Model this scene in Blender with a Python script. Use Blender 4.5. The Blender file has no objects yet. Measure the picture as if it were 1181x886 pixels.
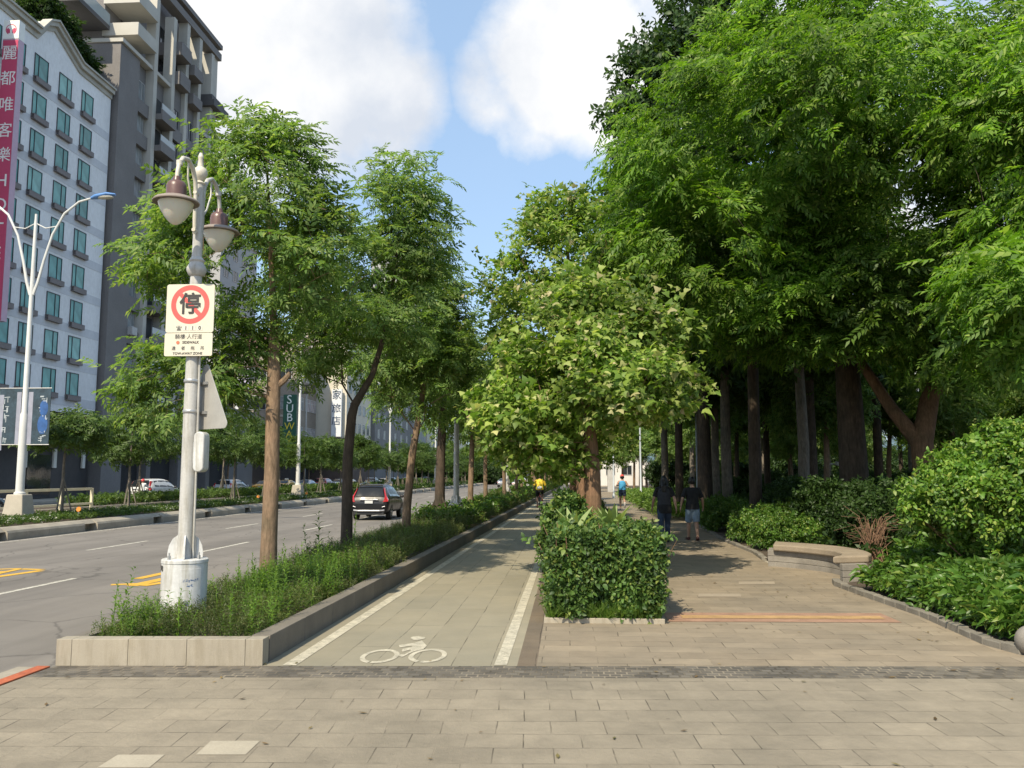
import bpy, bmesh, math, random
import numpy as np
from mathutils import Vector, Matrix, noise as mnoise

scene = bpy.context.scene
COL = scene.collection
rad = math.radians
PI = math.pi

# ------------------------------------------------------------------ camera numbers (a phone held 1.65 m above the plaza)
FPX, CX, CY, CAMH = 989.0, 590.5, 443.0, 1.65
YAW = math.atan(65 / FPX)
PITCH = math.atan(105 / FPX)


def ground_at(u, v, z=0.0):
    """surveying helper: where a photo pixel meets the level z"""
    x = (u - CX) / FPX
    y = -(v - CY) / FPX
    fy = math.cos(PITCH) - y * math.sin(PITCH)
    fz = math.sin(PITCH) + y * math.cos(PITCH)
    X = x * math.cos(YAW) - fy * math.sin(YAW)
    Y = x * math.sin(YAW) + fy * math.cos(YAW)
    t = (z - CAMH) / fz
    return X * t, Y * t


# ------------------------------------------------------------------ objects
def tag(o, label=None, cat=None, group=None, kind=None):
    if label: o['label'] = label
    if cat: o['category'] = cat
    if group: o['group'] = group
    if kind: o['kind'] = kind
    return o


def empty(name, label, cat, loc=(0, 0, 0), rz=0.0, group=None, scale=1.0):
    o = bpy.data.objects.new(name, None)
    COL.objects.link(o)
    o.location = loc
    o.rotation_euler = (0, 0, rz)
    o.scale = (scale, scale, scale)
    o.empty_display_size = 0.1
    return tag(o, label, cat, group)


def link_mesh(name, me, parent=None):
    o = bpy.data.objects.new(name, me)
    COL.objects.link(o)
    if parent is not None:
        o.parent = parent
    return o


def copy_tree(root, loc, rz=0.0, scale=1.0, label=None, group=None):
    r = root.copy()
    COL.objects.link(r)
    r.location = loc
    r.rotation_euler = (0, 0, rz)
    r.scale = (scale,) * 3 if not isinstance(scale, tuple) else scale
    if label: r['label'] = label
    if group: r['group'] = group
    for ch in list(root.children):
        c = ch.copy()
        COL.objects.link(c)
        c.parent = r
        for g in list(ch.children):
            d = g.copy()
            COL.objects.link(d)
            d.parent = c
    return r


class MB:
    """collects shapes and links them as one mesh object"""
    def __init__(self):
        self.v, self.f, self.m, self.mi = [], [], [], 0

    def add(self, vs, fs):
        b = len(self.v)
        self.v.extend([tuple(p) for p in vs])
        self.f.extend([tuple(b + i for i in f) for f in fs])
        self.m.extend([self.mi] * len(fs))
        return self

    def box(self, x0, x1, y0, y1, z0, z1):
        vs = [(x, y, z) for z in (z0, z1) for y in (y0, y1) for x in (x0, x1)]
        return self.add(vs, [(0, 2, 3, 1), (4, 5, 7, 6), (0, 1, 5, 4), (2, 6, 7, 3), (0, 4, 6, 2), (1, 3, 7, 5)])

    def obox(self, c, s, M=None):
        hx, hy, hz = s[0] / 2, s[1] / 2, s[2] / 2
        vs = [Vector((x, y, z)) for z in (-hz, hz) for y in (-hy, hy) for x in (-hx, hx)]
        if M is not None: vs = [M @ p for p in vs]
        vs = [p + Vector(c) for p in vs]
        return self.add(vs, [(0, 2, 3, 1), (4, 5, 7, 6), (0, 1, 5, 4), (2, 6, 7, 3), (0, 4, 6, 2), (1, 3, 7, 5)])

    def tube(self, pts, radii, n=8, cap=True, squash=None):
        pts = [Vector(p) for p in pts]
        if not hasattr(radii, '__len__'): radii = [radii] * len(pts)
        rings = []
        ref = None
        for i, p in enumerate(pts):
            a = pts[max(i - 1, 0)]
            b = pts[min(i + 1, len(pts) - 1)]
            d = (b - a)
            d = d.normalized() if d.length > 1e-9 else Vector((0, 0, 1))
            if ref is None:
                ref = Vector((1, 0, 0)) if abs(d.x) < 0.9 else Vector((0, 1, 0))
            u = (ref - d * ref.dot(d))
            u = u.normalized() if u.length > 1e-6 else d.orthogonal().normalized()
            ref = u
            w = d.cross(u)
            r = radii[i]
            rx, ry = (r, r) if not hasattr(r, '__len__') else r
            rings.append([p + u * (rx * math.cos(2 * PI * k / n)) + w * (ry * math.sin(2 * PI * k / n)) for k in range(n)])
        vs = [q for ring in rings for q in ring]
        fs = []
        for i in range(len(rings) - 1):
            for k in range(n):
                k2 = (k + 1) % n
                fs.append((i * n + k, i * n + k2, (i + 1) * n + k2, (i + 1) * n + k))
        if cap:
            fs.append(tuple(reversed(range(n))))
            fs.append(tuple(range((len(rings) - 1) * n, len(rings) * n)))
        return self.add(vs, fs)

    def cyl(self, p0, p1, r0, r1=None, n=12, cap=True):
        return self.tube([p0, p1], [r0, r0 if r1 is None else r1], n, cap)

    def lathe(self, prof, c=(0, 0, 0), n=24, M=None):
        vs, fs = [], []
        for r, z in prof:
            for k in range(n):
                p = Vector((r * math.cos(2 * PI * k / n), r * math.sin(2 * PI * k / n), z))
                if M is not None: p = M @ p
                vs.append(p + Vector(c))
        for i in range(len(prof) - 1):
            for k in range(n):
                k2 = (k + 1) % n
                fs.append((i * n + k, i * n + k2, (i + 1) * n + k2, (i + 1) * n + k))
        if prof[0][0] > 1e-6: fs.append(tuple(reversed(range(n))))
        if prof[-1][0] > 1e-6: fs.append(tuple(range((len(prof) - 1) * n, len(prof) * n)))
        return self.add(vs, fs)

    def prism(self, poly, axis, a, b):
        """extrude a 2-D outline along axis 'x','y' or 'z' from a to b"""
        def P(p, t):
            return {'x': (t, p[0], p[1]), 'y': (p[0], t, p[1]), 'z': (p[0], p[1], t)}[axis]
        n = len(poly)
        vs = [P(p, a) for p in poly] + [P(p, b) for p in poly]
        fs = [tuple(range(n)), tuple(range(2 * n - 1, n - 1, -1))]
        fs += [(i, (i + 1) % n, n + (i + 1) % n, n + i) for i in range(n)]
        return self.add(vs, fs)

    def sphere(self, c, r, n=16, rings=10):
        rr = r if hasattr(r, '__len__') else (r, r, r)
        vs, fs = [], []
        for i in range(rings + 1):
            t = PI * i / rings
            for k in range(n):
                a = 2 * PI * k / n
                vs.append((c[0] + rr[0] * math.sin(t) * math.cos(a), c[1] + rr[1] * math.sin(t) * math.sin(a), c[2] - rr[2] * math.cos(t)))
        for i in range(rings):
            for k in range(n):
                k2 = (k + 1) % n
                fs.append((i * n + k, i * n + k2, (i + 1) * n + k2, (i + 1) * n + k))
        return self.add(vs, fs)

    def build(self, name, mat, parent=None, smooth=False, bevel=0.0, seg=2, weld=True):
        me = bpy.data.meshes.new(name)
        me.from_pydata(self.v, [], self.f)
        mats = mat if isinstance(mat, (list, tuple)) else [mat]
        for m in mats: me.materials.append(m)
        if len(mats) > 1:
            me.polygons.foreach_set('material_index', self.m)
        bm = bmesh.new()
        bm.from_mesh(me)
        if weld: bmesh.ops.remove_doubles(bm, verts=bm.verts, dist=1e-5)
        bmesh.ops.recalc_face_normals(bm, faces=bm.faces)
        bm.to_mesh(me)
        bm.free()
        o = link_mesh(name, me, parent)
        if smooth:
            me.polygons.foreach_set('use_smooth', [True] * len(me.polygons))
            try:
                me.set_sharp_from_angle(angle=rad(40))
            except Exception:
                pass
        if bevel > 0:
            b = o.modifiers.new('b', 'BEVEL')
            b.width = bevel
            b.segments = seg
            b.limit_method = 'ANGLE'
            b.angle_limit = rad(35)
        return o


# ------------------------------------------------------------------ materials
MATS = {}


def new_mat(name):
    m = bpy.data.materials.new(name)
    m.use_nodes = True
    nt = m.node_tree
    nt.nodes.clear()
    out = nt.nodes.new('ShaderNodeOutputMaterial')
    return m, nt, out


def N(nt, typ, **kw):
    n = nt.nodes.new(typ)
    for k, v in kw.items():
        if k in ('inputs',):
            for a, b in v.items(): n.inputs[a].default_value = b
        else:
            setattr(n, k, v)
    return n


def ramp(nt, fac, stops, interp='LINEAR'):
    r = nt.nodes.new('ShaderNodeValToRGB')
    r.color_ramp.interpolation = interp
    e = r.color_ramp.elements
    while len(e) < len(stops): e.new(0.5)
    for i, (p, c) in enumerate(stops):
        e[i].position = p
        e[i].color = (*c, 1) if len(c) == 3 else c
    nt.links.new(fac, r.inputs[0])
    return r.outputs[0]


def noise_fac(nt, vec, scale, detail=4, rough=0.6):
    n = N(nt, 'ShaderNodeTexNoise', inputs={'Scale': scale, 'Detail': detail, 'Roughness': rough})
    nt.links.new(vec, n.inputs['Vector'])
    return n.outputs['Fac']


def mul_col(nt, a, b, fac=1.0):
    m = N(nt, 'ShaderNodeMix', data_type='RGBA', blend_type='MULTIPLY')
    m.inputs[0].default_value = fac
    nt.links.new(a, m.inputs[6])
    nt.links.new(b, m.inputs[7])
    return m.outputs[2]


def g3(a): return (a, a, a)


def M(name, col, rough=0.7, metal=0.0, var=0.12, scale=3.0, fine=0.06, fscale=60.0, bump=0.0, bscale=40.0, spec=0.5, coat=0.0, emit=None, streak=0.0, wear=None):
    """painted / stone / metal surface with two scales of wear in its colour"""
    if name in MATS: return MATS[name]
    m, nt, out = new_mat(name)
    p = N(nt, 'ShaderNodeBsdfPrincipled', inputs={'Roughness': rough, 'Metallic': metal, 'Specular IOR Level': spec, 'Coat Weight': coat})
    nt.links.new(p.outputs[0], out.inputs[0])
    tc = N(nt, 'ShaderNodeTexCoord')
    o = tc.outputs['Object']
    c = N(nt, 'ShaderNodeRGB')
    c.outputs[0].default_value = (*col, 1)
    cur = c.outputs[0]
    if var > 0:
        cur = mul_col(nt, cur, ramp(nt, noise_fac(nt, o, scale, 5, 0.65), [(0.3, g3(1 - var)), (0.7, g3(1 + var * 0.6))]))
    if fine > 0:
        cur = mul_col(nt, cur, ramp(nt, noise_fac(nt, o, fscale, 3, 0.7), [(0.3, g3(1 - fine)), (0.7, g3(1 + fine))]))
    if streak > 0:
        mp = N(nt, 'ShaderNodeMapping')
        mp.inputs['Scale'].default_value = (9, 9, 0.9)
        nt.links.new(o, mp.inputs[0])
        cur = mul_col(nt, cur, ramp(nt, noise_fac(nt, mp.outputs[0], 1.6, 5, 0.7), [(0.36, (1 - streak, 1 - streak * 1.1, 1 - streak * 1.35)), (0.56, g3(1.0))]))
    if wear:
        wm = N(nt, 'ShaderNodeMix', data_type='RGBA')
        nt.links.new(ramp(nt, noise_fac(nt, o, 11, 8, 0.78), [(0.40, g3(1)), (0.52, g3(0.0))]), wm.inputs[0])
        nt.links.new(cur, wm.inputs[6])
        wm.inputs[7].default_value = (*wear, 1)
        cur = wm.outputs[2]
    nt.links.new(cur, p.inputs['Base Color'])
    if var > 0:
        rr = ramp(nt, noise_fac(nt, o, scale * 2.3, 4), [(0.3, g3(max(0.02, rough - 0.08))), (0.7, g3(min(1, rough + 0.1)))])
        nt.links.new(rr, p.inputs['Roughness'])
    if bump > 0:
        b = N(nt, 'ShaderNodeBump', inputs={'Strength': bump, 'Distance': 0.01})
        nt.links.new(noise_fac(nt, o, bscale, 6, 0.7), b.inputs['Height'])
        nt.links.new(b.outputs[0], p.inputs['Normal'])
    if emit:
        p.inputs['Emission Color'].default_value = (*col, 1)
        p.inputs['Emission Strength'].default_value = emit
    MATS[name] = m
    return m


def glass_mat(name, col, rough=0.06, metal=0.0, spec=0.8):
    """window glass over a dark room: a glossy dark pane with slight ripples"""
    if name in MATS: return MATS[name]
    m, nt, out = new_mat(name)
    p = N(nt, 'ShaderNodeBsdfPrincipled', inputs={'Roughness': rough, 'Specular IOR Level': spec, 'Metallic': metal})
    nt.links.new(p.outputs[0], out.inputs[0])
    tc = N(nt, 'ShaderNodeTexCoord')
    oi = N(nt, 'ShaderNodeObjectInfo')
    c = N(nt, 'ShaderNodeRGB')
    c.outputs[0].default_value = (*col, 1)
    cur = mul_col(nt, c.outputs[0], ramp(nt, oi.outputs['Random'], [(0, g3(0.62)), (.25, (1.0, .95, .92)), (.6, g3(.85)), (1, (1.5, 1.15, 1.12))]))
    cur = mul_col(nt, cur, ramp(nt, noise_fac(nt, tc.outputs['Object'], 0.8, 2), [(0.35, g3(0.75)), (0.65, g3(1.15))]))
    nt.links.new(cur, p.inputs['Base Color'])
    b = N(nt, 'ShaderNodeBump', inputs={'Strength': 0.06, 'Distance': 0.05})
    nt.links.new(noise_fac(nt, tc.outputs['Object'], 1.5, 2), b.inputs['Height'])
    nt.links.new(b.outputs[0], p.inputs['Normal'])
    MATS[name] = m
    return m


def leaf_mat(name, stops, trans=0.35, tcol=(1.5, 1.5, 0.6), rough=0.5, clump=0.3, cscale=0.7, spec=0.35):
    """leaves: every leaf its own tone, soft clumps of tone, light shining through"""
    if name in MATS: return MATS[name]
    m, nt, out = new_mat(name)
    geo = N(nt, 'ShaderNodeNewGeometry')
    tc = N(nt, 'ShaderNodeTexCoord')
    k = len(stops)
    pos = [i / max(k - 1, 1) for i in range(k)]
    if k >= 4: pos = [0.0, .40, .80] + [.80 + .2 * (i + 1) / (k - 3) for i in range(k - 3)]
    cur = ramp(nt, geo.outputs['Random Per Island'], list(zip(pos, stops)))
    cl = ramp(nt, noise_fac(nt, tc.outputs['Object'], cscale, 3), [(0.35, g3(1 - clump)), (0.65, g3(1 + clump))])
    cur = mul_col(nt, cur, cl)
    p = N(nt, 'ShaderNodeBsdfPrincipled', inputs={'Roughness': rough, 'Specular IOR Level': spec})
    nt.links.new(cur, p.inputs['Base Color'])
    t = N(nt, 'ShaderNodeBsdfTranslucent')
    tcn = N(nt, 'ShaderNodeRGB')
    tcn.outputs[0].default_value = (*tcol, 1)
    nt.links.new(mul_col(nt, cur, tcn.outputs[0]), t.inputs['Color'])
    mx = N(nt, 'ShaderNodeMixShader', inputs={0: trans})
    nt.links.new(p.outputs[0], mx.inputs[1])
    nt.links.new(t.outputs[0], mx.inputs[2])
    nt.links.new(mx.outputs[0], out.inputs[0])
    MATS[name] = m
    return m


def paver_mat(name, c1, c2, mortar, bw, bh, joint=0.008, rot=0.0, offset=0.5, stain=0.2, sscale=0.6, rough=0.8, squash=1.0, warm=(1.06, 1.0, 0.9), bstr=0.5, odd=None, grain=0.10):
    if name in MATS: return MATS[name]
    m, nt, out = new_mat(name)
    p = N(nt, 'ShaderNodeBsdfPrincipled', inputs={'Roughness': rough, 'Specular IOR Level': 0.3})
    nt.links.new(p.outputs[0], out.inputs[0])
    tc = N(nt, 'ShaderNodeTexCoord')
    ob = tc.outputs['Object']
    mp = N(nt, 'ShaderNodeMapping')
    mp.inputs['Rotation'].default_value = (0, 0, rot)
    nt.links.new(ob, mp.inputs['Vector'])
    # joints wander a little
    wn = N(nt, 'ShaderNodeTexNoise', inputs={'Scale': 1.3, 'Detail': 3})
    nt.links.new(ob, wn.inputs['Vector'])
    sub = N(nt, 'ShaderNodeVectorMath', operation='SUBTRACT')
    nt.links.new(wn.outputs['Color'], sub.inputs[0])
    sub.inputs[1].default_value = (0.5, 0.5, 0.5)
    sc = N(nt, 'ShaderNodeVectorMath', operation='SCALE')
    sc.inputs['Scale'].default_value = 0.035
    nt.links.new(sub.outputs[0], sc.inputs[0])
    ad = N(nt, 'ShaderNodeVectorMath', operation='ADD')
    nt.links.new(mp.outputs[0], ad.inputs[0])
    nt.links.new(sc.outputs[0], ad.inputs[1])
    b = N(nt, 'ShaderNodeTexBrick', offset=offset, inputs={'Scale': 1.0, 'Mortar Size': joint, 'Mortar Smooth': 0.25, 'Brick Width': bw, 'Row Height': bh, 'Color1': (*c1, 1), 'Color2': (*c2, 1), 'Mortar': (*mortar, 1)})
    nt.links.new(ad.outputs[0], b.inputs['Vector'])
    cur = b.outputs['Color']
    st = ramp(nt, noise_fac(nt, ob, sscale, 6, 0.7), [(0.3, tuple((1 - stain) * w for w in (1, 0.99, 0.95))), (0.72, warm)])
    cur = mul_col(nt, cur, st)
    st2 = ramp(nt, noise_fac(nt, ob, sscale * 6, 4, 0.7), [(0.3, g3(1 - stain * 0.45)), (0.7, g3(1.05))])
    cur = mul_col(nt, cur, st2)
    cur = mul_col(nt, cur, ramp(nt, noise_fac(nt, ob, 140, 3, 0.8), [(0.25, g3(1 - grain)), (0.75, g3(1 + grain))]))
    # some joints are packed with pale sand, others stand open and dark
    jn = ramp(nt, noise_fac(nt, ob, 1.9, 3, 0.7), [(0.36, g3(0.45)), (0.50, g3(1.0)), (0.62, g3(1.55))])
    jm = N(nt, 'ShaderNodeMix', data_type='RGBA', blend_type='MULTIPLY')
    nt.links.new(b.outputs['Fac'], jm.inputs[0])
    nt.links.new(cur, jm.inputs[6])
    nt.links.new(jn, jm.inputs[7])
    cur = jm.outputs[2]
    # gum spots and dirt specks
    vo = N(nt, 'ShaderNodeTexVoronoi', inputs={'Scale': 3.2})
    nt.links.new(ob, vo.inputs['Vector'])
    cur = mul_col(nt, cur, ramp(nt, vo.outputs['Distance'], [(0.03, g3(0.72)), (0.06, g3(1.0))]))
    nt.links.new(cur, p.inputs['Base Color'])
    bp = N(nt, 'ShaderNodeBump', inputs={'Strength': bstr, 'Distance': 0.012})
    inv = N(nt, 'ShaderNodeMath', operation='MULTIPLY_ADD')
    nt.links.new(b.outputs['Fac'], inv.inputs[0])
    inv.inputs[1].default_value = -0.8
    nt.links.new(noise_fac(nt, ob, 25, 6, 0.75), inv.inputs[2])
    nt.links.new(inv.outputs[0], bp.inputs['Height'])
    nt.links.new(bp.outputs[0], p.inputs['Normal'])
    MATS[name] = m
    return m


# ------------------------------------------------------------------ writing
def lettering(name, rows, mat, parent, thick=0.004):
    """rows: list of (text, size, x, z) laid out in the XZ plane of the parent facing -Y; all in one mesh"""
    vs, fs = [], []
    for text, size, x, z, *opt in rows:
        cu = bpy.data.curves.new('t', 'FONT')
        cu.body = text
        cu.size = size
        cu.align_x = 'CENTER'
        cu.align_y = 'CENTER'
        cu.extrude = thick
        cu.resolution_u = 3
        if opt: cu.offset = opt[0]
        ob = bpy.data.objects.new('t', cu)
        COL.objects.link(ob)
        dg = bpy.context.evaluated_depsgraph_get()
        me = bpy.data.meshes.new_from_object(ob.evaluated_get(dg))
        b = len(vs)
        for v in me.vertices:
            vs.append((v.co.x + x, -v.co.z, v.co.y + z))
        for f in me.polygons:
            fs.append(tuple(b + i for i in f.vertices))
        bpy.data.objects.remove(ob)
        bpy.data.curves.remove(cu)
        bpy.data.meshes.remove(me)
    me = bpy.data.meshes.new(name)
    me.from_pydata(vs, [], fs)
    me.materials.append(mat)
    return link_mesh(name, me, parent)
# ------------------------------------------------------------------ vegetation tools
def rng_of(s): return np.random.default_rng(s)


class Tpl:
    """a small leaf or sprig template: verts along +X, faces of any size"""
    def __init__(self):
        self.v, self.f = [], []

    def poly(self, pts):
        b = len(self.v)
        self.v += [tuple(p) for p in pts]
        self.f.append(tuple(range(b, b + len(pts))))

    def faces(self, pts, fs):
        b = len(self.v)
        self.v += [tuple(p) for p in pts]
        self.f += [tuple(b + i for i in f) for f in fs]

    def done(self):
        self.V = np.array(self.v, float)
        self.loops = np.array([i for f in self.f for i in f], np.int64)
        self.sizes = np.array([len(f) for f in self.f], np.int64)
        return self


def leaf_pts(base, d, up, L, W, fold=0.15, droop=0.2):
    """a folded pointed leaf: 6 vertices, 2 quads"""
    base, d, up = Vector(base), Vector(d).normalized(), Vector(up)
    s = d.cross(up).normalized()
    up = s.cross(d).normalized()
    m1 = base + d * (L * 0.45) + up * (0.02 * L)
    tip = base + d * L - up * (droop * L)
    a = base + d * (L * 0.42) + s * (W / 2) + up * (fold * W)
    b = base + d * (L * 0.42) - s * (W / 2) + up * (fold * W)
    e = -up * (droop * L * 0.4)
    a1, b1 = [base + d * (L * 0.16) + s * (q * W * .34) + up * (fold * W * .7) for q in (1, -1)]
    a2, b2 = [base + d * (L * 0.72) + s * (q * W * .36) + up * (fold * W * .6) + e for q in (1, -1)]
    return [base, a, tip, b, m1, a1, a2, b1, b2]


def add_leaf(t, base, d, up, L, W, fold=0.15, droop=0.2, simple=False):
    p = leaf_pts(base, d, up, L, W, fold, droop)
    if simple:
        t.poly(p[:4])
    else:
        t.faces(p, [(0, 5, 1, 4), (4, 1, 6, 2), (0, 4, 3, 7), (4, 2, 8, 3)])


def pinnate(pairs=6, ll=0.34, w=0.11, droop=0.3, seed=0, ang=58, simple=True):
    r = random.Random(seed)
    t = Tpl()
    for i in range(pairs):
        x = 0.18 + 0.74 * i / (pairs - 1)
        z = -droop * x * x
        k = 1.0 - 0.45 * abs(x - 0.5)
        for s in (1, -1):
            a = rad(ang + r.uniform(-14, 14) - 18 * x) * s
            d = Vector((math.cos(a), math.sin(a), r.uniform(-0.45, 0.02)))
            add_leaf(t, (x + r.uniform(-0.02, 0.02), 0, z), d, (0, 0, 1), ll * k * r.uniform(0.85, 1.1), w * k, simple=simple)
    add_leaf(t, (0.95, 0, -droop), (1, r.uniform(-.2, .2), -0.5), (0, 0, 1), ll * 0.8, w * 0.8, simple=simple)
    return t.done()


def sprig(n=8, L=0.36, W=0.17, seed=0, spread=1.0, simple=False, droop=0.25):
    """simple oval leaves set round a short twig"""
    r = random.Random(seed)
    t = Tpl()
    for i in range(n):
        x = 0.1 + 0.75 * i / n
        a = i * 2.4 + r.uniform(-0.4, 0.4)
        d = Vector((0.55 + r.uniform(-.2, .3), spread * math.cos(a), spread * 0.7 * math.sin(a) + 0.15))
        add_leaf(t, (x, 0, 0), d, (0, 0.1, 1), L * r.uniform(0.7, 1.15), W * r.uniform(0.8, 1.15), droop=droop, simple=simple)
    return t.done()


def star_sprig(n=5, L=0.42, seed=0):
    """lobed maple-like leaves on short stalks"""
    r = random.Random(seed)
    t = Tpl()
    for i in range(n):
        a = i * 2.4 + r.uniform(-.5, .5)
        base = Vector((0.15 + 0.6 * i / n, 0.16 * math.cos(a), 0.10 * math.sin(a)))
        d = Vector((0.6, math.cos(a), 0.35 * math.sin(a) - 0.12)).normalized()
        up = Vector((r.uniform(-.3, .3), r.uniform(-.3, .3), 1))
        s = d.cross(up).normalized()
        up = s.cross(d)
        k = L * r.uniform(0.65, 1.15)
        base = base + d * 0.1
        out = [(0, 0), (-.16, .2), (.1, .58), (.25, .2), (.55, .34), (.6, .12), (1, 0), (.6, -.12), (.55, -.34), (.25, -.2), (.1, -.58), (-.16, -.2)]
        out = [(0, 0), (-.06, .26), (.12, .66), (.34, .33), (.52, .27), (1, 0), (.52, -.27), (.34, -.33), (.12, -.66), (-.06, -.26)]
        P = [base + d * (x * k) + s * (y * k) - up * (0.35 * k * (x * x * 0.6 + y * y)) for x, y in out]
        t.faces(P + [base + d * (0.2 * k) + up * (0.03 * k)], [(10, 1, 2, 3), (10, 3, 4, 5), (10, 5, 6, 7), (10, 7, 8, 9), (10, 9, 0, 1)])
    return t.done()


def blade_tuft(n=9, L=1.0, W=0.05, seed=0, lean=0.5):
    """grass blades rising along +X of the template"""
    r = random.Random(seed)
    t = Tpl()
    for i in range(n):
        a = r.uniform(0, 2 * PI)
        k = L * r.uniform(0.5, 1.0)
        le = lean * r.uniform(0.2, 1.0)
        s = Vector((0, -math.sin(a), math.cos(a)))
        o = Vector((0, math.cos(a), math.sin(a)))
        b = o * r.uniform(0, 0.1)
        m = b + Vector((k * 0.6, 0, 0)) + o * (le * k * 0.25)
        e = b + Vector((k * 0.95, 0, 0)) + o * (le * k * 0.8)
        w = W * r.uniform(0.7, 1.2)
        t.faces([b + s * w / 2, b - s * w / 2, m - s * w * 0.4, m + s * w * 0.4, e], [(0, 1, 2, 3), (3, 2, 4)])
    return t.done()


def weed_stem(n=22, L=0.26, W=0.06, seed=0):
    """an upright weed: lance leaves spiralling up a stem of unit height (along +X)"""
    r = random.Random(seed)
    t = Tpl()
    t.faces([(0, .012, 0), (0, -.012, 0), (1, -.004, 0.02), (1, .004, 0.02)], [(0, 1, 2, 3)])
    for i in range(n):
        x = 0.08 + 0.9 * i / n
        a = i * 2.4 + r.uniform(-.3, .3)
        k = L * (1.05 - 0.6 * x) * r.uniform(.8, 1.15)
        d = Vector((0.75, math.cos(a), math.sin(a)))
        add_leaf(t, (x, 0, 0), d, (1, 0.01, 0), k, W * (1.1 - 0.5 * x), droop=0.35, simple=True)
    return t.done()


def needle_sprig(n=16, L=0.22, W=0.05, seed=0):
    r = random.Random(seed)
    t = Tpl()
    for i in range(n):
        x = 0.05 + 0.85 * i / n
        a = i * 2.4
        d = Vector((0.9, math.cos(a), math.sin(a)))
        add_leaf(t, (x, 0, 0), d, (0.02, 0, 1), L * r.uniform(.7, 1.1), W, simple=True, droop=0.0)
    return t.done()


def norm_rows(a):
    return a / np.maximum(np.linalg.norm(a, axis=1, keepdims=True), 1e-9)


def scatter_mesh(name, mat, jobs):
    """jobs: list of (template, P(n,3), D(n,3), U(n,3), S(n,)); one mesh of all copies"""
    Vs, Ls, Ss = [], [], []
    off = 0
    for t, P, D, U, S in jobs:
        n = len(P)
        if n == 0: continue
        D = norm_rows(np.asarray(D, float))
        U = np.asarray(U, float)
        U = norm_rows(U - D * np.sum(U * D, axis=1, keepdims=True))
        Y = np.cross(U, D)
        S = np.asarray(S, float)[:, None, None]
        V = (t.V[None, :, 0:1] * D[:, None, :] + t.V[None, :, 1:2] * Y[:, None, :] + t.V[None, :, 2:3] * U[:, None, :]) * S + np.asarray(P)[:, None, :]
        k = len(t.V)
        Vs.append(V.reshape(-1, 3))
        Ls.append((t.loops[None, :] + (off + k * np.arange(n))[:, None]).ravel())
        Ss.append(np.tile(t.sizes, n))
        off += n * k
    V = np.concatenate(Vs).astype(np.float32)
    L = np.concatenate(Ls).astype(np.int32)
    S = np.concatenate(Ss).astype(np.int32)
    me = bpy.data.meshes.new(name)
    me.vertices.add(len(V))
    me.vertices.foreach_set('co', V.ravel())
    me.loops.add(len(L))
    me.loops.foreach_set('vertex_index', L)
    me.polygons.add(len(S))
    st = np.concatenate([[0], np.cumsum(S)[:-1]]).astype(np.int32)
    me.polygons.foreach_set('loop_start', st)
    try:
        me.polygons.foreach_set('loop_total', S)
    except Exception:
        pass
    me.materials.append(mat)
    me.update(calc_edges=True)
    return me


def crown_points(r, lobes, n, shell=0.72, gap=0.0, gscale=0.5, seed=0):
    """cluster centres in a union of ellipsoids (cx,cy,cz,rx,ry,rz,weight), most of them near the skin"""
    w = np.array([l[6] for l in lobes], float)
    w /= w.sum()
    out, outn = [], []
    tries = 0
    while len(out) < n and tries < n * 30:
        tries += 1
        l = lobes[r.choice(len(lobes), p=w)]
        d = r.normal(size=3)
        d /= np.linalg.norm(d)
        k = r.uniform(0.78, 1.05) if r.random() < shell else r.uniform(0.3, 0.8)
        p = np.array([l[0] + d[0] * l[3] * k, l[1] + d[1] * l[4] * k, l[2] + d[2] * l[5] * k])
        if d[2] < -0.45 and r.random() < 0.55: continue
        if gap > 0 and mnoise.noise(Vector(p * np.array([gscale, gscale, gscale * 1.9])) + Vector((seed * 7.3, 0, 0))) < -0.5 + gap: continue
        inside = False
        for q in lobes:
            if q is l: continue
            e = ((p[0] - q[0]) / q[3]) ** 2 + ((p[1] - q[1]) / q[4]) ** 2 + ((p[2] - q[2]) / q[5]) ** 2
            if e < 0.35: inside = True
        if inside and r.random() < 0.75: continue
        out.append(p)
        outn.append(d)
    return np.array(out), np.array(outn)


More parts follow.
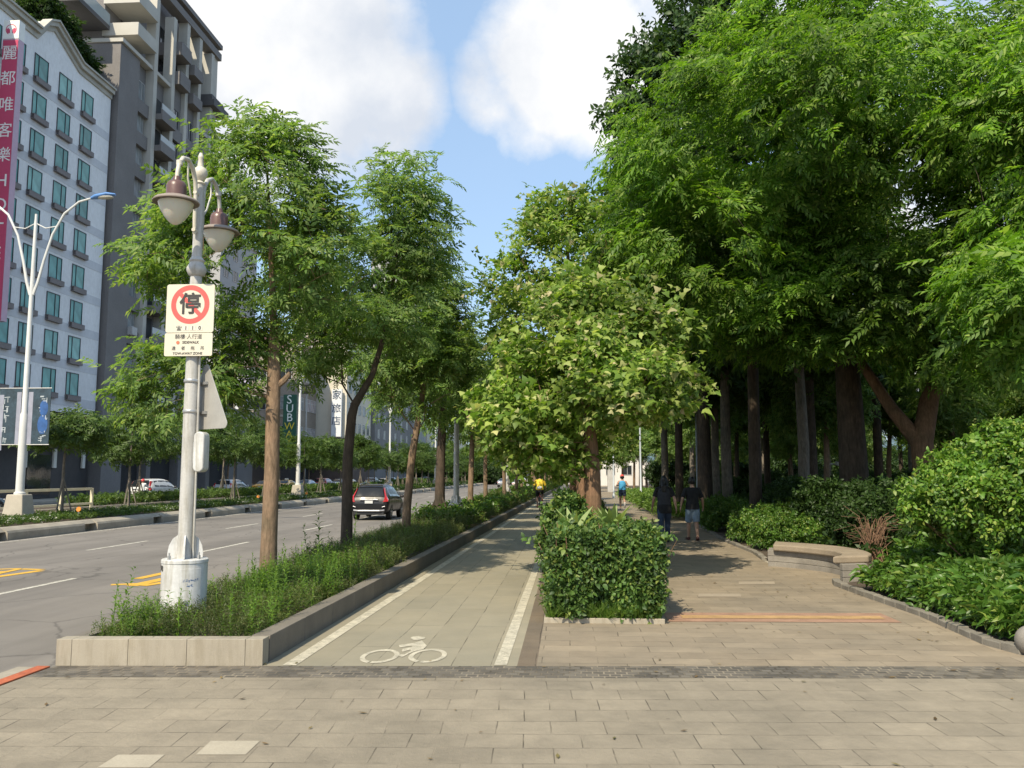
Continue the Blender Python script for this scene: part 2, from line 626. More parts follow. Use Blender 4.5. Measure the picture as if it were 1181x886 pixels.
def skeleton(r, trunk, tr, pts, fork, tip=0.007, expo=2.35, sides=6, jit=0.12, limit=None):
    """trunk polyline + limbs that reach every cluster; trunk nodes from index `fork` carry limbs. Returns (MB, twig ends)"""
    nodes = [np.array(p, float) for p in trunk]
    par = [i - 1 for i in range(len(nodes))]
    nt = len(nodes)
    ok = [i >= fork for i in range(nt)]
    c0 = nodes[fork]
    order = np.argsort(np.linalg.norm(pts - c0, axis=1))
    if limit: order = order[:limit] if limit < len(order) else order
    root_d = [np.linalg.norm(n - c0) for n in nodes]
    for i in order:
        c = pts[i]
        A = np.array(nodes)
        d = np.linalg.norm(A - c, axis=1) + 0.35 * np.array(root_d)
        d += np.where(A[:, 2] > c[2] + 0.3, 0.5, 0)
        d[~np.array(ok)] = 1e9
        j = int(np.argmin(d))
        L = np.linalg.norm(nodes[j] - c)
        steps = 1 if L < 0.5 else (2 if L < 1.6 else 4)
        prev = j
        for s in range(1, steps + 1):
            t = s / steps
            q = nodes[j] * (1 - t) + c * t
            if s < steps:
                q = q + r.normal(size=3) * jit * L / steps + np.array([0, 0, 0.10 * L * math.sin(PI * t)])
            nodes.append(q)
            par.append(prev)
            ok.append(True)
            root_d.append(root_d[prev] + np.linalg.norm(q - nodes[prev]))
            prev = len(nodes) - 1
    n = len(nodes)
    acc = [0.0] * n
    for i in range(n - 1, 0, -1):
        if acc[i] == 0: acc[i] = tip ** expo
        acc[par[i]] += acc[i]
    R = [a ** (1 / expo) if a > 0 else tip for a in acc]
    rf = R[fork]
    sc = min(1.6, max(0.5, tr[-1] * 0.98 / max(rf, 1e-6)))
    kids = {}
    for i in range(1, n): kids.setdefault(par[i], []).append(i)
    mb = MB()
    mb.tube([tuple(p) for p in trunk], list(tr), 12)
    # chains
    done = set(range(nt))
    stack = [i for i in range(nt, n) if par[i] < nt]
    while stack:
        i = stack.pop()
        chain, rads = [nodes[par[i]]], [min(R[i] * sc * 1.1, tr[-1] * 0.95)]
        cur = i
        while True:
            chain.append(nodes[cur])
            rads.append(max(R[cur] * sc * (0.9), tip * 0.6))
            ks = kids.get(cur, [])
            if not ks: break
            ks = sorted(ks, key=lambda k: -R[k])
            for k in ks[1:]: stack.append(k)
            cur = ks[0]
        mb.tube([tuple(p) for p in chain], rads, sides if rads[0] > 0.03 else 4, cap=False)
    return mb


def leaf_jobs(r, tpls, P, Nn, per, size, spread=0.25, up=0.15, rnd=0.75, outw=0.8, upj=0.45, sj=0.25, droop=0.0, flat=1.0):
    """fronds round every cluster centre"""
    n = len(P) * per
    idx = np.repeat(np.arange(len(P)), per)
    D = outw * Nn[idx] + rnd * r.normal(size=(n, 3)) + np.array([0, 0, up])
    D[:, 2] *= flat
    D = norm_rows(D)
    pos = P[idx] + r.normal(size=(n, 3)) * np.array([1 + (1 - flat) * .6, 1 + (1 - flat) * .6, .35 + .65 * flat]) * spread * 0.5 - D * (size * 0.35)
    D = norm_rows(D + np.array([0, 0, -droop]))
    U = np.array([-.12, -.40, 1.0]) + 0.75 * Nn[idx] + r.normal(size=(n, 3)) * upj
    S = size * (1 + sj * r.normal(size=n)).clip(0.5, 1.6)
    which = r.integers(0, len(tpls), size=n)
    return [(t, pos[which == k], D[which == k], U[which == k], S[which == k]) for k, t in enumerate(tpls)]


BARK = dict(
    street=lambda: bark_mat('bark_street', (0.235, 0.165, 0.115), 9),
    dark=lambda: bark_mat('bark_dark', (0.085, 0.066, 0.052), 7),
    grey=lambda: bark_mat('bark_grey', (0.20, 0.175, 0.15), 8),
    brown=lambda: bark_mat('bark_brown', (0.20, 0.125, 0.08), 8),
)


def bark_mat(name, col, sc):
    if name in MATS: return MATS[name]
    m, nt, out = new_mat(name)
    p = N(nt, 'ShaderNodeBsdfPrincipled', inputs={'Roughness': 0.9, 'Specular IOR Level': 0.2})
    nt.links.new(p.outputs[0], out.inputs[0])
    tc = N(nt, 'ShaderNodeTexCoord')
    mp = N(nt, 'ShaderNodeMapping')
    mp.inputs['Scale'].default_value = (1, 1, 0.22)
    nt.links.new(tc.outputs['Object'], mp.inputs[0])
    f = noise_fac(nt, mp.outputs[0], sc * 3, 6, 0.7)
    f2 = noise_fac(nt, tc.outputs['Object'], 1.7, 4, 0.65)
    cur = ramp(nt, f, [(0.3, tuple(c * 0.55 for c in col)), (0.55, col), (0.75, tuple(c * 1.45 for c in col))])
    cur = mul_col(nt, cur, ramp(nt, f2, [(0.35, (0.7, 0.75, 0.7)), (0.65, (1.2, 1.12, 1.05))]))
    nt.links.new(cur, p.inputs['Base Color'])
    b = N(nt, 'ShaderNodeBump', inputs={'Strength': 0.8, 'Distance': 0.02})
    nt.links.new(f, b.inputs['Height'])
    nt.links.new(b.outputs[0], p.inputs['Normal'])
    MATS[name] = m
    return m


def make_tree(name, label, loc, trunk, tr, fork, lobes, n, tpls, per, size, lmat, bark, seed, group=None, shell=0.72, gap=0.12, gscale=0.6, spread=0.3, up=0.15, rnd=0.7, outw=0.8, droop=0.15, cat='tree', upj=0.45, tip=0.007, skel=None, extra=None, flat=.7):
    r = rng_of(seed)
    root = empty(name, label, cat, loc, group=group)
    P, Nn = crown_points(r, lobes, n, shell, gap, gscale, seed)
    mb = skeleton(r, trunk, tr, P if skel is None else P[:skel], fork, tip=tip)
    if extra: extra(mb)
    mb.build('trunk', BARK[bark](), root, smooth=True, weld=False)
    me = scatter_mesh('crown', lmat, leaf_jobs(r, tpls, P, Nn, per, size, spread, up, rnd, outw, upj, droop=droop, flat=flat))
    link_mesh('crown', me, root)
    return root


def blob_bush(name, label, loc, lobes, n, tpls, per, size, lmat, seed, cat='shrub', group=None, stems=0, kind=None, up=0.3, rnd=0.8, outw=0.8, shell=0.75, stem_h=0.6, gap=0.0, spread=0.12, droop=0.0, twigs=True):
    r = rng_of(seed)
    P, Nn = crown_points(r, lobes, n, shell, gap, 1.4, seed)
    P[:, 2] = np.maximum(P[:, 2], 0.03)
    me = scatter_mesh('foliage', lmat, leaf_jobs(r, tpls, P, Nn, per, size, spread, up, rnd, outw, 0.5, droop=droop))
    root = empty(name, label, cat, loc, group=group)
    if kind: root['kind'] = kind
    link_mesh('foliage', me, root)
    mb = MB()
    cx, cy = lobes[0][0], lobes[0][1]
    k = max(stems, 3)
    for i in range(k):
        e = P[r.integers(0, len(P))]
        b = np.array([cx + (e[0] - cx) * 0.25, cy + (e[1] - cy) * 0.25, -0.02])
        m = (b + e) / 2 + np.array([r.normal() * 0.05, r.normal() * 0.05, 0.06])
        mb.tube([tuple(b), tuple(m), tuple(e)], [0.014, 0.010, 0.004], 5)
    mb.build('stems', BARK['brown'](), root, smooth=True, weld=False)
    return root
# ------------------------------------------------------------------ surfaces
def sheet(name, poly, z, mat, kind='structure'):
    me = bpy.data.meshes.new(name)
    me.from_pydata([(x, y, z) for x, y in poly], [], [tuple(range(len(poly)))])
    me.materials.append(mat)
    bm = bmesh.new(); bm.from_mesh(me)
    bmesh.ops.recalc_face_normals(bm, faces=bm.faces)
    for f in bm.faces:
        if f.normal.z < 0: f.normal_flip()
    bm.to_mesh(me); bm.free()
    return tag(link_mesh(name, me), kind=kind)


def kerb_x(y):
    """bike-lane side face of the long planter"""
    return -2.67 + 0.0142 * (y - 7.52)


ROADZ = -0.40
soil = M('soil', (0.075, 0.055, 0.038), 0.95, var=0.35, scale=2.5, fine=0.3, fscale=60, bump=0.8, bscale=30)
asphalt = M('asphalt', (0.185, 0.168, 0.148), 0.85, var=0.13, scale=0.35, fine=0.16, fscale=90, bump=0.25, bscale=120, spec=0.3)


def road_wear(m):
    """wheel tracks, sealed patches, hairline cracks and oil drips in the asphalt's own colour"""
    nt = m.node_tree
    p = [n for n in nt.nodes if n.type == 'BSDF_PRINCIPLED'][0]
    cur = p.inputs['Base Color'].links[0].from_socket
    o = [n for n in nt.nodes if n.type == 'TEX_COORD'][0].outputs['Object']
    mp = N(nt, 'ShaderNodeMapping'); mp.inputs['Scale'].default_value = (1, .035, 1); nt.links.new(o, mp.inputs[0])
    cur = mul_col(nt, cur, ramp(nt, noise_fac(nt, mp.outputs[0], 1.1, 4, .6), [(.35, g3(.84)), (.6, g3(1.06))]))
    mp = N(nt, 'ShaderNodeMapping'); mp.inputs['Scale'].default_value = (.28, .11, 1); nt.links.new(o, mp.inputs[0])
    v = N(nt, 'ShaderNodeTexVoronoi', distance='CHEBYCHEV', inputs={'Scale': 1.0, 'Randomness': .9}); nt.links.new(mp.outputs[0], v.inputs['Vector'])
    sp = N(nt, 'ShaderNodeSeparateColor'); nt.links.new(v.outputs['Color'], sp.inputs[0])
    cur = mul_col(nt, cur, ramp(nt, sp.outputs[0], [(0, g3(.88)), (.15, g3(.95)), (.2, g3(1.0)), (.9, g3(1.05))], 'CONSTANT'))
    v = N(nt, 'ShaderNodeTexVoronoi', feature='DISTANCE_TO_EDGE', inputs={'Scale': .35}); 
    wn = N(nt, 'ShaderNodeTexNoise', inputs={'Scale': .8, 'Detail': 6}); nt.links.new(o, wn.inputs['Vector'])
    ad = N(nt, 'ShaderNodeVectorMath', operation='ADD'); nt.links.new(o, ad.inputs[0]); nt.links.new(wn.outputs['Color'], ad.inputs[1]); nt.links.new(ad.outputs[0], v.inputs['Vector'])
    cur = mul_col(nt, cur, ramp(nt, v.outputs['Distance'], [(.0, g3(.62)), (.006, g3(.8)), (.012, g3(1.0))]))
    nt.links.new(cur, p.inputs['Base Color'])


road_wear(asphalt)
asphalt2 = M('asphalt_side', (0.14, 0.135, 0.13), 0.85, var=0.15, scale=0.3, fine=0.15, fscale=60, spec=0.3)
conc = M('concrete_pale', (0.40, 0.36, 0.29), 0.85, var=0.18, scale=1.2, fine=0.10, fscale=50, bump=0.2, bscale=60)
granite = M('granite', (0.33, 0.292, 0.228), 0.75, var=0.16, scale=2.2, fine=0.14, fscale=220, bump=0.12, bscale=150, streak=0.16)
granite_shaded = M('granite_in_shade', (0.165, 0.145, 0.118), 0.8, var=0.22, scale=1.6, fine=0.16, fscale=220, bump=0.15, bscale=150)  # same granite, darkened: the side wall's shade is put into its colour
paint_w = M('road_paint_white', (0.56, 0.53, 0.45), 0.7, var=0.25, scale=6, fine=0.18, fscale=70, wear=(0.27, 0.25, 0.20))
paint_l = M('lane_paint_cream', (0.50, 0.455, 0.35), 0.75, var=0.25, scale=5, fine=0.18, fscale=70, wear=(0.30, 0.275, 0.21))
paint_y = M('road_paint_yellow', (0.62, 0.36, 0.035), 0.7, var=0.2, scale=9, fine=0.15, fscale=70)
paint_r = M('kerb_paint_red', (0.42, 0.11, 0.045), 0.75, var=0.35, scale=5, fine=0.2, fscale=60)

plaza_m = paver_mat('plaza_pavers', (0.335, 0.294, 0.230), (0.298, 0.262, 0.205), (0.235, 0.204, 0.158), 0.36, 0.285, 0.004, rot=rad(-3), stain=0.36, sscale=0.6, bstr=0.8, warm=(1.06, 1.03, 0.97), grain=.14)
bike_m = paver_mat('bike_lane_slabs', (0.298, 0.276, 0.216), (0.265, 0.246, 0.192), (0.175, 0.16, 0.125), 2.4, 0.345, 0.005, rot=rad(90), stain=0.16, sscale=0.4, bstr=0.35)
walk_m = paver_mat('walkway_pavers', (0.325, 0.278, 0.215), (0.270, 0.230, 0.178), (0.20, 0.17, 0.13), 0.50, 0.26, 0.005, stain=0.30, sscale=0.55, bstr=0.5)
cobble_m = paver_mat('sett_stones', (0.190, 0.175, 0.152), (0.095, 0.088, 0.080), (0.19, 0.168, 0.135), 0.095, 0.085, 0.009, stain=0.2, sscale=1.0, bstr=1.0)
strip_m = paver_mat('dark_strip_slabs', (0.190, 0.155, 0.118), (0.165, 0.135, 0.105), (0.12, 0.1, 0.08), 0.9, 0.3, 0.004, rot=rad(90), stain=0.25, sscale=0.9)
tact_r = M('tactile_red', (0.32, 0.19, 0.125), 0.85, var=0.25, scale=4, fine=0.15)
tact_y = M('tactile_yellow', (0.40, 0.25, 0.11), 0.8, var=0.25, scale=5, fine=0.15)

earth = M('far_ground', (0.10, 0.105, 0.075), 0.95, var=0.3, scale=0.05, fine=0.2, fscale=2)
sheet('ground', [(-2500, -300), (2500, -300), (2500, 3500), (-2500, 3500)], -0.52, earth)
b = MB(); b.box(-4.45, 70, -25, 240, -0.51, -0.02)
tag(b.build('pavement', conc), kind='structure')

# foreground plaza, band of setts, bike lane, walkway
BL0, BL1 = (-4.47, 6.98), (14, 8.06)          # lower edge of the sett band
BU0, BU1 = (-4.47, 7.40), (14, 8.55)
sheet('plaza', [(-4.5, -14), (14, -14), BL1, BL0], 0.0, plaza_m)
sheet('sett_band', [BL0, BL1, BU1, BU0], 0.001, cobble_m)


def bu(x):
    return BU0[1] + (x - BU0[0]) * (BU1[1] - BU0[1]) / (BU1[0] - BU0[0])


sheet('bike_lane', [(-2.67, bu(-2.67)), (-0.46, bu(-0.46)), (-0.46, 150), (kerb_x(150) - 0.1, 150), (kerb_x(60), 60)], 0.0, bike_m)
sheet('lane_edge_strip', [(-0.46, bu(-0.46)), (-0.29, bu(-0.29)), (-0.29, 150), (-0.46, 150)], 0.0, strip_m)
EDGE = [(4.5, 8.22), (4.14, 8.42), (4.03, 8.9), (4.1, 10.6), (4.0, 12.2), (3.95, 13.35), (4.02, 13.7)]
RECESS = [(4.40, 14.0), (4.60, 14.5), (4.55, 15.2), (4.2, 15.8), (3.75, 16.3)]
EDGE2 = [(3.75, 17.3), (3.88, 18.8), (3.85, 21), (3.9, 23.4), (4.25, 30), (4.75, 36.5), (5.25, 44), (6.2, 55), (7.5, 70)]
sheet('walkway', [(-0.29, bu(-0.29)), (4.5, bu(4.5))] + EDGE + RECESS + EDGE2 + [(7.5, 150), (1.0, 150), (1.0, 9.86), (-0.29, 9.86)], 0.0, walk_m)

# paint on the bike lane
sheet('lane_line', [(kerb_x(7.54) + 0.17, 7.53), (kerb_x(7.54) + 0.29, 7.54), (kerb_x(60) + 0.29, 60), (kerb_x(150) + 0.2, 150), (kerb_x(150) + 0.08, 150), (kerb_x(60) + 0.17, 60)], 0.004, paint_l)
sheet('lane_line', [(-0.66, 7.66), (-0.55, 7.67), (-0.51, 30), (-0.51, 150), (-0.60, 150), (-0.61, 30)], 0.004, paint_l)


def lane_pt(cx, cy):
    return ground_at(390 + cx / 5.135, 720 + cy / 5.135)


sym = MB()
for cx, cy, rx, ry in ((247, 191, 0.172, 0.305), (531, 188, 0.172, 0.305)):
    c = lane_pt(cx, cy)
    nseg = 40
    vs, fs = [], []
    for k in range(nseg):
        a = 2 * PI * k / nseg
        for q in (1.0, 0.74):
            vs.append((c[0] + rx * q * math.cos(a) , c[1] + ry * q * math.sin(a), 0.004))
    for k in range(nseg):
        if k in (28,): continue                      # the stencil's bridge
        k2 = (k + 1) % nseg
        fs.append((2 * k, 2 * k2, 2 * k2 + 1, 2 * k + 1))
    sym.add(vs, fs)
for poly in ([(360, 126), (455, 112), (495, 98), (525, 130), (505, 150), (470, 158), (440, 166), (378, 198), (358, 190), (362, 182), (392, 182), (432, 160), (428, 152), (382, 166), (376, 160), (384, 148), (440, 136), (436, 130), (364, 140)],
             [(426, 84), (440, 76), (475, 72), (512, 78), (517, 86), (495, 92), (470, 98), (448, 97)]):
    pts = [lane_pt(*p) for p in poly]
    sym.add([(x, y, 0.004) for x, y in pts], [tuple(range(len(pts)))])
o = sym.build('bicycle_marking', paint_l)
tag(o, kind='structure')

# tactile band across the walkway
sheet('tactile_band', [(1.12, 10.02), (3.72, 10.12), (3.72, 10.78), (1.12, 10.66)], 0.004, tact_r)
sheet('tactile_band', [(1.30, 10.24), (3.62, 10.33), (3.62, 10.54), (1.30, 10.45)], 0.008, tact_y)
# pale replacement slabs in the paving (flush repairs)
slab_pale = M('pale_slab', (0.37, 0.325, 0.245), 0.8, var=0.10, scale=4, fine=0.10, fscale=90)
for quad in ([(243, 855), (300, 855), (283, 871), (226, 871)], [(136, 871), (190, 871), (172, 886), (112, 886)]):
    sheet('paving_slab', [ground_at(*q) for q in quad], 0.003, slab_pale)
pale2 = M('pale_slab_path', (0.315, 0.262, 0.195), 0.8, var=0.12, scale=4, fine=0.10, fscale=90)
for quad in ([(806, 685), (854, 685), (855, 688.5), (805, 688.5)], [(852, 671), (893, 671), (894, 674), (852, 674)], [(700, 688.5), (712, 688.5), (712, 690), (700, 690)]):
    sheet('paving_slab', [ground_at(*q) for q in quad], 0.003, pale2)

# planting soil
sheet('planter_soil', [(-4.4, 7.5), (-2.8, 7.6), (kerb_x(60) - 0.1, 60), (kerb_x(150) - 0.2, 150), (-4.4, 150)], 0.13, soil)
sheet('bed_soil', [(-0.24, 9.92), (1.0, 9.92), (1.0, 150), (-0.24, 150)], 0.05, soil)
sheet('park_soil', [(4.55, 7.98), (14, 8.56), (60, 11.4), (70, 200), (9, 200), (7.6, 70)] + list(reversed([(x + 0.06, y) for x, y in EDGE2])) + list(reversed([(x + 0.75, y) for x, y in RECESS[0:4]])) + [(4.5, 13.75)] + list(reversed([(x + 0.06, y) for x, y in EDGE[1:6]])), 0.035, soil)

# roadway
sheet('road', [(-17.7, -60), (-4.4, -60), (-4.4, 420), (-17.7, 420)], ROADZ, asphalt)
for k in range(-2, 24):
    y = 13.0 + 9.35 * k
    sheet('lane_marking', [(-9.90, y), (-9.78, y), (-9.78, y + 3.8), (-9.90, y + 3.8)], ROADZ + 0.004, paint_w)
    y = 23.0 + 9.6 * k
    sheet('lane_marking', [(-13.22, y), (-13.10, y), (-13.10, y + 3.4), (-13.22, y + 3.4)], ROADZ + 0.004, paint_w)
sheet('edge_line', [(-17.36, -40), (-17.24, -40), (-17.24, 400), (-17.36, 400)], ROADZ + 0.004, paint_w)


def road_stroke(p, q, w):
    a, b_ = ground_at(p[0] / 3.69, 540 + p[1] / 3.69, ROADZ), ground_at(q[0] / 3.69, 540 + q[1] / 3.69, ROADZ)
    A, B = Vector((*a, 0)), Vector((*b_, 0))
    d = (B - A).normalized()
    s = Vector((-d.y, d.x, 0)) * w
    return [((A + s).x, (A + s).y), ((A - s).x, (A - s).y), ((B - s).x, (B - s).y), ((B + s).x, (B + s).y)]


ym = MB()
for p, q, w, dz in (((-40, 432), (90, 428), .09, 4), ((88, 430), (182, 433), .10, 5), ((-60, 470), (176, 437), .11, 6), ((-20, 452), (80, 431), .08, 7), ((-60, 448), (40, 440), .1, 8),
                ((472, 497), (610, 492), .10, 4), ((560, 502), (705, 470), .13, 5), ((585, 472), (705, 446), .11, 6), ((605, 502), (720, 484), .11, 7)):
    pts = road_stroke(p, q, w)
    ym.add([(x, y, ROADZ + dz * 0.0011) for x, y in pts], [(0, 1, 2, 3)])
tag(ym.build('yellow_marking', paint_y), kind='structure')

# kerb between the plaza and the roadway
kb = MB(); kb.box(-4.78, -4.62, -30, 7.36, -0.5, 0.0)
tag(kb.build('kerb', granite, bevel=0.012), kind='structure')
kb = MB(); kb.box(-4.618, -4.5, -30, 7.38, -0.5, 0.004)
tag(kb.build('red_kerb', paint_r, bevel=0.006), kind='structure')

# the long raised planter between the road and the bike lane
pl = empty('planter_wall', 'long low grey granite planter wall with a square corner beside the bike lane', 'planter', (-2.67, 7.52, 0))
ox, oy = -2.67, 7.52
PH = 0.225
fb = MB()
xs = [-4.47, -4.335, -3.845, -3.335, -2.825, -2.67]
for a, b_ in zip(xs, xs[1:]):
    ya, yb = 7.40 + (a + 4.47) * 0.0667, 7.40 + (b_ + 4.47) * 0.0667
    x0, x1 = a + 0.0015 - ox, b_ - 0.0015 - ox
    vs = [(x0, ya - oy, z) for z in (-.02, PH)] + [(x1, yb - oy, z) for z in (-.02, PH)] + [(x1, yb + .15 - oy, z) for z in (-.02, PH)] + [(x0, ya + .15 - oy, z) for z in (-.02, PH)]
    fb.add(vs, [(0, 2, 3, 1), (2, 4, 5, 3), (4, 6, 7, 5), (6, 0, 1, 7), (1, 3, 5, 7), (0, 6, 4, 2)])
fb.build('front_wall', granite, pl, bevel=0.003)
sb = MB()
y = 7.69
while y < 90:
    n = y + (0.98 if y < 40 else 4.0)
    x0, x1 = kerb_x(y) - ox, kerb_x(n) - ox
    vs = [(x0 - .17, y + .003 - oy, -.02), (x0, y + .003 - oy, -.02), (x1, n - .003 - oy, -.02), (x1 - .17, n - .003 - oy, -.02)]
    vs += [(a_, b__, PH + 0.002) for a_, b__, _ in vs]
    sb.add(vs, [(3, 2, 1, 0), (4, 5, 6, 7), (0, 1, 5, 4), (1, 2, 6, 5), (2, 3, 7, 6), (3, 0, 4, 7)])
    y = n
sb.build('side_wall', granite_shaded, pl, bevel=0.005)
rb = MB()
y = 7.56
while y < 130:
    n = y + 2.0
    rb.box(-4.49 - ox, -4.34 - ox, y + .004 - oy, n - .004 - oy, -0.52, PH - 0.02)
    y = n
rb.build('road_side_wall', granite_shaded, pl)

# stone edging round the hedge bed and along the right-hand beds
ed = MB()
ed.box(-0.29, 1.06, 9.86, 9.93, -0.02, 0.055)
ed.box(-0.29, -0.22, 9.935, 60, -0.02, 0.05)
ed.box(0.99, 1.06, 9.935, 60, -0.02, 0.05)
tag(ed.build('bed_edging', granite, bevel=0.006), kind='structure')


def edging(name, pts, w, h, step, mat):
    m = MB()
    P = [Vector((x, y, 0)) for x, y in pts]
    for a, b_ in zip(P, P[1:]):
        L = (b_ - a).length
        k = max(1, round(L / step))
        d = (b_ - a) / k
        dn = d.normalized()
        s = Vector((dn.y, -dn.x, 0)) * w
        for i in range(k):
            p, q = a + d * i + dn * .004, a + d * (i + 1) - dn * .004
            hh = h + 0.008 * math.sin(i * 2.7 + a.y)
            vs = [p, q, q + s, p + s] + [v + Vector((0, 0, hh)) for v in (p, q, q + s, p + s)]
            vs = [v + Vector((0, 0, -0.02)) if i_ < 4 else v for i_, v in enumerate(vs)]
            m.add(vs, [(3, 2, 1, 0), (4, 5, 6, 7), (0, 1, 5, 4), (1, 2, 6, 5), (2, 3, 7, 6), (3, 0, 4, 7)])
    return tag(m.build(name, mat, bevel=0.008), kind='structure')


edge_stone = M('edging_stone', (0.21, 0.19, 0.155), 0.85, var=0.3, scale=3, fine=0.2, fscale=120, bump=0.4, bscale=60)
edging('bed_edging', EDGE[1:], 0.11, 0.07, 0.30, edge_stone)
edging('bed_edging', EDGE2, 0.11, 0.06, 0.5, edge_stone)

# ------------------------------------------------------------------ the wide median across the road
kerbm = MB()
slots = [25.8 + 5.2 * k for k in range(-6, 30)]
prof_hi = [(-17.62, -0.17), (-17.66, -0.10), (-17.86, -0.01), (-18.02, 0.0), (-18.02, -0.5), (-17.62, -0.5)]
y0 = -8.0
prev = y0
for s in slots:
    kerbm.prism([(x, z) for x, z in prof_hi], 'y', prev + 0.004, s - 0.42)
    kerbm.prism([(-17.70, -0.135), (-17.86, -0.012), (-18.02, -0.003), (-18.02, -0.135)], 'y', s - 0.416, s + 0.416)
    kerbm.prism([(-17.93, -0.138), (-18.02, -0.138), (-18.02, -0.5), (-17.93, -0.5)], 'y', s - 0.416, s + 0.416)
    m_ = s + 2.6
    kerbm.prism([(x, z) for x, z in prof_hi], 'y', s + 0.42, m_ - 0.004)
    prev = m_
ck = M('kerb_concrete', (0.33, 0.295, 0.235), 0.85, var=0.25, scale=1.4, fine=0.12, fscale=60, bump=0.25, bscale=50)
tag(kerbm.build('median_kerb', ck), kind='structure')
dk = MB(); dk.box(-18.6, -17.95, -10, 190, -0.5, -0.22)
tag(dk.build('drain_floor', soil), kind='structure')
sheet('median_soil', [(-20.7, -10), (-18.0, -10), (-18.0, 190), (-20.7, 190)], -0.02, soil)
sheet('side_path', [(-24.3, -20), (-20.7, -20), (-20.7, 190), (-24.3, 190)], -0.09, conc)
k2 = MB(); k2.box(-20.8, -20.66, -10, 190, -0.5, 0.03); k2.box(-24.5, -24.3, -10, 190, -0.5, 0.06)
tag(k2.build('median_kerb', ck, bevel=0.02), kind='structure')
sheet('hedge_soil', [(-26.6, -10), (-24.45, -10), (-24.45, 190), (-26.6, 190)], 0.02, soil)
k3 = MB(); k3.box(-26.75, -26.6, -10, 190, -0.5, 0.05)
tag(k3.build('median_kerb', ck), kind='structure')
sheet('service_road', [(-36.2, -40), (-26.6, -40), (-26.6, 420), (-36.2, 420)], -0.3, asphalt2)
fp = MB(); fp.box(-60, -36.2, -40, 420, -0.51, -0.16)
tag(fp.build('footpath', conc), kind='structure')

# distant wooded hills
hm = M('hill_woods_hazed', (0.075, 0.12, 0.14), 0.95, var=0.35, scale=0.01, fine=0.4, fscale=0.05)  # bluish tint of distance haze mixed into the woods' colour


def hills(name, x0, x1, y, h, seed, depth):
    vs, fs = [], []
    nx, ny = 70, 10
    for j in range(ny + 1):
        for i in range(nx + 1):
            x = x0 + (x1 - x0) * i / nx
            t = j / ny
            e = math.sin(PI * t) ** 0.8 if 0 < t < 1 else 0
            s = min(1, 6 * i / nx, 6 * (nx - i) / nx)
            z = -1 + h * s * e * (0.65 + 0.5 * mnoise.fractal(Vector((x / 420 + seed, t * 2, seed)), 1, 2, 5))
            vs.append((x, y + depth * t, z))
    for j in range(ny):
        for i in range(nx):
            a = j * (nx + 1) + i
            fs.append((a, a + 1, a + nx + 2, a + nx + 1))
    me = bpy.data.meshes.new(name)
    me.from_pydata(vs, [], fs)
    me.materials.append(hm)
    me.polygons.foreach_set('use_smooth', [True] * len(fs))
    return tag(link_mesh(name, me), kind='structure')


hills('hills', -900, 2200, 1900, 115, 3.1, 900)
# ------------------------------------------------------------------ street furniture
cream = M('cream_enamel', (0.56, 0.52, 0.43), 0.45, var=0.10, scale=3, fine=0.05, fscale=40, bump=0.03)
cream2 = M('cream_railing_paint', (0.62, 0.56, 0.40), 0.5, var=0.12, scale=2)
lampgrey = M('lamp_post_grey', (0.46, 0.45, 0.425), 0.45, var=0.15, scale=3.5, fine=0.07, fscale=40, bump=0.06, streak=0.25)
drum_m = M('lamp_base_white', (0.57, 0.57, 0.56), 0.42, var=0.15, scale=3.2, fine=0.07, fscale=30, bump=0.08, bscale=9, streak=0.28)
maroon = M('maroon_cap', (0.125, 0.068, 0.058), 0.35, var=0.12, scale=5)
shade_m = M('shade_tan', (0.25, 0.205, 0.17), 0.5, var=0.15, scale=6)
globe_m, _nt, _out = new_mat('opal_globe')
_p = N(_nt, 'ShaderNodeBsdfPrincipled', inputs={'Base Color': (0.58, 0.56, 0.47, 1), 'Roughness': 0.22, 'Subsurface Weight': 0.25, 'Subsurface Scale': 0.05, 'Coat Weight': 0.3})
_nt.links.new(_p.outputs[0], _out.inputs[0])
steel = M('galvanised', (0.42, 0.42, 0.41), 0.4, metal=0.6, var=0.15, scale=8)
grey_back = M('sign_back_grey', (0.40, 0.385, 0.35), 0.5, metal=0.3, var=0.14, scale=3, fine=0.05)
sign_w = M('sign_cream_white', (0.60, 0.56, 0.45), 0.4, var=0.04, scale=4, fine=0.02)
sign_r = M('sign_red', (0.72, 0.10, 0.085), 0.4, var=0.05, scale=4)
sign_k = M('sign_black', (0.035, 0.03, 0.028), 0.5, var=0.05)
sign_g = M('sign_grey_cell', (0.60, 0.58, 0.50), 0.5, var=0.03)
blue_ink = M('blue_ink', (0.06, 0.13, 0.30), 0.6, var=0.1)
black_rub = M('dark_rubber', (0.018, 0.018, 0.018), 0.7, var=0.2)


def rot_to(d):
    return Vector((0, 0, 1)).rotation_difference(Vector(d)).to_matrix()


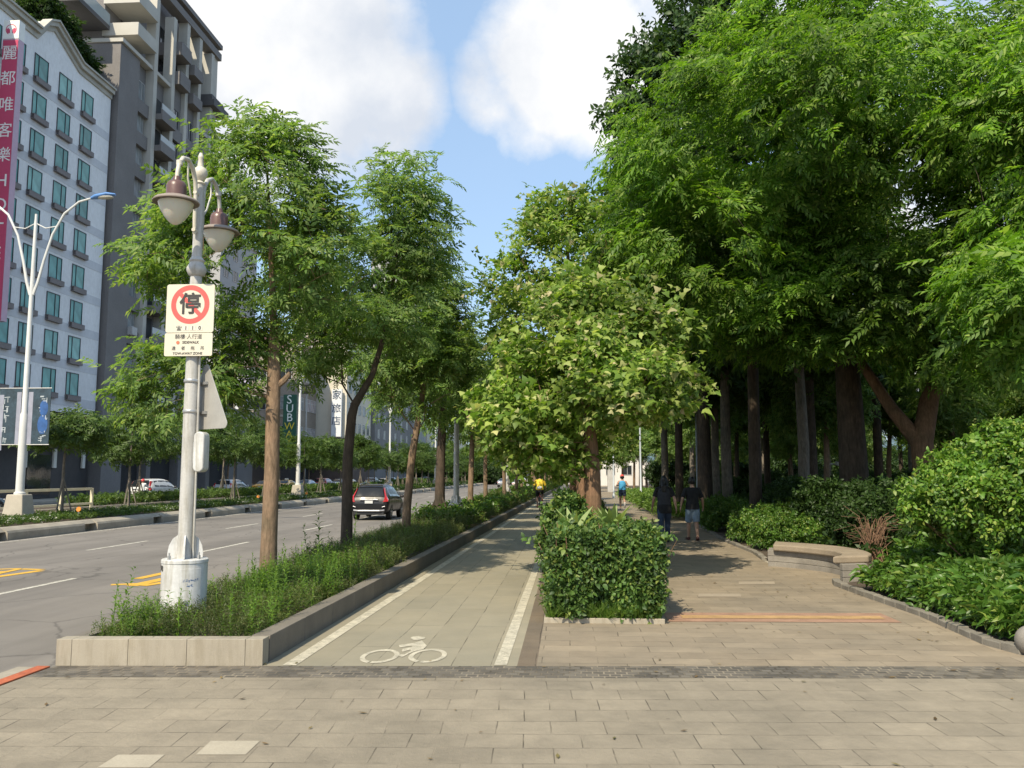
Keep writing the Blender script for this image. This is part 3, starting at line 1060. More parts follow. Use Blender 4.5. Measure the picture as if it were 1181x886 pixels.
def ornate_lamp(label, loc, door=True, group=None):
    t = empty('street_lamp', label, 'street lamp', loc, group=group)
    m = MB()
    m.lathe([(0.236, 0.0), (0.236, 0.015), (0.232, 0.03), (0.231, 0.60), (0.237, 0.605), (0.237, 0.635), (0.225, 0.645), (0.0, 0.645)], n=40)
    drum = m.build('base_drum', drum_m, t, smooth=True)
    m = MB()
    a0, a1 = rad(-78), rad(-22)                        # access panel bent round the drum
    vs, fs = [], []
    for i in range(9):
        a = a0 + (a1 - a0) * i / 8
        for z in (0.09, 0.55):
            for rr in (0.228, 0.2345):
                vs.append((rr * math.cos(a), rr * math.sin(a), z))
    for i in range(8):
        k = i * 4
        fs += [(k, k + 4, k + 5, k + 1), (k + 2, k + 3, k + 7, k + 6), (k + 1, k + 5, k + 7, k + 3)]
    fs += [(0, 1, 3, 2), (32, 34, 35, 33)]
    m.add(vs, fs)
    door_o = m.build('access_door', drum_m, drum, smooth=True)
    m = MB()
    a = rad(-62)
    m.lathe([(0.022, 0), (0.022, 0.012), (0.010, 0.014), (0.0, 0.014)], (0.234 * math.cos(a), 0.234 * math.sin(a), 0.22), 12, rot_to((math.cos(a), math.sin(a), 0)))
    m.build('lock', steel, door_o, smooth=True)
    if door:
        # a worn blue stamp of two short rows of characters, and a stencilled number
        m = MB()
        r2 = random.Random(4)
        for row, zz, n_ in ((0, 0.435, 7), (1, 0.385, 3)):
            for i in range(n_):
                a = rad(-66 + 5.6 * i + (8 if row else 0))
                tx = Vector((-math.sin(a), math.cos(a), 0))
                o = Vector((0.2356 * math.cos(a), 0.2356 * math.sin(a), zz))
                for _ in range(4):
                    p = o + tx * r2.uniform(-.008, .008) + Vector((0, 0, r2.uniform(-.012, .012)))
                    if r2.random() < .5: d1, d2 = tx * .008, Vector((0, 0, .0016))
                    else: d1, d2 = tx * .0016, Vector((0, 0, .009))
                    m.add([p - d1 - d2, p + d1 - d2, p + d1 + d2, p - d1 + d2], [(0, 1, 2, 3)])
        m.build('blue_stamp', blue_ink, drum, weld=False)
        num = lettering('stencil_number', [('98', 0.085, 0, 0)], sign_k, drum, 0.001)
        num.location = (0.2335 * math.cos(rad(-140)), 0.2335 * math.sin(rad(-140)), 0.55)
        num.rotation_euler = (0, 0, rad(-50))
    for k in range(4):
        a = rad(20 + 90 * k)
        c, s = math.cos(a), math.sin(a)
        m = MB()
        pr = [(0.06, 0.65), (0.175, 0.65), (0.178, 0.70), (0.165, 0.78), (0.13, 0.85), (0.085, 0.885), (0.06, 0.89)]
        vs = []
        for off in (-0.008, 0.008):
            vs += [(x * c - off * s, x * s + off * c, z) for x, z in pr]
        n_ = len(pr)
        fs = [tuple(range(n_)), tuple(range(2 * n_ - 1, n_ - 1, -1))] + [(i, (i + 1) % n_, n_ + (i + 1) % n_, n_ + i) for i in range(n_)]
        m.add(vs, fs)
        m.build('base_fin', drum_m, t)
        m = MB()
        a += rad(45)
        m.cyl((0.205 * math.cos(a), 0.205 * math.sin(a), 0.645), (0.205 * math.cos(a), 0.205 * math.sin(a), 0.685), 0.018, n=6)
        m.cyl((0.205 * math.cos(a), 0.205 * math.sin(a), 0.685), (0.205 * math.cos(a), 0.205 * math.sin(a), 0.715), 0.009, n=8)
        m.build('anchor_bolt', steel, t)
    m = MB()
    m.lathe([(0.083, 0.645), (0.081, 0.9), (0.076, 2.2), (0.066, 3.55), (0.060, 3.72), (0.056, 3.74), (0.052, 4.1), (0.048, 4.74)], n=16)
    m.build('pole', lampgrey, t, smooth=True)
    m = MB(); m.tube([(0.094, -0.02, 0.62), (0.094, -0.02, 1.3), (0.089, -0.02, 2.2), (0.08, -0.02, 3.1)], 0.013, 8)
    m.build('conduit', lampgrey, t, smooth=True)
    m = MB()
    m.lathe([(0.06, 3.68), (0.085, 3.70), (0.105, 3.745), (0.105, 3.775), (0.085, 3.81), (0.072, 3.84), (0.085, 3.86), (0.056, 3.9)], n=20)
    m.build('collar', lampgrey, t, smooth=True)
    m = MB()
    m.lathe([(0.050, 4.72), (0.062, 4.735), (0.03, 4.765), (0.062, 4.80), (0.080, 4.85), (0.066, 4.90), (0.034, 4.925), (0.034, 4.94), (0.026, 5.02), (0.032, 5.03), (0.030, 5.045), (0.016, 5.085), (0.0, 5.09)], n=20)
    m.build('finial', cream, t, smooth=True)
    for sg in (-1, 1):
        m = MB()
        path = [(.085, 4.14), (.095, 4.30), (.095, 4.58), (.115, 4.72), (.19, 4.84), (.31, 4.895), (.43, 4.865), (.515, 4.775), (.545, 4.66), (.55, 4.58)]
        m.tube([(0, sg * a, z) for a, z in path], [.020, .022, .022, .023, .024, .024, .024, .023, .022, .022], 10)
        m.cyl((0, sg * 0.05, 4.18), (0, sg * 0.12, 4.18), 0.022, n=8)
        m.cyl((0, sg * 0.05, 4.60), (0, sg * 0.12, 4.60), 0.022, n=8)
        m.tube([(0, sg * .06, 4.34), (0, sg * .2, 4.50), (0, sg * .30, 4.70), (0, sg * .30, 4.86)], .011, 6)
        m.lathe([(.034, 0), (.034, .05)], (0, sg * .505, 4.76), 10)
        m.build('lamp_arm', cream if sg < 0 else lampgrey, t, smooth=True)
        m = MB()
        m.lathe([(0.232, 4.335), (0.235, 4.345), (0.212, 4.37), (0.155, 4.395), (0.098, 4.412), (0.098, 4.402), (0.15, 4.385), (0.205, 4.36), (0.226, 4.335)], (0, sg * .55, 0), 36)
        sh = m.build('lamp_shade', shade_m, t, smooth=True)
        m = MB()
        m.lathe([(0.102, 4.405), (0.102, 4.50), (0.096, 4.535), (0.078, 4.562), (0.045, 4.575), (0.034, 4.62), (0.0, 4.62)], (0, sg * .55, 0), 24)
        m.build('lamp_cap', maroon, sh, smooth=True)
        m = MB()
        m.lathe([(0.0, 4.10), (0.026, 4.107), (0.062, 4.13), (0.104, 4.178), (0.142, 4.24), (0.170, 4.302), (0.184, 4.352), (0.0, 4.36)], (0, sg * .55, 0), 32)
        m.build('globe', globe_m, sh, smooth=True)
    return t


LAMP = (-4.06, 8.98, 0.13)
lamp0 = ornate_lamp('tall cream twin-globe lamp post on a white drum, carrying the no stopping sign', LAMP)

# no-stopping sign (hangs on the post)
sg = empty('no_stopping_sign', 'square cream no stopping sign with red ring and slash on the near lamp post', 'traffic sign', (-4.065, 8.872, 3.44))


def round_rect(w, h, r, n=5):
    pts = []
    for cx, cy, a in ((w / 2 - r, h / 2 - r, 0), (-w / 2 + r, h / 2 - r, 90), (-w / 2 + r, -h / 2 + r, 180), (w / 2 - r, -h / 2 + r, 270)):
        for i in range(n):
            t_ = rad(a + 90 * i / (n - 1))
            pts.append((cx + r * math.cos(t_), cy + r * math.sin(t_)))
    return pts


m = MB(); m.prism(round_rect(0.53, 0.53, 0.025), 'y', 0, 0.012)
m.build('sign_plate', [sign_w], sg, bevel=0.002)
m = MB()
ring = []
nn = 64
for k in range(nn):
    a = 2 * PI * k / nn
    ring += [(0.212 * math.cos(a), -0.002, 0.042 + 0.212 * math.sin(a)), (0.158 * math.cos(a), -0.002, 0.042 + 0.158 * math.sin(a))]
m.add(ring, [(2 * k, 2 * ((k + 1) % nn), 2 * ((k + 1) % nn) + 1, 2 * k + 1) for k in range(nn)])
ca, sa = math.cos(rad(-46)), math.sin(rad(-46))
m.add([(x * ca - z * sa, -0.0024, 0.042 + x * sa + z * ca) for x, z in ((-.165, -.022), (.165, -.022), (.165, .022), (-.165, .022))], [(0, 1, 2, 3)])
m.build('red_ring', sign_r, sg, weld=False)
c = lettering('character', [('停', 0.245, 0.0, 0.035, 0.004)], sign_k, sg, 0.001)
c.location = (0, -0.0045, 0)
m = MB()
for k in range(4):
    x = -0.115 + 0.0767 * k
    m.box(x - .031, x + .031, -0.002, -0.0005, -0.241, -0.193)
m.build('number_cells', sign_g, sg)
c = lettering('telephone_number', [('☎', 0.05, -0.115, -0.217), ('1', 0.056, -0.038, -0.217, .0016), ('1', 0.056, 0.038, -0.217, .0016), ('0', 0.056, 0.115, -0.217, .0016)], sign_k, sg, 0.0006)
c.location = (0, -0.003, 0)
m = MB(); m.box(-0.07, 0.07, 0.013, 0.03, 0.10, 0.13); m.box(-0.07, 0.07, 0.013, 0.03, -0.15, -0.12)
m.build('clamp', steel, sg)
sg2 = empty('tow_away_plate', 'small cream sidewalk tow-away plate right below the red ring sign', 'traffic sign', (-4.07, 8.872, 3.045))
m = MB(); m.prism(round_rect(0.53, 0.25, 0.018), 'y', 0, 0.012)
m.build('sign_plate', sign_w, sg2, bevel=0.002)
c = lettering('lettering', [('騎樓‧人行道', 0.057, 0.0, 0.082), ('SIDEWALK', 0.038, 0.025, 0.022, .001), ('違', 0.047, -0.16, -0.043), ('者', 0.047, -0.055, -0.043), ('拖', 0.047, 0.05, -0.043), ('吊', 0.047, 0.155, -0.043), ('TOW-AWAY ZONE', 0.037, -0.005, -0.098, .001)], sign_k, sg2, 0.0006)
c.location = (0, -0.0015, 0)
m = MB(); m.lathe([(0.019, 0), (0.019, 0.001), (0.008, 0.0012)], (-0.115, -0.0015, 0.022), 16, rot_to((0, -1, 0)))
m.build('orange_dot', M('orange_dot', (0.55, 0.16, 0.08), 0.5), sg2)

# back of a triangular sign on the same post
tr = empty('triangular_sign', 'grey back of a triangular warning sign clamped to the near lamp post', 'traffic sign', (-3.925, 9.02, 2.14), rz=rad(-34))
tri = []
R3 = 0.05
for (cx, cy), a in (((0, 0.76 - 2 * R3), 30), ((-0.45 + R3 * 1.73, R3), 150), ((0.45 - R3 * 1.73, R3), 270)):
    for i in range(6):
        t_ = rad(a + 120 * i / 5)
        tri.append((cx + R3 * math.cos(t_), cy + R3 * math.sin(t_)))
m = MB(); m.prism(tri, 'y', 0, 0.010)
m.build('sign_plate', grey_back, tr, bevel=0.003)
m = MB()
for z in (0.18, 0.50):
    m.box(-0.16, 0.05, -0.028, -0.002, z - .016, z + .016)
m.build('mounting_bracket', steel, tr)
for z in (2.33, 2.66):
    m = MB(); m.lathe([(0.082, -.018), (0.086, -.012), (0.086, .012), (0.082, .018)], (0, 0, z - LAMP[2]), 20)
    m.build('pipe_clamp', steel, lamp0, smooth=True)
bx = empty('meter_box', 'white rounded meter box strapped to the side of the near lamp post', 'box', (-3.915, 8.95, 1.68))
m = MB(); m.prism(round_rect(0.115, 0.43, 0.055, 7), 'y', -0.075, 0.075)
o = m.build('box_body', drum_m, bx, smooth=True, bevel=0.012); o.location = (0.0, 0, 0.215)
m = MB(); m.box(-0.08, -0.03, -0.03, 0.03, 0.10, 0.32)
m.build('mounting_bracket', steel, bx)

# further lamp posts of the same kind along the planter
for k, (yy, lab) in enumerate(((27.0, 'pale twin-globe lamp post rising from the planter hedge beyond the propped tree'), (46.0, 'smaller pale lamp post among thin trunks far along the planter'), (64.0, 'thin pale lamp post near the end of the bike lane'))):
    copy_tree(lamp0, (kerb_x(yy) - 1.15, yy, 0.13), rad(8 * k), 1.0, lab, 'twin-globe lamp posts along the planter')
lamp0['group'] = 'twin-globe lamp posts along the planter'


# tall double-arm street lights on the median
sl_white = M('street_light_white', (0.58, 0.58, 0.555), 0.4, var=0.08, scale=1.5)
sl_blue = M('street_light_blue_top', (0.10, 0.23, 0.50), 0.35, var=0.1)
sl_lens = M('street_light_lens', (0.45, 0.43, 0.36), 0.25, var=0.05)


def double_light(label, loc, group):
    t = empty('street_light', label, 'street light', loc, rz=rad(-90), group=group)
    m = MB()
    m.prism([(-.42, -.42), (.42, -.42), (.42, .42), (-.42, .42)], 'z', -0.15, 0.12)
    vs = [(sx * w, sy * w, z) for z, w in ((0.12, .40), (1.0, .30)) for sx, sy in ((-1, -1), (1, -1), (1, 1), (-1, 1))]
    m.add(vs, [(3, 2, 1, 0), (4, 5, 6, 7), (0, 1, 5, 4), (1, 2, 6, 5), (2, 3, 7, 6), (3, 0, 4, 7)])
    m.build('base_block', conc, t, bevel=0.03)
    m = MB(); m.lathe([(0.20, 1.0), (0.20, 1.06), (0.15, 1.1), (0.145, 3.3), (0.14, 3.9), (0.105, 4.0), (0.075, 9.2), (0.06, 11.2), (0.05, 11.3), (0.05, 11.5)], n=16)
    m.build('pole', sl_white, t, smooth=True)
    for s in (-1, 1):
        m = MB()
        pth = [(0.06, 8.4), (0.22, 8.9), (0.40, 9.7), (0.68, 10.7), (1.1, 11.5), (1.65, 11.95), (2.2, 12.1)]
        m.tube([(s * .18 * x / 3.2 * 0, s * x, z) for x, z in pth], [.055, .055, .05, .045, .045, .04, .035], 8)
        m.build('arm', sl_white, t, smooth=True)
        m = MB()
        m.tube([(0, 0, 11.15), (0, s * .4, 10.95), (0, s * .85, 11.02)], .022, 6)
        m.build('tie_bar', sl_white, t, smooth=True)
        m = MB()
        m.tube([(0, s * 2.1, 12.08), (0, s * 2.3, 12.13), (0, s * 2.75, 12.20), (0, s * 3.05, 12.20)], [(.05, .05), (.15, .09), (.17, .09), (.05, .04)], 12)
        hd = m.build('lamp_head', sl_blue, t, smooth=True)
        m = MB(); m.sphere((0, s * 2.65, 12.10), (.14, .34, .075), 12, 8)
        m.build('lens', sl_lens, hd, smooth=True)
    return t


dl = double_light('tall white double-arm street light with banners in front of the white hotel', (-20.0, 30.3, -0.05), 'double-arm street lights on the median')
copy_tree(dl, (-19.3, 60.5, -0.05), rad(-90), 1.0, 'pale double-arm street light standing before the cream building', 'double-arm street lights on the median')
copy_tree(dl, (-19.3, 92, -0.05), rad(-90), 1.0, 'distant double-arm street light beyond the cream building', 'double-arm street lights on the median')
copy_tree(dl, (-19.3, 124, -0.05), rad(-90), 1.0, 'farthest thin double-arm street light on the median', 'double-arm street lights on the median')

# banners on the first street light
ban_b = M('banner_teal', (0.025, 0.05, 0.07), 0.7, var=0.5, scale=2.5, fine=0.2, fscale=15)
ban_l = M('banner_lilac', (0.27, 0.28, 0.34), 0.7, var=0.2, scale=2)
ban_c = M('banner_blue_mark', (0.025, 0.09, 0.26), 0.7, var=0.3, scale=4)
ban_t = M('banner_pale_text', (0.42, 0.46, 0.48), 0.7)
for s, lab in ((-1, 'teal and lilac cloth banner hanging on the hotel-side of the banner street light'), (1, 'teal cloth banner with a blue figure, hanging on the far side of its pole')):
    t = empty('banner', lab, 'banner', (-20.0, 30.3, 0), rz=rad(-90), group='cloth banners on the street light')
    y0, y1 = (s * 0.14, s * 0.98)
    a, b_ = min(y0, y1), max(y0, y1)
    m = MB(); m.box(-0.012, 0.012, a, b_, 2.75, 4.85)
    m.build('cloth', ban_b, t)
    m = MB()
    e = 0.17
    m.box(-0.016, 0.016, (a if s > 0 else b_ - e) , (a + e if s > 0 else b_), 2.78, 4.7)
    if s < 0: m.box(-0.016, 0.016, a, a + e, 2.55, 4.6)
    m.build('lilac_strip', ban_l, t)
    r2 = random.Random(7 + s)
    m = MB()
    for k in range(5):
        z = 4.45 - 0.36 * k
        yc = (a + b_) / 2 + s * 0.16
        for q in range(5):
            yy, zz = yc + r2.uniform(-.12, .12), z + r2.uniform(-.10, .10)
            if r2.random() < .5: m.box(0.013, 0.019, yy - .07, yy + .07, zz - .012, zz + .012)
            else: m.box(0.013, 0.0185, yy - .012, yy + .012, zz - .09, zz + .09)
    m.build('pale_writing', ban_t, t, weld=False)
    if s > 0:
        m = MB(); m.sphere((0.014, b_ - .24, 4.1), (.01, .17, .30), 14, 8); m.sphere((0.014, b_ - .26, 3.5), (.008, .2, .36), 14, 8)
        m.build('blue_figure', ban_c, t, smooth=True)
    m = MB()
    for z in (2.76, 4.84): m.tube([(0, s * .08, z), (0, s * 1.0, z)], .02, 6)
    m.build('banner_rod', steel, t)

# cream railing at the end of the side path
t = empty('railing', 'cream painted tubular railing ending between the young median trees', 'railing', (-23.6, 41.4, -0.09))
for yy in (0, -2.6, -5.2, -7.8, -10.4, -13.0):
    m = MB(); m.box(-.06, .06, yy - .06, yy + .06, 0, 1.10)
    m.build('post', cream2, t, bevel=.01)
for z0, z1 in ((1.0, 1.12), (.30, .40)):
    m = MB(); m.box(-.045, .045, -20, -.062, z0, z1)
    m.build('rail', cream2, t, bevel=.01)

# curved stone bench
bench_top = M('bench_stone', (0.29, 0.235, 0.17), 0.75, var=0.2, scale=2.2, fine=0.12, fscale=90, bump=0.15, bscale=80)
bench_base = M('bench_base_stone', (0.235, 0.215, 0.185), 0.85, var=0.3, scale=3, fine=0.15, fscale=80, bump=0.3)
I_ = [(4.05, 13.72), (4.26, 14.02), (4.40, 14.45), (4.37, 14.95), (4.18, 15.40), (3.94, 15.75), (3.68, 16.02)]
O_ = [(4.66, 13.92), (4.84, 14.32), (4.92, 14.95), (4.82, 15.6), (4.56, 16.12), (4.24, 16.5), (3.90, 16.8)]


def smooth_line(P, k=6):
    out = []
    n_ = len(P)
    for i in range(n_ - 1):
        p0, p1, p2, p3 = (Vector(P[max(i - 1, 0)]), Vector(P[i]), Vector(P[i + 1]), Vector(P[min(i + 2, n_ - 1)]))
        for s in range(k):
            u = s / k
            out.append(0.5 * ((2 * p1) + (p2 - p0) * u + (2 * p0 - 5 * p1 + 4 * p2 - p3) * u * u + (3 * p1 - p0 - 3 * p2 + p3) * u ** 3))
    out.append(Vector(P[-1]))
    return out


def crescent(inset, z0, z1):
    a, b_ = smooth_line(I_), smooth_line(O_)
    A, B = [], []
    n_ = len(a)
    for i, (p, q) in enumerate(zip(a, b_)):
        d = (q - p).normalized()
        e = Vector((-d.y, d.x)) * (inset if i == 0 else (-inset if i == n_ - 1 else 0))
        A.append(p + d * inset - e); B.append(q - d * inset - e)
    vs = [(p.x - 4.3, p.y - 15, z) for z in (z0, z1) for p in A + B]
    k = len(A)
    fs = []
    for i in range(k - 1):
        fs += [(i, i + 1, k + i + 1, k + i), (2 * k + i, 3 * k + i, 3 * k + i + 1, 2 * k + i + 1), (i, 2 * k + i, 2 * k + i + 1, i + 1), (k + i, k + i + 1, 3 * k + i + 1, 3 * k + i)]
    fs += [(0, k, 3 * k, 2 * k), (k - 1, 3 * k - 1, 4 * k - 1, 2 * k - 1)]
    return MB().add(vs, fs)


bn = empty('stone_bench', 'low curved stone bench by the walkway in front of dark shrubs', 'bench', (4.3, 15, 0))
crescent(0, 0.29, 0.40).build('seat', bench_top, bn, bevel=0.03)
m = MB()
for z0, z1, ins in ((-0.02, .085, .10), (.09, .185, .10), (.19, .289, .10)):
    q = crescent(ins, z0, z1); m.add(q.v, q.f)
m.build('base', bench_base, bn, bevel=0.006)
b2 = empty('stone_bench', 'plain pale stone bench far along the walkway beside the short-haired walker', 'bench', (5.35, 43.2, 0), rz=rad(-8))
m = MB(); m.box(-.85, .85, -.25, .25, .33, .46); m.build('seat', granite, b2, bevel=.02)
m = MB(); m.box(-.75, .75, -.18, .18, -.02, .329); m.build('base', bench_base, b2, bevel=.01)

ball = MB(); ball.sphere((0, 0, 0.125), (0.155, 0.155, 0.145), 32, 20)
o = ball.build('stone_ball', bench_base, smooth=True)
o.location = (4.27, 8.42, 0)
tag(o, 'grey round stone ball at the corner of the bed edging', 'stone ball')

# park lamp posts on the right
post_m = M('park_post_blue_grey', (0.42, 0.46, 0.50), 0.45, var=0.1, scale=2)


def park_post(label, x, y, h=5.2, r=.06, group='slim lamp posts in the park'):
    t = empty('park_lamp', label, 'lamp post', (x, y, 0), group=group)
    m = MB(); m.lathe([(r * 1.7, 0), (r * 1.7, .25), (r, .3), (r * .75, h)], n=12); m.build('post', post_m, t, smooth=True)
    m = MB(); m.lathe([(.05, h), (.22, h + .06), (.24, h + .1), (.10, h + .26), (0, h + .3)], n=16); sh = m.build('lamp_cap', post_m, t, smooth=True)
    m = MB(); m.lathe([(.0, h - .22), (.10, h - .2), (.15, h - .05), (.15, h + .055), (0, h + .058)], n=14); m.build('globe', globe_m, sh, smooth=True)


park_post('slim pale lamp post behind the short-haired walker', 5.3, 36)
park_post('slim lamp post left of the thin leaning trunks, beyond the jogger', 4.3, 52)
park_post('slim lamp post partly hidden by the maple trunk foliage', 3.2, 62)
park_post('pale lamp post seen right of the cut brown trunk', 12.7, 32)
t = empty('camera_post', 'white camera post among the trunks left of the big dark trunk', 'camera post', (10.9, 37, 0))
m = MB(); m.lathe([(.10, 0), (.10, .3), (.06, .34), (.055, 3.1)], n=12); m.build('post', sl_white, t, smooth=True)
m = MB(); m.tube([(0, 0, 2.1), (.35, -.1, 2.12)], .03, 8); m.build('bracket', sl_white, t)
m = MB(); m.obox((.45, -.13, 2.1), (.4, .16, .16), Matrix.Rotation(rad(12), 3, 'Y')); m.build('camera', sl_white, t, bevel=.02)
# ------------------------------------------------------------------ vehicles
def car_paint(name, col, metal=0.0, rough=0.28):
    return M(name, col, rough, metal=metal, var=0.04, scale=1.0, fine=0.0, coat=0.7, spec=0.5)


car_glass = M('car_glass', (0.012, 0.014, 0.016), 0.08, var=0.1, scale=1, fine=0, spec=0.4)
tyre_m = M('tyre', (0.02, 0.02, 0.02), 0.85, var=0.2)
rim_m = M('rim', (0.45, 0.45, 0.46), 0.3, metal=0.8, var=0.1)
clad_m = M('dark_cladding', (0.02, 0.02, 0.022), 0.55, var=0.15)
chrome = M('chrome_trim', (0.30, 0.30, 0.31), 0.35, metal=0.8, var=0.05)
tail_r = M('tail_red', (0.40, 0.015, 0.016), 0.18, var=0.15, scale=12, coat=0.8)
lens_w = M('head_lens', (0.55, 0.56, 0.57), 0.12, var=0.1, coat=0.8)
plate_w = M('plate_white', (0.58, 0.58, 0.56), 0.5, var=0.04)

SUV = [(-2.30, .50, .74, .76, .70, .80, .78, .70), (-2.24, .36, .98, 1.02, .84, .91, .87, .78), (-2.10, .33, 1.05, 1.24, .88, .945, .90, .69), (-1.88, .32, 1.07, 1.55, .89, .945, .91, .60),
       (-1.60, .31, 1.06, 1.66, .89, .945, .915, .60), (-.6, .30, 1.03, 1.70, .89, .945, .915, .61), (.2, .30, 1.01, 1.67, .89, .945, .915, .61), (.7, .30, 1.0, 1.53, .89, .945, .91, .63), (1.15, .30, .99, 1.22, .89, .945, .90, .70),
       (1.42, .30, .97, 1.05, .89, .945, .89, .76), (1.9, .32, .90, .97, .88, .93, .86, .72), (2.18, .36, .80, .86, .82, .88, .80, .66), (2.30, .44, .62, .66, .66, .74, .70, .58)]
SEDAN = [(-2.32, .48, .68, .72, .66, .76, .74, .66), (-2.25, .34, .86, .95, .80, .87, .84, .74), (-1.95, .30, .92, 1.02, .84, .90, .86, .74), (-1.60, .28, .93, 1.12, .85, .90, .87, .70), (-1.2, .27, .92, 1.33, .85, .90, .87, .60),
         (-.7, .26, .91, 1.43, .85, .90, .87, .57), (0, .26, .90, 1.45, .85, .90, .87, .57), (.45, .26, .89, 1.36, .85, .90, .87, .60), (.85, .26, .88, 1.17, .85, .90, .86, .66), (1.2, .26, .87, .96, .85, .90, .85, .72),
         (1.8, .28, .80, .87, .84, .89, .82, .68), (2.15, .32, .70, .76, .78, .84, .76, .62), (2.3, .42, .56, .60, .64, .72, .68, .56)]
WAGON = [(-2.25, .48, .72, .76, .68, .78, .76, .68), (-2.19, .34, .94, 1.0, .82, .88, .85, .76), (-2.08, .31, 1.0, 1.22, .85, .905, .88, .70), (-1.95, .30, 1.0, 1.46, .86, .905, .88, .63), (-1.7, .29, .99, 1.56, .86, .905, .88, .61),
         (-.6, .28, .97, 1.60, .86, .905, .88, .61), (.2, .28, .95, 1.57, .86, .905, .88, .61), (.65, .28, .94, 1.42, .86, .905, .88, .63), (1.1, .28, .93, 1.12, .86, .905, .87, .70), (1.35, .28, .91, 1.0, .86, .905, .86, .75),
         (1.85, .30, .84, .91, .85, .89, .83, .70), (2.12, .34, .74, .80, .79, .85, .77, .64), (2.25, .44, .58, .62, .64, .72, .68, .56)]


def car_lerp(st, y, k):
    for a, b in zip(st, st[1:]):
        if a[0] <= y <= b[0]:
            t = (y - a[0]) / (b[0] - a[0])
            return a[k] * (1 - t) + b[k] * t
    return st[0][k] if y < st[0][0] else st[-1][k]


def make_car(name, label, loc, rz, st, paint, group=None, wheels=(-1.36, 1.38), wr=.345, taxi=False, rails=False, dark_sills=True, scale=1.0, cat='car', fin_top=1.28):
    t = empty(name, label, cat, loc, rz, group, scale)
    vs, fs = [], []
    for y, zb, zl, zt, wl, wm, wb, wt in st:
        half = [(0, zb), (wl * .86, zb), (wl, zb + .10), (wm, (zb + zl) * .52), (wb, zl), ((wb + wt) / 2 * 1.015, (zl + zt) / 2), (wt, zt - .045), (wt * .75, zt), (0, zt + .012)]
        ring = [(x, y, z) for x, z in half] + [(-x, y, z) for x, z in half[-2:0:-1]]
        vs += ring
    n = 16
    for i in range(len(st) - 1):
        for k in range(n):
            k2 = (k + 1) % n
            fs.append((i * n + k, (i + 1) * n + k, (i + 1) * n + k2, i * n + k2))
    e = (len(st) - 1) * n
    for o_, rev in ((0, False), (e, True)):
        for i in range(1, 8):
            a, b_, c_, d_ = o_ + i, o_ + i + 1, o_ + (n - i - 1) % n, o_ + (n - i) % n
            pass
        quads = [(0, 1, 15), (1, 2, 14, 15), (2, 3, 13, 14), (3, 4, 12, 13), (4, 5, 11, 12), (5, 6, 10, 11), (6, 7, 9, 10), (7, 8, 9)]
        for q in quads:
            q = tuple(o_ + i for i in q)
            fs.append(tuple(reversed(q)) if rev else q)
    body_mb = MB().add(vs, fs)
    body = body_mb.build('body', [paint, clad_m], t, smooth=True)
    sub = body.modifiers.new('s', 'SUBSURF'); sub.levels = 2; sub.render_levels = 2
    cut = MB()
    for y in wheels:
        cut.cyl((-1.3, y, wr), (-.60, y, wr), wr + .055, n=28)
        cut.cyl((.60, y, wr), (1.3, y, wr), wr + .055, n=28)
    cuto = cut.build('cutter', clad_m)
    bo = body.modifiers.new('b', 'BOOLEAN'); bo.operation = 'DIFFERENCE'; bo.object = cuto; bo.solver = 'EXACT'
    try: bo.material_mode = 'INDEX'
    except Exception: pass
    dg = bpy.context.evaluated_depsgraph_get()
    me = bpy.data.meshes.new_from_object(body.evaluated_get(dg))
    body.modifiers.clear()
    old = body.data
    body.data = me
    bpy.data.meshes.remove(old)
    bpy.data.objects.remove(cuto)
    for f in me.polygons:
        c = f.center
        if dark_sills and c.z < st[4][1] + .12: f.material_index = 1
        for y in wheels:
            if abs(c.x) < .93 and (c.y - y) ** 2 + (c.z - wr) ** 2 < (wr + .05) ** 2: f.material_index = 1
    me.polygons.foreach_set('use_smooth', [True] * len(me.polygons))
    try: me.set_sharp_from_angle(angle=rad(38))
    except Exception: pass

    def side(y, q, s, off=.016):
        zl, zt, wb, wt = (car_lerp(st, y, k) for k in (2, 3, 6, 7))
        x = wb * (1 - q) + wt * q
        return (s * (x * 1.0 + off - .008), y, zl * (1 - q) + (zt - .045) * q)

    # windows
    ys = [y for y in [s_[0] for s_ in st]]
    roof = [s_ for s_ in st if s_[3] - s_[2] > .33]
    yr, yf = roof[0][0], roof[-1][0]
    if st is SEDAN: spans = [(-1.02, -.16), (-.10, .72)]
    elif st is WAGON: spans = [(-1.78, -1.08), (-1.02, -.10), (-.04, .80)]
    else: spans = [(-1.66, -1.06), (-1.00, -.06), (0.0, .88)]
    for s in (-1, 1):
        for k, (a, b_) in enumerate(spans):
            m = MB()
            P, Q = [], []
            for i in range(7):
                y = a + (b_ - a) * i / 6
                P.append(side(y, .12, s)); Q.append(side(y, .86, s))
            if st is SEDAN and k == 0: Q[0] = side(a + .18, .72, s)
            if k == 0 and st is not SEDAN: Q[0] = side(a + .10, .80, s)
            m.add(P + Q, [(i, i + 1, 8 + i, 7 + i) for i in range(6)])
            m.build('side_window', car_glass, t)
    def cross(y, q, x):
        zl, zt = car_lerp(st, y, 2), car_lerp(st, y, 3)
        return x
    if st is SEDAN: rw = [(-1.72, 1.075, .60), (-1.45, 1.225, .57), (-1.16, 1.37, .52)]; ws = [(1.12, 1.03, .66), (.85, 1.19, .60), (.52, 1.365, .53)]
    elif st is WAGON: rw = [(-2.125, 1.15, .66), (-2.05, 1.31, .62), (-1.95, 1.47, .57)]; ws = [(1.27, 1.05, .68), (1.0, 1.22, .62), (.70, 1.43, .56)]
    else: rw = [(-2.17, 1.12, .68), (-2.05, 1.34, .62), (-1.88, 1.575, .56)]; ws = [(1.32, 1.12, .68), (1.0, 1.33, .62), (.68, 1.565, .56)]
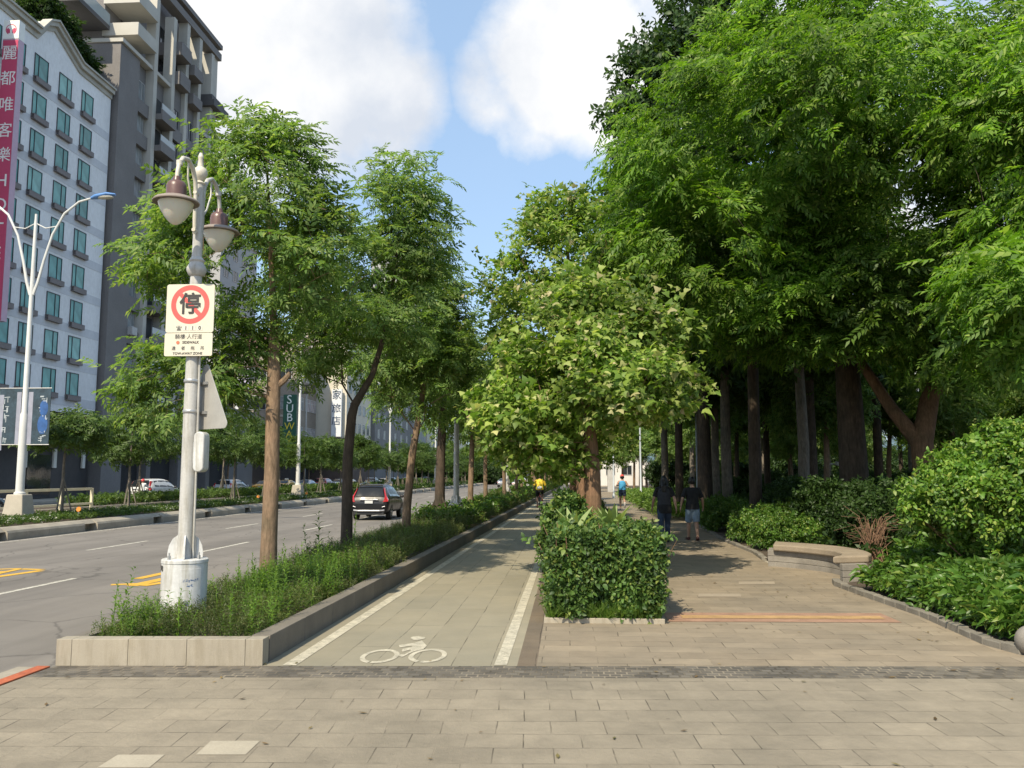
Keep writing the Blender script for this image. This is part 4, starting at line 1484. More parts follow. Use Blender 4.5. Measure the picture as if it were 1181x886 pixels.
    for nm, pts, off in (('rear_window', rw, -.03), ('windscreen', ws, .03)):
        m = MB()
        vs = []
        for y, z, w in pts:
            for x in (-w, -w * .5, 0, w * .5, w):
                bulge = .03 * (1 - (x / w) ** 2)
                vs.append((x, y + off * .6 + (bulge if off > 0 else -bulge), z + .012))
        m.add(vs, [(j * 5 + i, j * 5 + i + 1, (j + 1) * 5 + i + 1, (j + 1) * 5 + i) for j in range(len(pts) - 1) for i in range(4)])
        m.build(nm, car_glass, t, smooth=True)
    # lights, plate, bumper, mirrors
    yR = st[0][0]
    for s in (-1, 1):
        m = MB()
        if st is SEDAN: pr = [(.50, .72), (.86, .74), (.87, .90), (.52, .86)]
        elif st is WAGON: pr = [(.72, .72), (.90, .74), (.86, .98), (.73, 1.28), (.66, 1.28), (.70, .95)]
        else: pr = [(.66, .86), (.90, .88), (.905, .98), (.80, 1.16), (.665, 1.52), (.615, 1.53), (.735, 1.12), (.72, 1.0)]
        def ysurf(x, z):
            # rear skin: follow the tailgate slope
            best = yR
            for y_ in [yR + .01 * i for i in range(0, 75)]:
                zt = car_lerp(st, y_, 3)
                zl = car_lerp(st, y_, 2)
                w = car_lerp(st, y_, 6) if z < zl else car_lerp(st, y_, 6) + (car_lerp(st, y_, 7) - car_lerp(st, y_, 6)) * min(1, (z - zl) / max(zt - zl, .01))
                if zt >= z and w >= abs(x): return y_
            return best
        vs = [(s * x, ysurf(x * .97, z) - .045, z) for x, z in pr] + [(s * x * 1.0, ysurf(x * .97, z) + .14, z) for x, z in pr]
        k = len(pr)
        m.add(vs, [tuple(range(k)), tuple(range(2 * k - 1, k - 1, -1))] + [(i, (i + 1) % k, k + (i + 1) % k, k + i) for i in range(k)])
        m.build('tail_light', tail_r, t, bevel=.012)
        m = MB()
        yF = st[-1][0]
        pr = [(.50, .66), (.80, .70), (.84, .80), (.54, .78)]
        vs = [(s * x, yF - .10 - .30 * max(0, x - .5), z + .02) for x, z in pr] + [(s * x, yF - .5, z + .02) for x, z in pr]
        m.add(vs, [(0, 1, 2, 3), (7, 6, 5, 4)] + [(i, (i + 1) % 4, 4 + (i + 1) % 4, 4 + i) for i in range(4)])
        m.build('headlight', lens_w, t, bevel=.01)
        m = MB()
        ym = .92 if st is not SEDAN else .62
        zm = car_lerp(st, ym, 2) + .07
        m.sphere((s * 1.0, ym, zm), (.11, .07, .085), 14, 8)
        m.tube([(s * .86, ym, zm - .05), (s * .98, ym, zm - .02)], .025, 6)
        m.build('mirror', clad_m if taxi or st is SUV else paint, t, smooth=True)
    m = MB(); m.box(-.19, .19, yR - .052, yR - .028, .80 if st is SUV else .72, .93 if st is SUV else .85)
    m.build('number_plate', plate_w, t)
    m = MB()
    m.box(-.44, .44, yR - .038, yR + .05, .945 if st is SUV else .87, .985 if st is SUV else .90)
    if st is SUV:
        m.tube([(-.74, yR + .02, .47), (-.5, yR - .035, .45), (.5, yR - .035, .45), (.74, yR + .02, .47)], [(.035, .05)] * 4, 8)
        for s in (-1, 1): m.tube([(s * .62, yR - .03, .62), (s * .76, yR + .0, .66)], [.02, .03], 6)
    m.build('rear_trim', chrome, t, bevel=.008)
    m = MB(); m.box(-.72, .72, yR + .02, yR + .5, .26, .42)
    m.build('lower_bumper', clad_m, t, bevel=.03)
    if rails:
        for s in (-1, 1):
            m = MB(); m.tube([(s * .60, -1.6, 1.64), (s * .60, -1.4, 1.72), (s * .61, -.4, 1.75), (s * .60, .3, 1.71), (s * .60, .5, 1.62)], .018, 8)
            m.build('roof_rail', chrome, t, smooth=True)
        m = MB(); m.tube([(-.56, -1.86, 1.63), (-.54, -2.0, 1.645), (.54, -2.0, 1.645), (.56, -1.86, 1.63)], [(.02, .03)] * 4, 8)
        m.build('spoiler', paint, t, smooth=True)
    if taxi:
        m = MB(); m.prism([(-.20, 1.45), (.20, 1.45), (.16, 1.60), (-.16, 1.60)], 'y', -.28, -.12)
        m.build('roof_light', M('taxi_light', (.72, .70, .62), .4), t, bevel=.02)
    for y in wheels:
        for s in (-1, 1):
            mtx = Matrix.Rotation(s * PI / 2, 3, 'Y')
            m = MB()
            m.lathe([(.22, -.11), (wr - .03, -.11), (wr, -.08), (wr, .08), (wr - .03, .11), (.24, .112), (.22, .09)], (s * .79, y, wr), 28, mtx)
            ty = m.build('tyre', tyre_m, None, smooth=True)
            w = empty('wheel', None, None)
            w.parent = t
            w.location = (0, 0, 0)
            ty.parent = w
            m = MB()
            m.lathe([(.235, .07), (.235, .10), (.20, .105), (.20, .085)], (s * .79, y, wr), 28, mtx)
            for k in range(5):
                a = 2 * PI * k / 5 + .3
                p = Vector((0, y + .2 * math.cos(a), wr + .2 * math.sin(a)))
                m.tube([(s * .885, y, wr), (s * .885, p.y, p.z)], [.05, .032], 6)
            m.cyl((s * .85, y, wr), (s * .905, y, wr), .05, n=12)
            m.lathe([(.215, .03), (0, .03)], (s * .79, y, wr), 24, mtx)
            m.build('rim', rim_m, w, smooth=True)
    return t


black = M('paint_black', (0.008, 0.008, 0.009), 0.35, var=0.04, scale=1.0, fine=0.0, coat=0.25, spec=0.3)
white = car_paint('paint_white', (0.62, 0.62, 0.60))
silver = car_paint('paint_silver', (0.42, 0.44, 0.46), 0.5, 0.3)
yellow = car_paint('paint_taxi_yellow', (0.70, 0.36, 0.02))
red = car_paint('paint_red', (0.28, 0.03, 0.035))
bluegrey = car_paint('paint_blue_grey', (0.20, 0.25, 0.30), 0.4)
darkgrey = car_paint('paint_dark_grey', (0.06, 0.065, 0.07), 0.3)
RD = ROADZ + 0.002
SV = -0.298
suv0 = make_car('parked_car', 'black crossover car with red tail lights driving away on the near lane', (-9.1, 41.0, RD), rad(1), SUV, black, rails=True, wr=.36, scale=.96)
suv0.name = 'moving_car'
G_ = 'cars on the service road across the median'
w1 = make_car('parked_car', 'white estate-like off-road car on the service road behind the red-helmet rider', (-30.2, 61.5, SV), rad(-4), SUV, white, G_)
w2 = make_car('parked_car', 'pale silver estate car on the service road, just ahead of the yellow taxis', (-30.0, 75.5, SV), rad(-2), WAGON, silver, G_)
tx = make_car('taxi', 'yellow taxi nearest behind the thick brown street trunk', (-30.0, 84.8, SV), rad(-2), SEDAN, yellow, 'taxis on the service road', taxi=True, cat='taxi')
sd = make_car('parked_car', 'blue-grey saloon car standing behind the cream railing', (-27.6, 37.8, SV), rad(4), SEDAN, bluegrey, G_)


def paint_copy(src, loc, rz, label, group, paint, name=None):
    r = copy_tree(src, loc, rz, 1.0, label, group)
    if name: r.name = name
    for ch in r.children:
        if ch.name.startswith('body') and paint is not None:
            me = ch.data.copy()
            me.materials[0] = paint
            ch.data = me
    return r


paint_copy(tx, (-30.2, 91.0, SV), rad(-1), 'second yellow taxi, nose to tail with the first', 'taxis on the service road', None)
paint_copy(sd, (-30.3, 98.5, SV), 0, 'grey saloon car just ahead of the two taxis', G_, bluegrey)
paint_copy(w2, (-30.1, 104.8, SV), rad(1), 'dark red car on the service road beside the pale light pole', G_, red)
paint_copy(sd, (-29.9, 111.5, SV), 0, 'white saloon car in front of the cream building', G_, white)
paint_copy(tx, (-30.3, 118.0, SV), rad(1), 'yellow taxi glimpsed left of the black car roof', 'taxis on the service road', None)
paint_copy(w2, (-29.9, 130.5, SV), 0, 'white estate car over the roof of the black car', G_, white)
paint_copy(sd, (-30.0, 138.0, SV), 0, 'white saloon car far along the service road, behind the third trunk', G_, white)
for k, (yy, src, pc) in enumerate(((145, w2, silver), (152, sd, white), (159, w2, white), (166, sd, silver), (174, sd, white), (182, w2, white), (190, sd, darkgrey), (199, w2, white), (208, sd, silver))):
    paint_copy(src, (-30 + .2 * math.sin(k * 2.1), yy, SV), rad(math.sin(k) * 1.5), 'tiny pale car in the far queue on the service road', 'far queue of cars on the service road', pc)
paint_copy(tx, (-29.9, 216, SV), 0, 'tiny yellow taxi at the far end of the car queue', 'taxis on the service road', None)
# far traffic near the end of the main road
paint_copy(sd, (-7.4, 128, RD), 0, 'tiny white car far ahead on the main road', 'far traffic on the main road', white)
paint_copy(w2, (-7.6, 140, RD), 0, 'tiny white car far ahead on the main road', 'far traffic on the main road', white)
paint_copy(sd, (-11.4, 150, RD), 0, 'tiny white car far ahead on the main road', 'far traffic on the main road', silver)


# a scooter and its rider by the white car
sc = empty('motor_scooter', 'dark motor scooter under the red-helmet rider on the service road', 'scooter', (-29.15, 57.6, SV))
m = MB(); m.tube([(0, -.75, .62), (0, -.5, .66), (0, -.15, .58), (0, -.05, .36), (0, .30, .34), (0, .46, .70), (0, .52, .98)], [(.10, .13), (.17, .16), (.16, .14), (.15, .08), (.15, .07), (.16, .09), (.10, .06)], 10)
m.build('body', darkgrey, sc, smooth=True)
m = MB(); m.tube([(0, -.70, .74), (0, -.3, .79), (0, .0, .74)], [(.09, .04), (.15, .06), (.10, .05)], 10); m.build('seat', clad_m, sc, smooth=True)
for y in (-.55, .62):
    m = MB(); m.lathe([(.13, -.05), (.2, -.05), (.235, 0), (.2, .05), (.13, .05)], (0, y, .235), 20, Matrix.Rotation(PI / 2, 3, 'Y')); m.cyl((-.03, y, .235), (.03, y, .235), .13, n=14)
    m.build('wheel', tyre_m, sc, smooth=True)
m = MB(); m.tube([(-.33, .40, 1.05), (0, .50, 1.02), (.33, .40, 1.05)], .018, 6); m.build('handlebar', clad_m, sc, smooth=True)
m = MB(); m.box(-.09, .09, -.85, -.80, .55, .63); m.build('tail_light', tail_r, sc, bevel=.01)
m = MB(); m.box(-.10, .10, -.86, -.84, .38, .50); m.build('number_plate', plate_w, sc)
# ------------------------------------------------------------------ people
skin_m = M('skin', (0.42, 0.25, 0.17), 0.55, var=0.08, scale=6, fine=0.03)
hair_m = M('hair_black', (0.012, 0.010, 0.009), 0.45, var=0.2, scale=20, fine=0.3, fscale=80)
eye_m = M('eye_dark', (0.02, 0.015, 0.012), 0.2, var=0)
lip_m = M('lips', (0.33, 0.13, 0.11), 0.5, var=0)
cl_black = M('cloth_black', (0.016, 0.016, 0.018), 0.9, var=0.25, scale=7, bump=0.3, bscale=14)
cl_dark = M('cloth_charcoal_grey', (0.040, 0.041, 0.048), 0.9, var=0.25, scale=9, bump=0.3, bscale=14)
denim = M('denim_dark', (0.040, 0.062, 0.105), 0.9, var=0.25, scale=8, fine=0.15, fscale=150, bump=0.3, bscale=16)
denim_l = M('denim_pale', (0.20, 0.27, 0.34), 0.9, var=0.2, scale=8, fine=0.15, fscale=150, bump=0.3, bscale=16)
cl_blue = M('cloth_sky_blue', (0.055, 0.30, 0.55), 0.8, var=0.15)
cl_pink = M('cloth_coral', (0.62, 0.24, 0.20), 0.8, var=0.15)
cl_redcap = M('cap_red', (0.60, 0.06, 0.05), 0.7, var=0.12)
cl_yellow = M('cloth_yellow', (0.66, 0.47, 0.035), 0.8, var=0.15)
cl_white = M('cloth_white', (0.66, 0.66, 0.64), 0.8, var=0.1)
shoe_m = M('shoe_dark_red', (0.10, 0.035, 0.03), 0.6, var=0.2)
shoe_w = M('shoe_pale', (0.55, 0.52, 0.50), 0.6, var=0.15)
shoe_k = M('shoe_black', (0.02, 0.02, 0.02), 0.6, var=0.15)


def remeshed(mb, name, mats, parent, voxel=0.008, smooth_it=4):
    """weld overlapping tubes into ONE continuous skin"""
    o = mb.build(name, mats, parent, weld=False)
    r = o.modifiers.new('r', 'REMESH'); r.mode = 'VOXEL'; r.voxel_size = voxel
    s = o.modifiers.new('s', 'SMOOTH'); s.factor = 0.5; s.iterations = smooth_it
    dg = bpy.context.evaluated_depsgraph_get()
    me = bpy.data.meshes.new_from_object(o.evaluated_get(dg))
    o.modifiers.clear()
    old = o.data
    o.data = me
    bpy.data.meshes.remove(old)
    me.polygons.foreach_set('use_smooth', [True] * len(me.polygons))
    return o


def person(label, loc, rz, H, J, wear, hair='short', group=None, voxel=.008, female=False, bag=None):
    """J: joints in metres for a 1.60 m figure facing +Y (x to its right): hipL/R, kneeL/R, ankL/R, shL/R, elL/R, wrL/R + lean"""
    t = empty('person', label, 'person', loc, rz, group, H / 1.60)
    V = Vector
    pel, chest, neck, head = V(J['pel']), V(J['chest']), V(J['neck']), V(J['head'])
    fwd = V(J.get('look', (0, 1, 0))).normalized()
    mb = MB()
    waist = pel.lerp(chest, .45)
    sw = .150 if female else .165
    # torso: stacked ellipses, wide across X
    mb.tube([pel - V((0, 0, .07)), pel, waist, chest, chest.lerp(neck, .55), neck - V((0, 0, .02))], [(.150, .10), (.158, .108), (.122 if female else .13, .092), (.150, .105), (.135, .085), (.06, .055)], 16)
    mb.tube([chest.lerp(neck, .75), neck, head - V((0, 0, .05))], [.055, .048, .052], 12)
    for s in 'LR':
        hip, kn, an = V(J['hip' + s]), V(J['kn' + s]), V(J['an' + s])
        mb.tube([hip + V((0, 0, .04)), hip.lerp(kn, .3), hip.lerp(kn, .85), kn, kn.lerp(an, .25), kn.lerp(an, .6), an], [.082, .078, .055, .052, .056, .043, .034], 12)
        fd = V(J.get('foot' + s, (0, 1, 0))).normalized()
        mb.tube([an - V((0, 0, .02)) - fd * .035, an + fd * .05 - V((0, 0, .035)), an + fd * .15 - V((0, 0, .052))], [(.036, .04), (.038, .032), (.034, .02)], 10)
        sh, el, wr = V(J['sh' + s]), V(J['el' + s]), V(J['wr' + s])
        mb.tube([chest.lerp(neck, .62).lerp(sh, .35), sh, sh.lerp(el, .4), el, el.lerp(wr, .3), wr], [.05, .052, .043, .035, .036, .024], 12)
        # hand: palm, four fingers of their own length with a knuckle bend, and a thumb off the side
        d = (wr - el).normalized()
        sx = 1 if s == 'R' else -1
        pn = V((sx, 0, 0)) - d * d.dot(V((sx, 0, 0)))
        pn.normalize()                                  # back of the hand looks outward
        lat = d.cross(pn).normalized()                 # across the knuckles
        if lat.y < 0: lat = -lat                       # +lat = thumb side (forward)
        palm_end = wr + d * .085
        mb.tube([wr, wr + d * .035, palm_end], [(.022, .022), (.020, .036), (.016, .038)] if abs(pn.x) > .5 else [.022, .028, .026], 10)
        for k, L in enumerate((.070, .078, .072, .056)):
            b = palm_end + lat * (.028 - .019 * k) - d * .01
            q = b + d * (L * .5) - pn * .008
            e = q + (d * .75 - pn * .65).normalized() * (L * .5)
            mb.tube([b, q, e], [.0095, .0088, .0075], 8)
        tb = wr + d * .03 + lat * .026
        tq = tb + (d * .6 + lat * .7).normalized() * .036
        mb.tube([tb, tq, tq + (d * .9 + lat * .15).normalized() * .028], [.012, .0105, .008], 8)
    # head with face
    up = V((0, 0, 1))
    rt = fwd.cross(up).normalized()
    hb = MB()
    hb.sphere((0, 0, 0), (.072, .090, .108), 24, 18)
    hb.v = [tuple(head + rt * (x * (1 - .22 * max(0, -z - .02) / .09)) + fwd * (y + .012) + up * z) for x, y, z in hb.v]
    mb.add(hb.v, hb.f)
    mb.tube([head + fwd * .092 + up * .022, head + fwd * .112 - up * .02, head + fwd * .094 - up * .03], [.010, .017, .013], 8)
    mb.tube([head + fwd * .06 - up * .085, head + fwd * .085 - up * .088], [.03, .016], 8)
    for s in (-1, 1):
        e = head + rt * (s * .074) - fwd * .002 - up * .008
        mb.tube([e + up * .028, e + rt * (s * .012) + up * .005, e - up * .028], [(.010, .018), (.012, .020), (.008, .012)], 8)
    body = remeshed(mb, 'body', skin_m, t, voxel)
    fm = MB()
    for s in (-1, 1): fm.sphere(tuple(head + rt * (s * .030) + fwd * .090 + up * .012), (.012, .009, .007), 10, 6)
    fm.build('eyes', eye_m, body, smooth=True)
    fm = MB(); fm.sphere(tuple(head + fwd * .094 - up * .055), (.024, .008, .008), 12, 6)
    fm.build('mouth', lip_m, body, smooth=True)
    # hair
    hm_ = MB()
    hm_.sphere((0, 0, 0), (.084, .102, .112), 20, 14)
    hm_.v = [tuple(head + rt * x + fwd * ((y - .014) if y < .03 else .03 + (y - .03) * .55 - .014) + up * (z + .018 if z > -.02 else (-.002 + (z + .02) * (.9 if y < 0 else .2)))) for x, y, z in hm_.v]
    if hair == 'long':
        hm_.tube([head - fwd * .05 + up * .03, head - fwd * .085 - up * .08, neck - fwd * .105 - up * .02, neck - fwd * .115 - up * .16], [(.074, .048), (.082, .048), (.084, .040), (.055, .024)], 14)
        for s in (-1, 1): hm_.tube([head + rt * (s * .07), head + rt * (s * .088) - fwd * .03 - up * .10, neck + rt * (s * .085) - fwd * .05 - up * .08], [.026, .024, .012], 8)
    if hair == 'short':
        for s in (-1, 1): hm_.tube([head + rt * (s * .075) - fwd * .02 + up * .02, head + rt * (s * .072) - fwd * .035 - up * .055], [.026, .018], 8)
        hm_.tube([head - fwd * .075 + up * .02, head - fwd * .075 - up * .06], [(.07, .03), (.055, .02)], 10)
    if hair: remeshed(hm_, 'hair', hair_m, t, .009, 2)

    def sleeve(mbx, s, frac, pad=.014, start=.0):
        sh, el, wr = V(J['sh' + s]), V(J['el' + s]), V(J['wr' + s])
        if frac <= 1:
            e = sh.lerp(el, frac)
            mbx.tube([chest.lerp(neck, .62).lerp(sh, .3), sh, e], [.046 + pad, .046 + pad, .046 + pad], 12)
        else:
            e = el.lerp(wr, frac - 1)
            mbx.tube([chest.lerp(neck, .62).lerp(sh, .3), sh, el, e], [.056 + pad, .054 + pad, .042 + pad, .034 + pad], 12)

    for w in wear:
        kind, mat = w[0], w[1]
        mb = MB()
        if kind == 'shirt':
            low = w[3] if len(w) > 3 else .03
            mb.tube([pel - V((0, 0, low)), pel + V((0, 0, .04)), waist, chest, chest.lerp(neck, .6), neck - V((0, 0, .035))], [(.178, .132), (.176, .130), (.152, .118), (.168, .125), (.148, .102), (.068, .066)], 18)
            for s in 'LR': sleeve(mb, s, w[2])
            if len(w) > 4: pass
            remeshed(mb, 'shirt', mat, t, .009, 3)
        elif kind == 'vest':
            mb.tube([pel + V((0, 0, .06)), waist, chest, chest.lerp(neck, .6), neck - V((0, 0, .04))], [(.172, .126), (.156, .121), (.172, .129), (.152, .106), (.07, .068)], 18)
            remeshed(mb, 'top', mat, t, .009, 3)
        elif kind in ('trousers', 'shorts'):
            fr = w[2]
            mb.tube([pel - V((0, 0, .09)), pel, pel + V((0, 0, .07))], [(.150, .112), (.170, .124), (.155, .114)], 16)
            for s in 'LR':
                hip, kn, an = V(J['hip' + s]), V(J['kn' + s]), V(J['an' + s])
                fl = w[3] if len(w) > 3 else 0
                if fr <= 1: mb.tube([hip + V((0, 0, .05)), hip.lerp(kn, .35), hip.lerp(kn, fr)], [.094, .092 + fl * .5, .078 + fl], 14)
                else: mb.tube([hip + V((0, 0, .05)), hip.lerp(kn, .35), kn, kn.lerp(an, .3), kn.lerp(an, fr - 1)], [.094, .088, .065, .066, .055 + fl], 14)
            remeshed(mb, kind, mat, t, .009, 3)
        elif kind == 'shoes':
            for s in 'LR':
                an, fd = V(J['an' + s]), V(J.get('foot' + s, (0, 1, 0))).normalized()
                sb_ = MB()
                sb_.tube([an - V((0, 0, .035)) - fd * .052, an - V((0, 0, .038)) - fd * .02, an + fd * .06 - V((0, 0, .045)), an + fd * .16 - V((0, 0, .058)), an + fd * .19 - V((0, 0, .062))], [(.030, .036), (.045, .045), (.046, .038), (.042, .026), (.025, .016)], 12)
                sb_.build('shoe', mat, t, smooth=True)
        elif kind == 'cap':
            hb = MB(); hb.sphere((0, 0, 0), (.092, .108, .095), 18, 12)
            hb.v = [tuple(head + rt * x + fwd * y + up * (max(z, -.01) + .045)) for x, y, z in hb.v]
            hb.tube([head + fwd * .09 + up * .04, head + fwd * .17 + up * .025], [(.075, .012), (.05, .008)], 10)
            hb.build('cap', mat, t, smooth=True)
        elif kind == 'helmet':
            hb = MB(); hb.sphere((0, 0, 0), (.115, .13, .125), 18, 12)
            hb.v = [tuple(head + rt * x + fwd * (y - .01) + up * (max(z, -.05) + .035)) for x, y, z in hb.v]
            hb.build('helmet', mat, t, smooth=True)
    return t


def walk_pose(stride=.24, armswing=.16, side=1, elbow=.10, spread=.0, tor=0.0):
    """mid-stride walking away; side=+1: right leg behind"""
    J = dict(pel=(0, 0, .84), chest=(0, .02, 1.17), neck=(0, .025, 1.37), head=(0, .05, 1.485))
    for s, sx in (('L', -1), ('R', 1)):
        f = -stride * side * sx
        J['hip' + s] = (sx * .082, 0, .80)
        J['kn' + s] = (sx * .085, f * .45 + .05, .445)
        J['an' + s] = (sx * .085, f, .082 if f >= 0 else .105)
        J['foot' + s] = (sx * .12, 1, 0.05 if f > 0 else -.28)
        a = armswing * side * sx
        J['sh' + s] = (sx * (.158), .02, 1.285)
        J['el' + s] = (sx * (.222 + spread), a * .45 - .01, 1.045)
        J['wr' + s] = (sx * (.245 + spread * 1.3), a + elbow, .84)
    return J


MAN = (3.14, 22.3, 0)
J = walk_pose(.16, .09, 1, .08, .04)
person('short-haired walker in a black T-shirt and pale denim shorts seen from behind', MAN, rad(2), 1.60, J,
       [('shirt', cl_black, .85, .06), ('shorts', denim_l, .93, .012), ('shoes', shoe_m)], 'short')
J = walk_pose(.25, .13, -1, .06, .02)
person('long-haired woman in a dark top and blue jeans walking behind the hedge end', (2.33, 21.4, 0), rad(-2), 1.63, J,
       [('shirt', cl_black, .75, .13), ('vest', cl_dark), ('trousers', denim, 1.95), ('shoes', shoe_k)], 'long', female=True)
# jogger, running away with bent arms
J = walk_pose(.26, .0, 1)
for s, sx in (('L', -1), ('R', 1)):
    a = .10 * sx
    J['el' + s] = (sx * .27, -.12 + a, 1.09)
    J['wr' + s] = (sx * .17, .10 + a, 1.12)
J['knR'] = (.085, .0, .45); J['anR'] = (.09, -.34, .34); J['footR'] = (0, .4, -1)
J['knL'] = (-.085, .17, .46); J['anL'] = (-.085, .10, .085)
person('jogger in a red cap, bright blue top and dark shorts far along the walkway', (2.55, 41.5, 0), rad(0), 1.66, J,
       [('vest', cl_blue), ('shorts', M('shorts_navy', (.02, .035, .07), .9), .45, .01), ('cap', cl_redcap), ('shoes', shoe_w)], 'short', female=True)

# cyclist in yellow, riding away
BY = (-1.36, 40.6, 0)
bk = empty('bicycle', 'bicycle ridden by the cyclist in yellow on the bike lane', 'bicycle', BY, rad(1))
fr = M('bike_frame_red', (.30, .04, .03), .35, var=.1)
m = MB()
hub_r, hub_f, bb, st_, hd = (0, -.52, .34), (0, .52, .34), (0, -.08, .29), (0, -.22, .78), (0, .36, .82)
for a, b_, r_ in ((hub_r, bb, .013), (hub_r, st_, .012), (bb, st_, .018), (bb, hd, .020), (st_, hd, .018), (hd, hub_f, .016)):
    m.tube([a, b_], r_, 8)
m.build('frame', fr, bk)
for c in (hub_r, hub_f):
    m = MB()
    m.tube([(0, c[1] + .325 * math.cos(2 * PI * k / 28), c[2] + .325 * math.sin(2 * PI * k / 28)) for k in range(29)], .018, 8, cap=False)
    m.cyl((-.03, c[1], c[2]), (.03, c[1], c[2]), .025, n=8)
    for k in range(10):
        a = 2 * PI * k / 10
        m.tube([c, (0, c[1] + .32 * math.cos(a), c[2] + .32 * math.sin(a))], .0025, 3)
    m.build('wheel', tyre_m, bk, weld=False)
m = MB(); m.tube([(0, -.36, .88), (0, -.24, .89), (0, -.10, .87)], [(.075, .02), (.07, .022), (.02, .014)], 10); m.tube([st_, (0, -.235, .87)], .013, 6); m.build('saddle', clad_m, bk, smooth=True)
m = MB(); m.tube([(-.28, .30, .98), (-.12, .38, .98), (.12, .38, .98), (.28, .30, .98)], .013, 6); m.tube([hd, (0, .38, .98)], .014, 6); m.build('handlebar', clad_m, bk)
m = MB(); m.box(-.10, -.03, -.02, .02, .12, .14) if False else m.obox((-.11, -.02, .14), (.09, .08, .02)); m.obox((.11, -.14, .44), (.09, .08, .02)); m.tube([(-.07, -.02, .14), (-.05, -.08, .29)], .01, 6); m.tube([(.07, -.14, .44), (.05, -.08, .29)], .01, 6); m.build('pedals', clad_m, bk, weld=False)
m = MB(); m.box(-.045, .045, -.42, -.40, .62, .70); m.build('reflector', tail_r, bk)
J = dict(pel=(0, -.22, .97), chest=(0, .0, 1.26), neck=(0, .10, 1.43), head=(0, .17, 1.53))
for s, sx in (('L', -1), ('R', 1)):
    J['hip' + s] = (sx * .085, -.20, .93)
    J['kn' + s] = (sx * .12, .16, .62) if s == 'L' else (sx * .13, .16, .78)
    J['an' + s] = (sx * .11, -.03, .235) if s == 'L' else (sx * .11, -.14, .535)
    J['foot' + s] = (0, 1, -.15)
    J['sh' + s] = (sx * .18, .04, 1.37)
    J['el' + s] = (sx * .26, .12, 1.13)
    J['wr' + s] = (sx * .27, .25, 1.00)
person('cyclist in a yellow shirt and white back pouch riding away on the bike lane', BY, rad(1), 1.62, J,
       [('shirt', cl_yellow, .9, .02), ('shorts', cl_black, .8), ('shoes', M('shoe_orange', (.5, .16, .1), .6))], 'short')
o = MB().add(*(lambda q: (q.v, q.f))(MB().tube([(-.10, -.345, 1.06), (0, -.365, 1.07), (.10, -.345, 1.06)], [(.04, .06), (.05, .07), (.04, .06)], 10))).build('waist_pouch', cl_white, smooth=True)
o.location = BY
tag(o, 'small white pouch worn on the back of the yellow-shirted cyclist', 'pouch')

# scooter rider in white with a red helmet
J = dict(pel=(0, -.25, .86), chest=(0, -.20, 1.17), neck=(0, -.18, 1.36), head=(0, -.15, 1.475))
for s, sx in (('L', -1), ('R', 1)):
    J['hip' + s] = (sx * .085, -.23, .83)
    J['kn' + s] = (sx * .13, .16, .78)
    J['an' + s] = (sx * .11, .18, .46)
    J['foot' + s] = (0, 1, 0)
    J['sh' + s] = (sx * .18, -.18, 1.29)
    J['el' + s] = (sx * .25, .02, 1.08)
    J['wr' + s] = (sx * .28, .30, 1.08)
person('scooter rider in a white jacket and red helmet beside the white off-road car', (-29.15, 57.6, SV), 0, 1.66, J,
       [('shirt', cl_white, 1.9, .03), ('trousers', cl_black, 1.9), ('helmet', M('helmet_red', (.55, .03, .03), .25, coat=.6)), ('shoes', shoe_k)], None)
# ------------------------------------------------------------------ buildings across the road
wall_white = M('hotel_render', (0.80, 0.80, 0.81), 0.85, var=0.12, scale=0.16, fine=0.05, fscale=3, streak=0.10)
wall_white2 = M('hotel_render_grey', (0.60, 0.605, 0.63), 0.85, var=0.10, scale=0.2, fine=0.05, fscale=3)
cornice_m = M('cornice_stone', (0.44, 0.42, 0.37), 0.85, var=0.2, scale=0.6)
hotel_base = M('hotel_base_dark', (0.060, 0.055, 0.055), 0.6, var=0.3, scale=0.5)
taupe = M('taupe_tile', (0.185, 0.172, 0.165), 0.8, var=0.12, scale=0.3, fine=0.10, fscale=7)
taupe_d = M('taupe_dark', (0.105, 0.10, 0.10), 0.8, var=0.15, scale=0.3, fine=0.08, fscale=7)
fin_m = M('cream_fin', (0.47, 0.45, 0.40), 0.8, var=0.12, scale=0.3)
rail_glass = M('balcony_glass', (0.36, 0.41, 0.42), 0.15, var=0.1, scale=0.5)
teal = glass_mat('teal_glass', (0.15, 0.40, 0.38), 0.22, spec=.35)
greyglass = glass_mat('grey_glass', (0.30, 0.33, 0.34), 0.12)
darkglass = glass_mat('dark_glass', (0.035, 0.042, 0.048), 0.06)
wframe = M('window_frame_dark', (0.035, 0.035, 0.038), 0.5, var=0.1)
wframe_l = M('window_frame_pale', (0.42, 0.42, 0.41), 0.5, var=0.1)
box_m = M('window_box_brown', (0.19, 0.165, 0.16), 0.6, var=0.15)
shade_d = M('recess_dark', (0.035, 0.033, 0.033), 0.9, var=0.2)


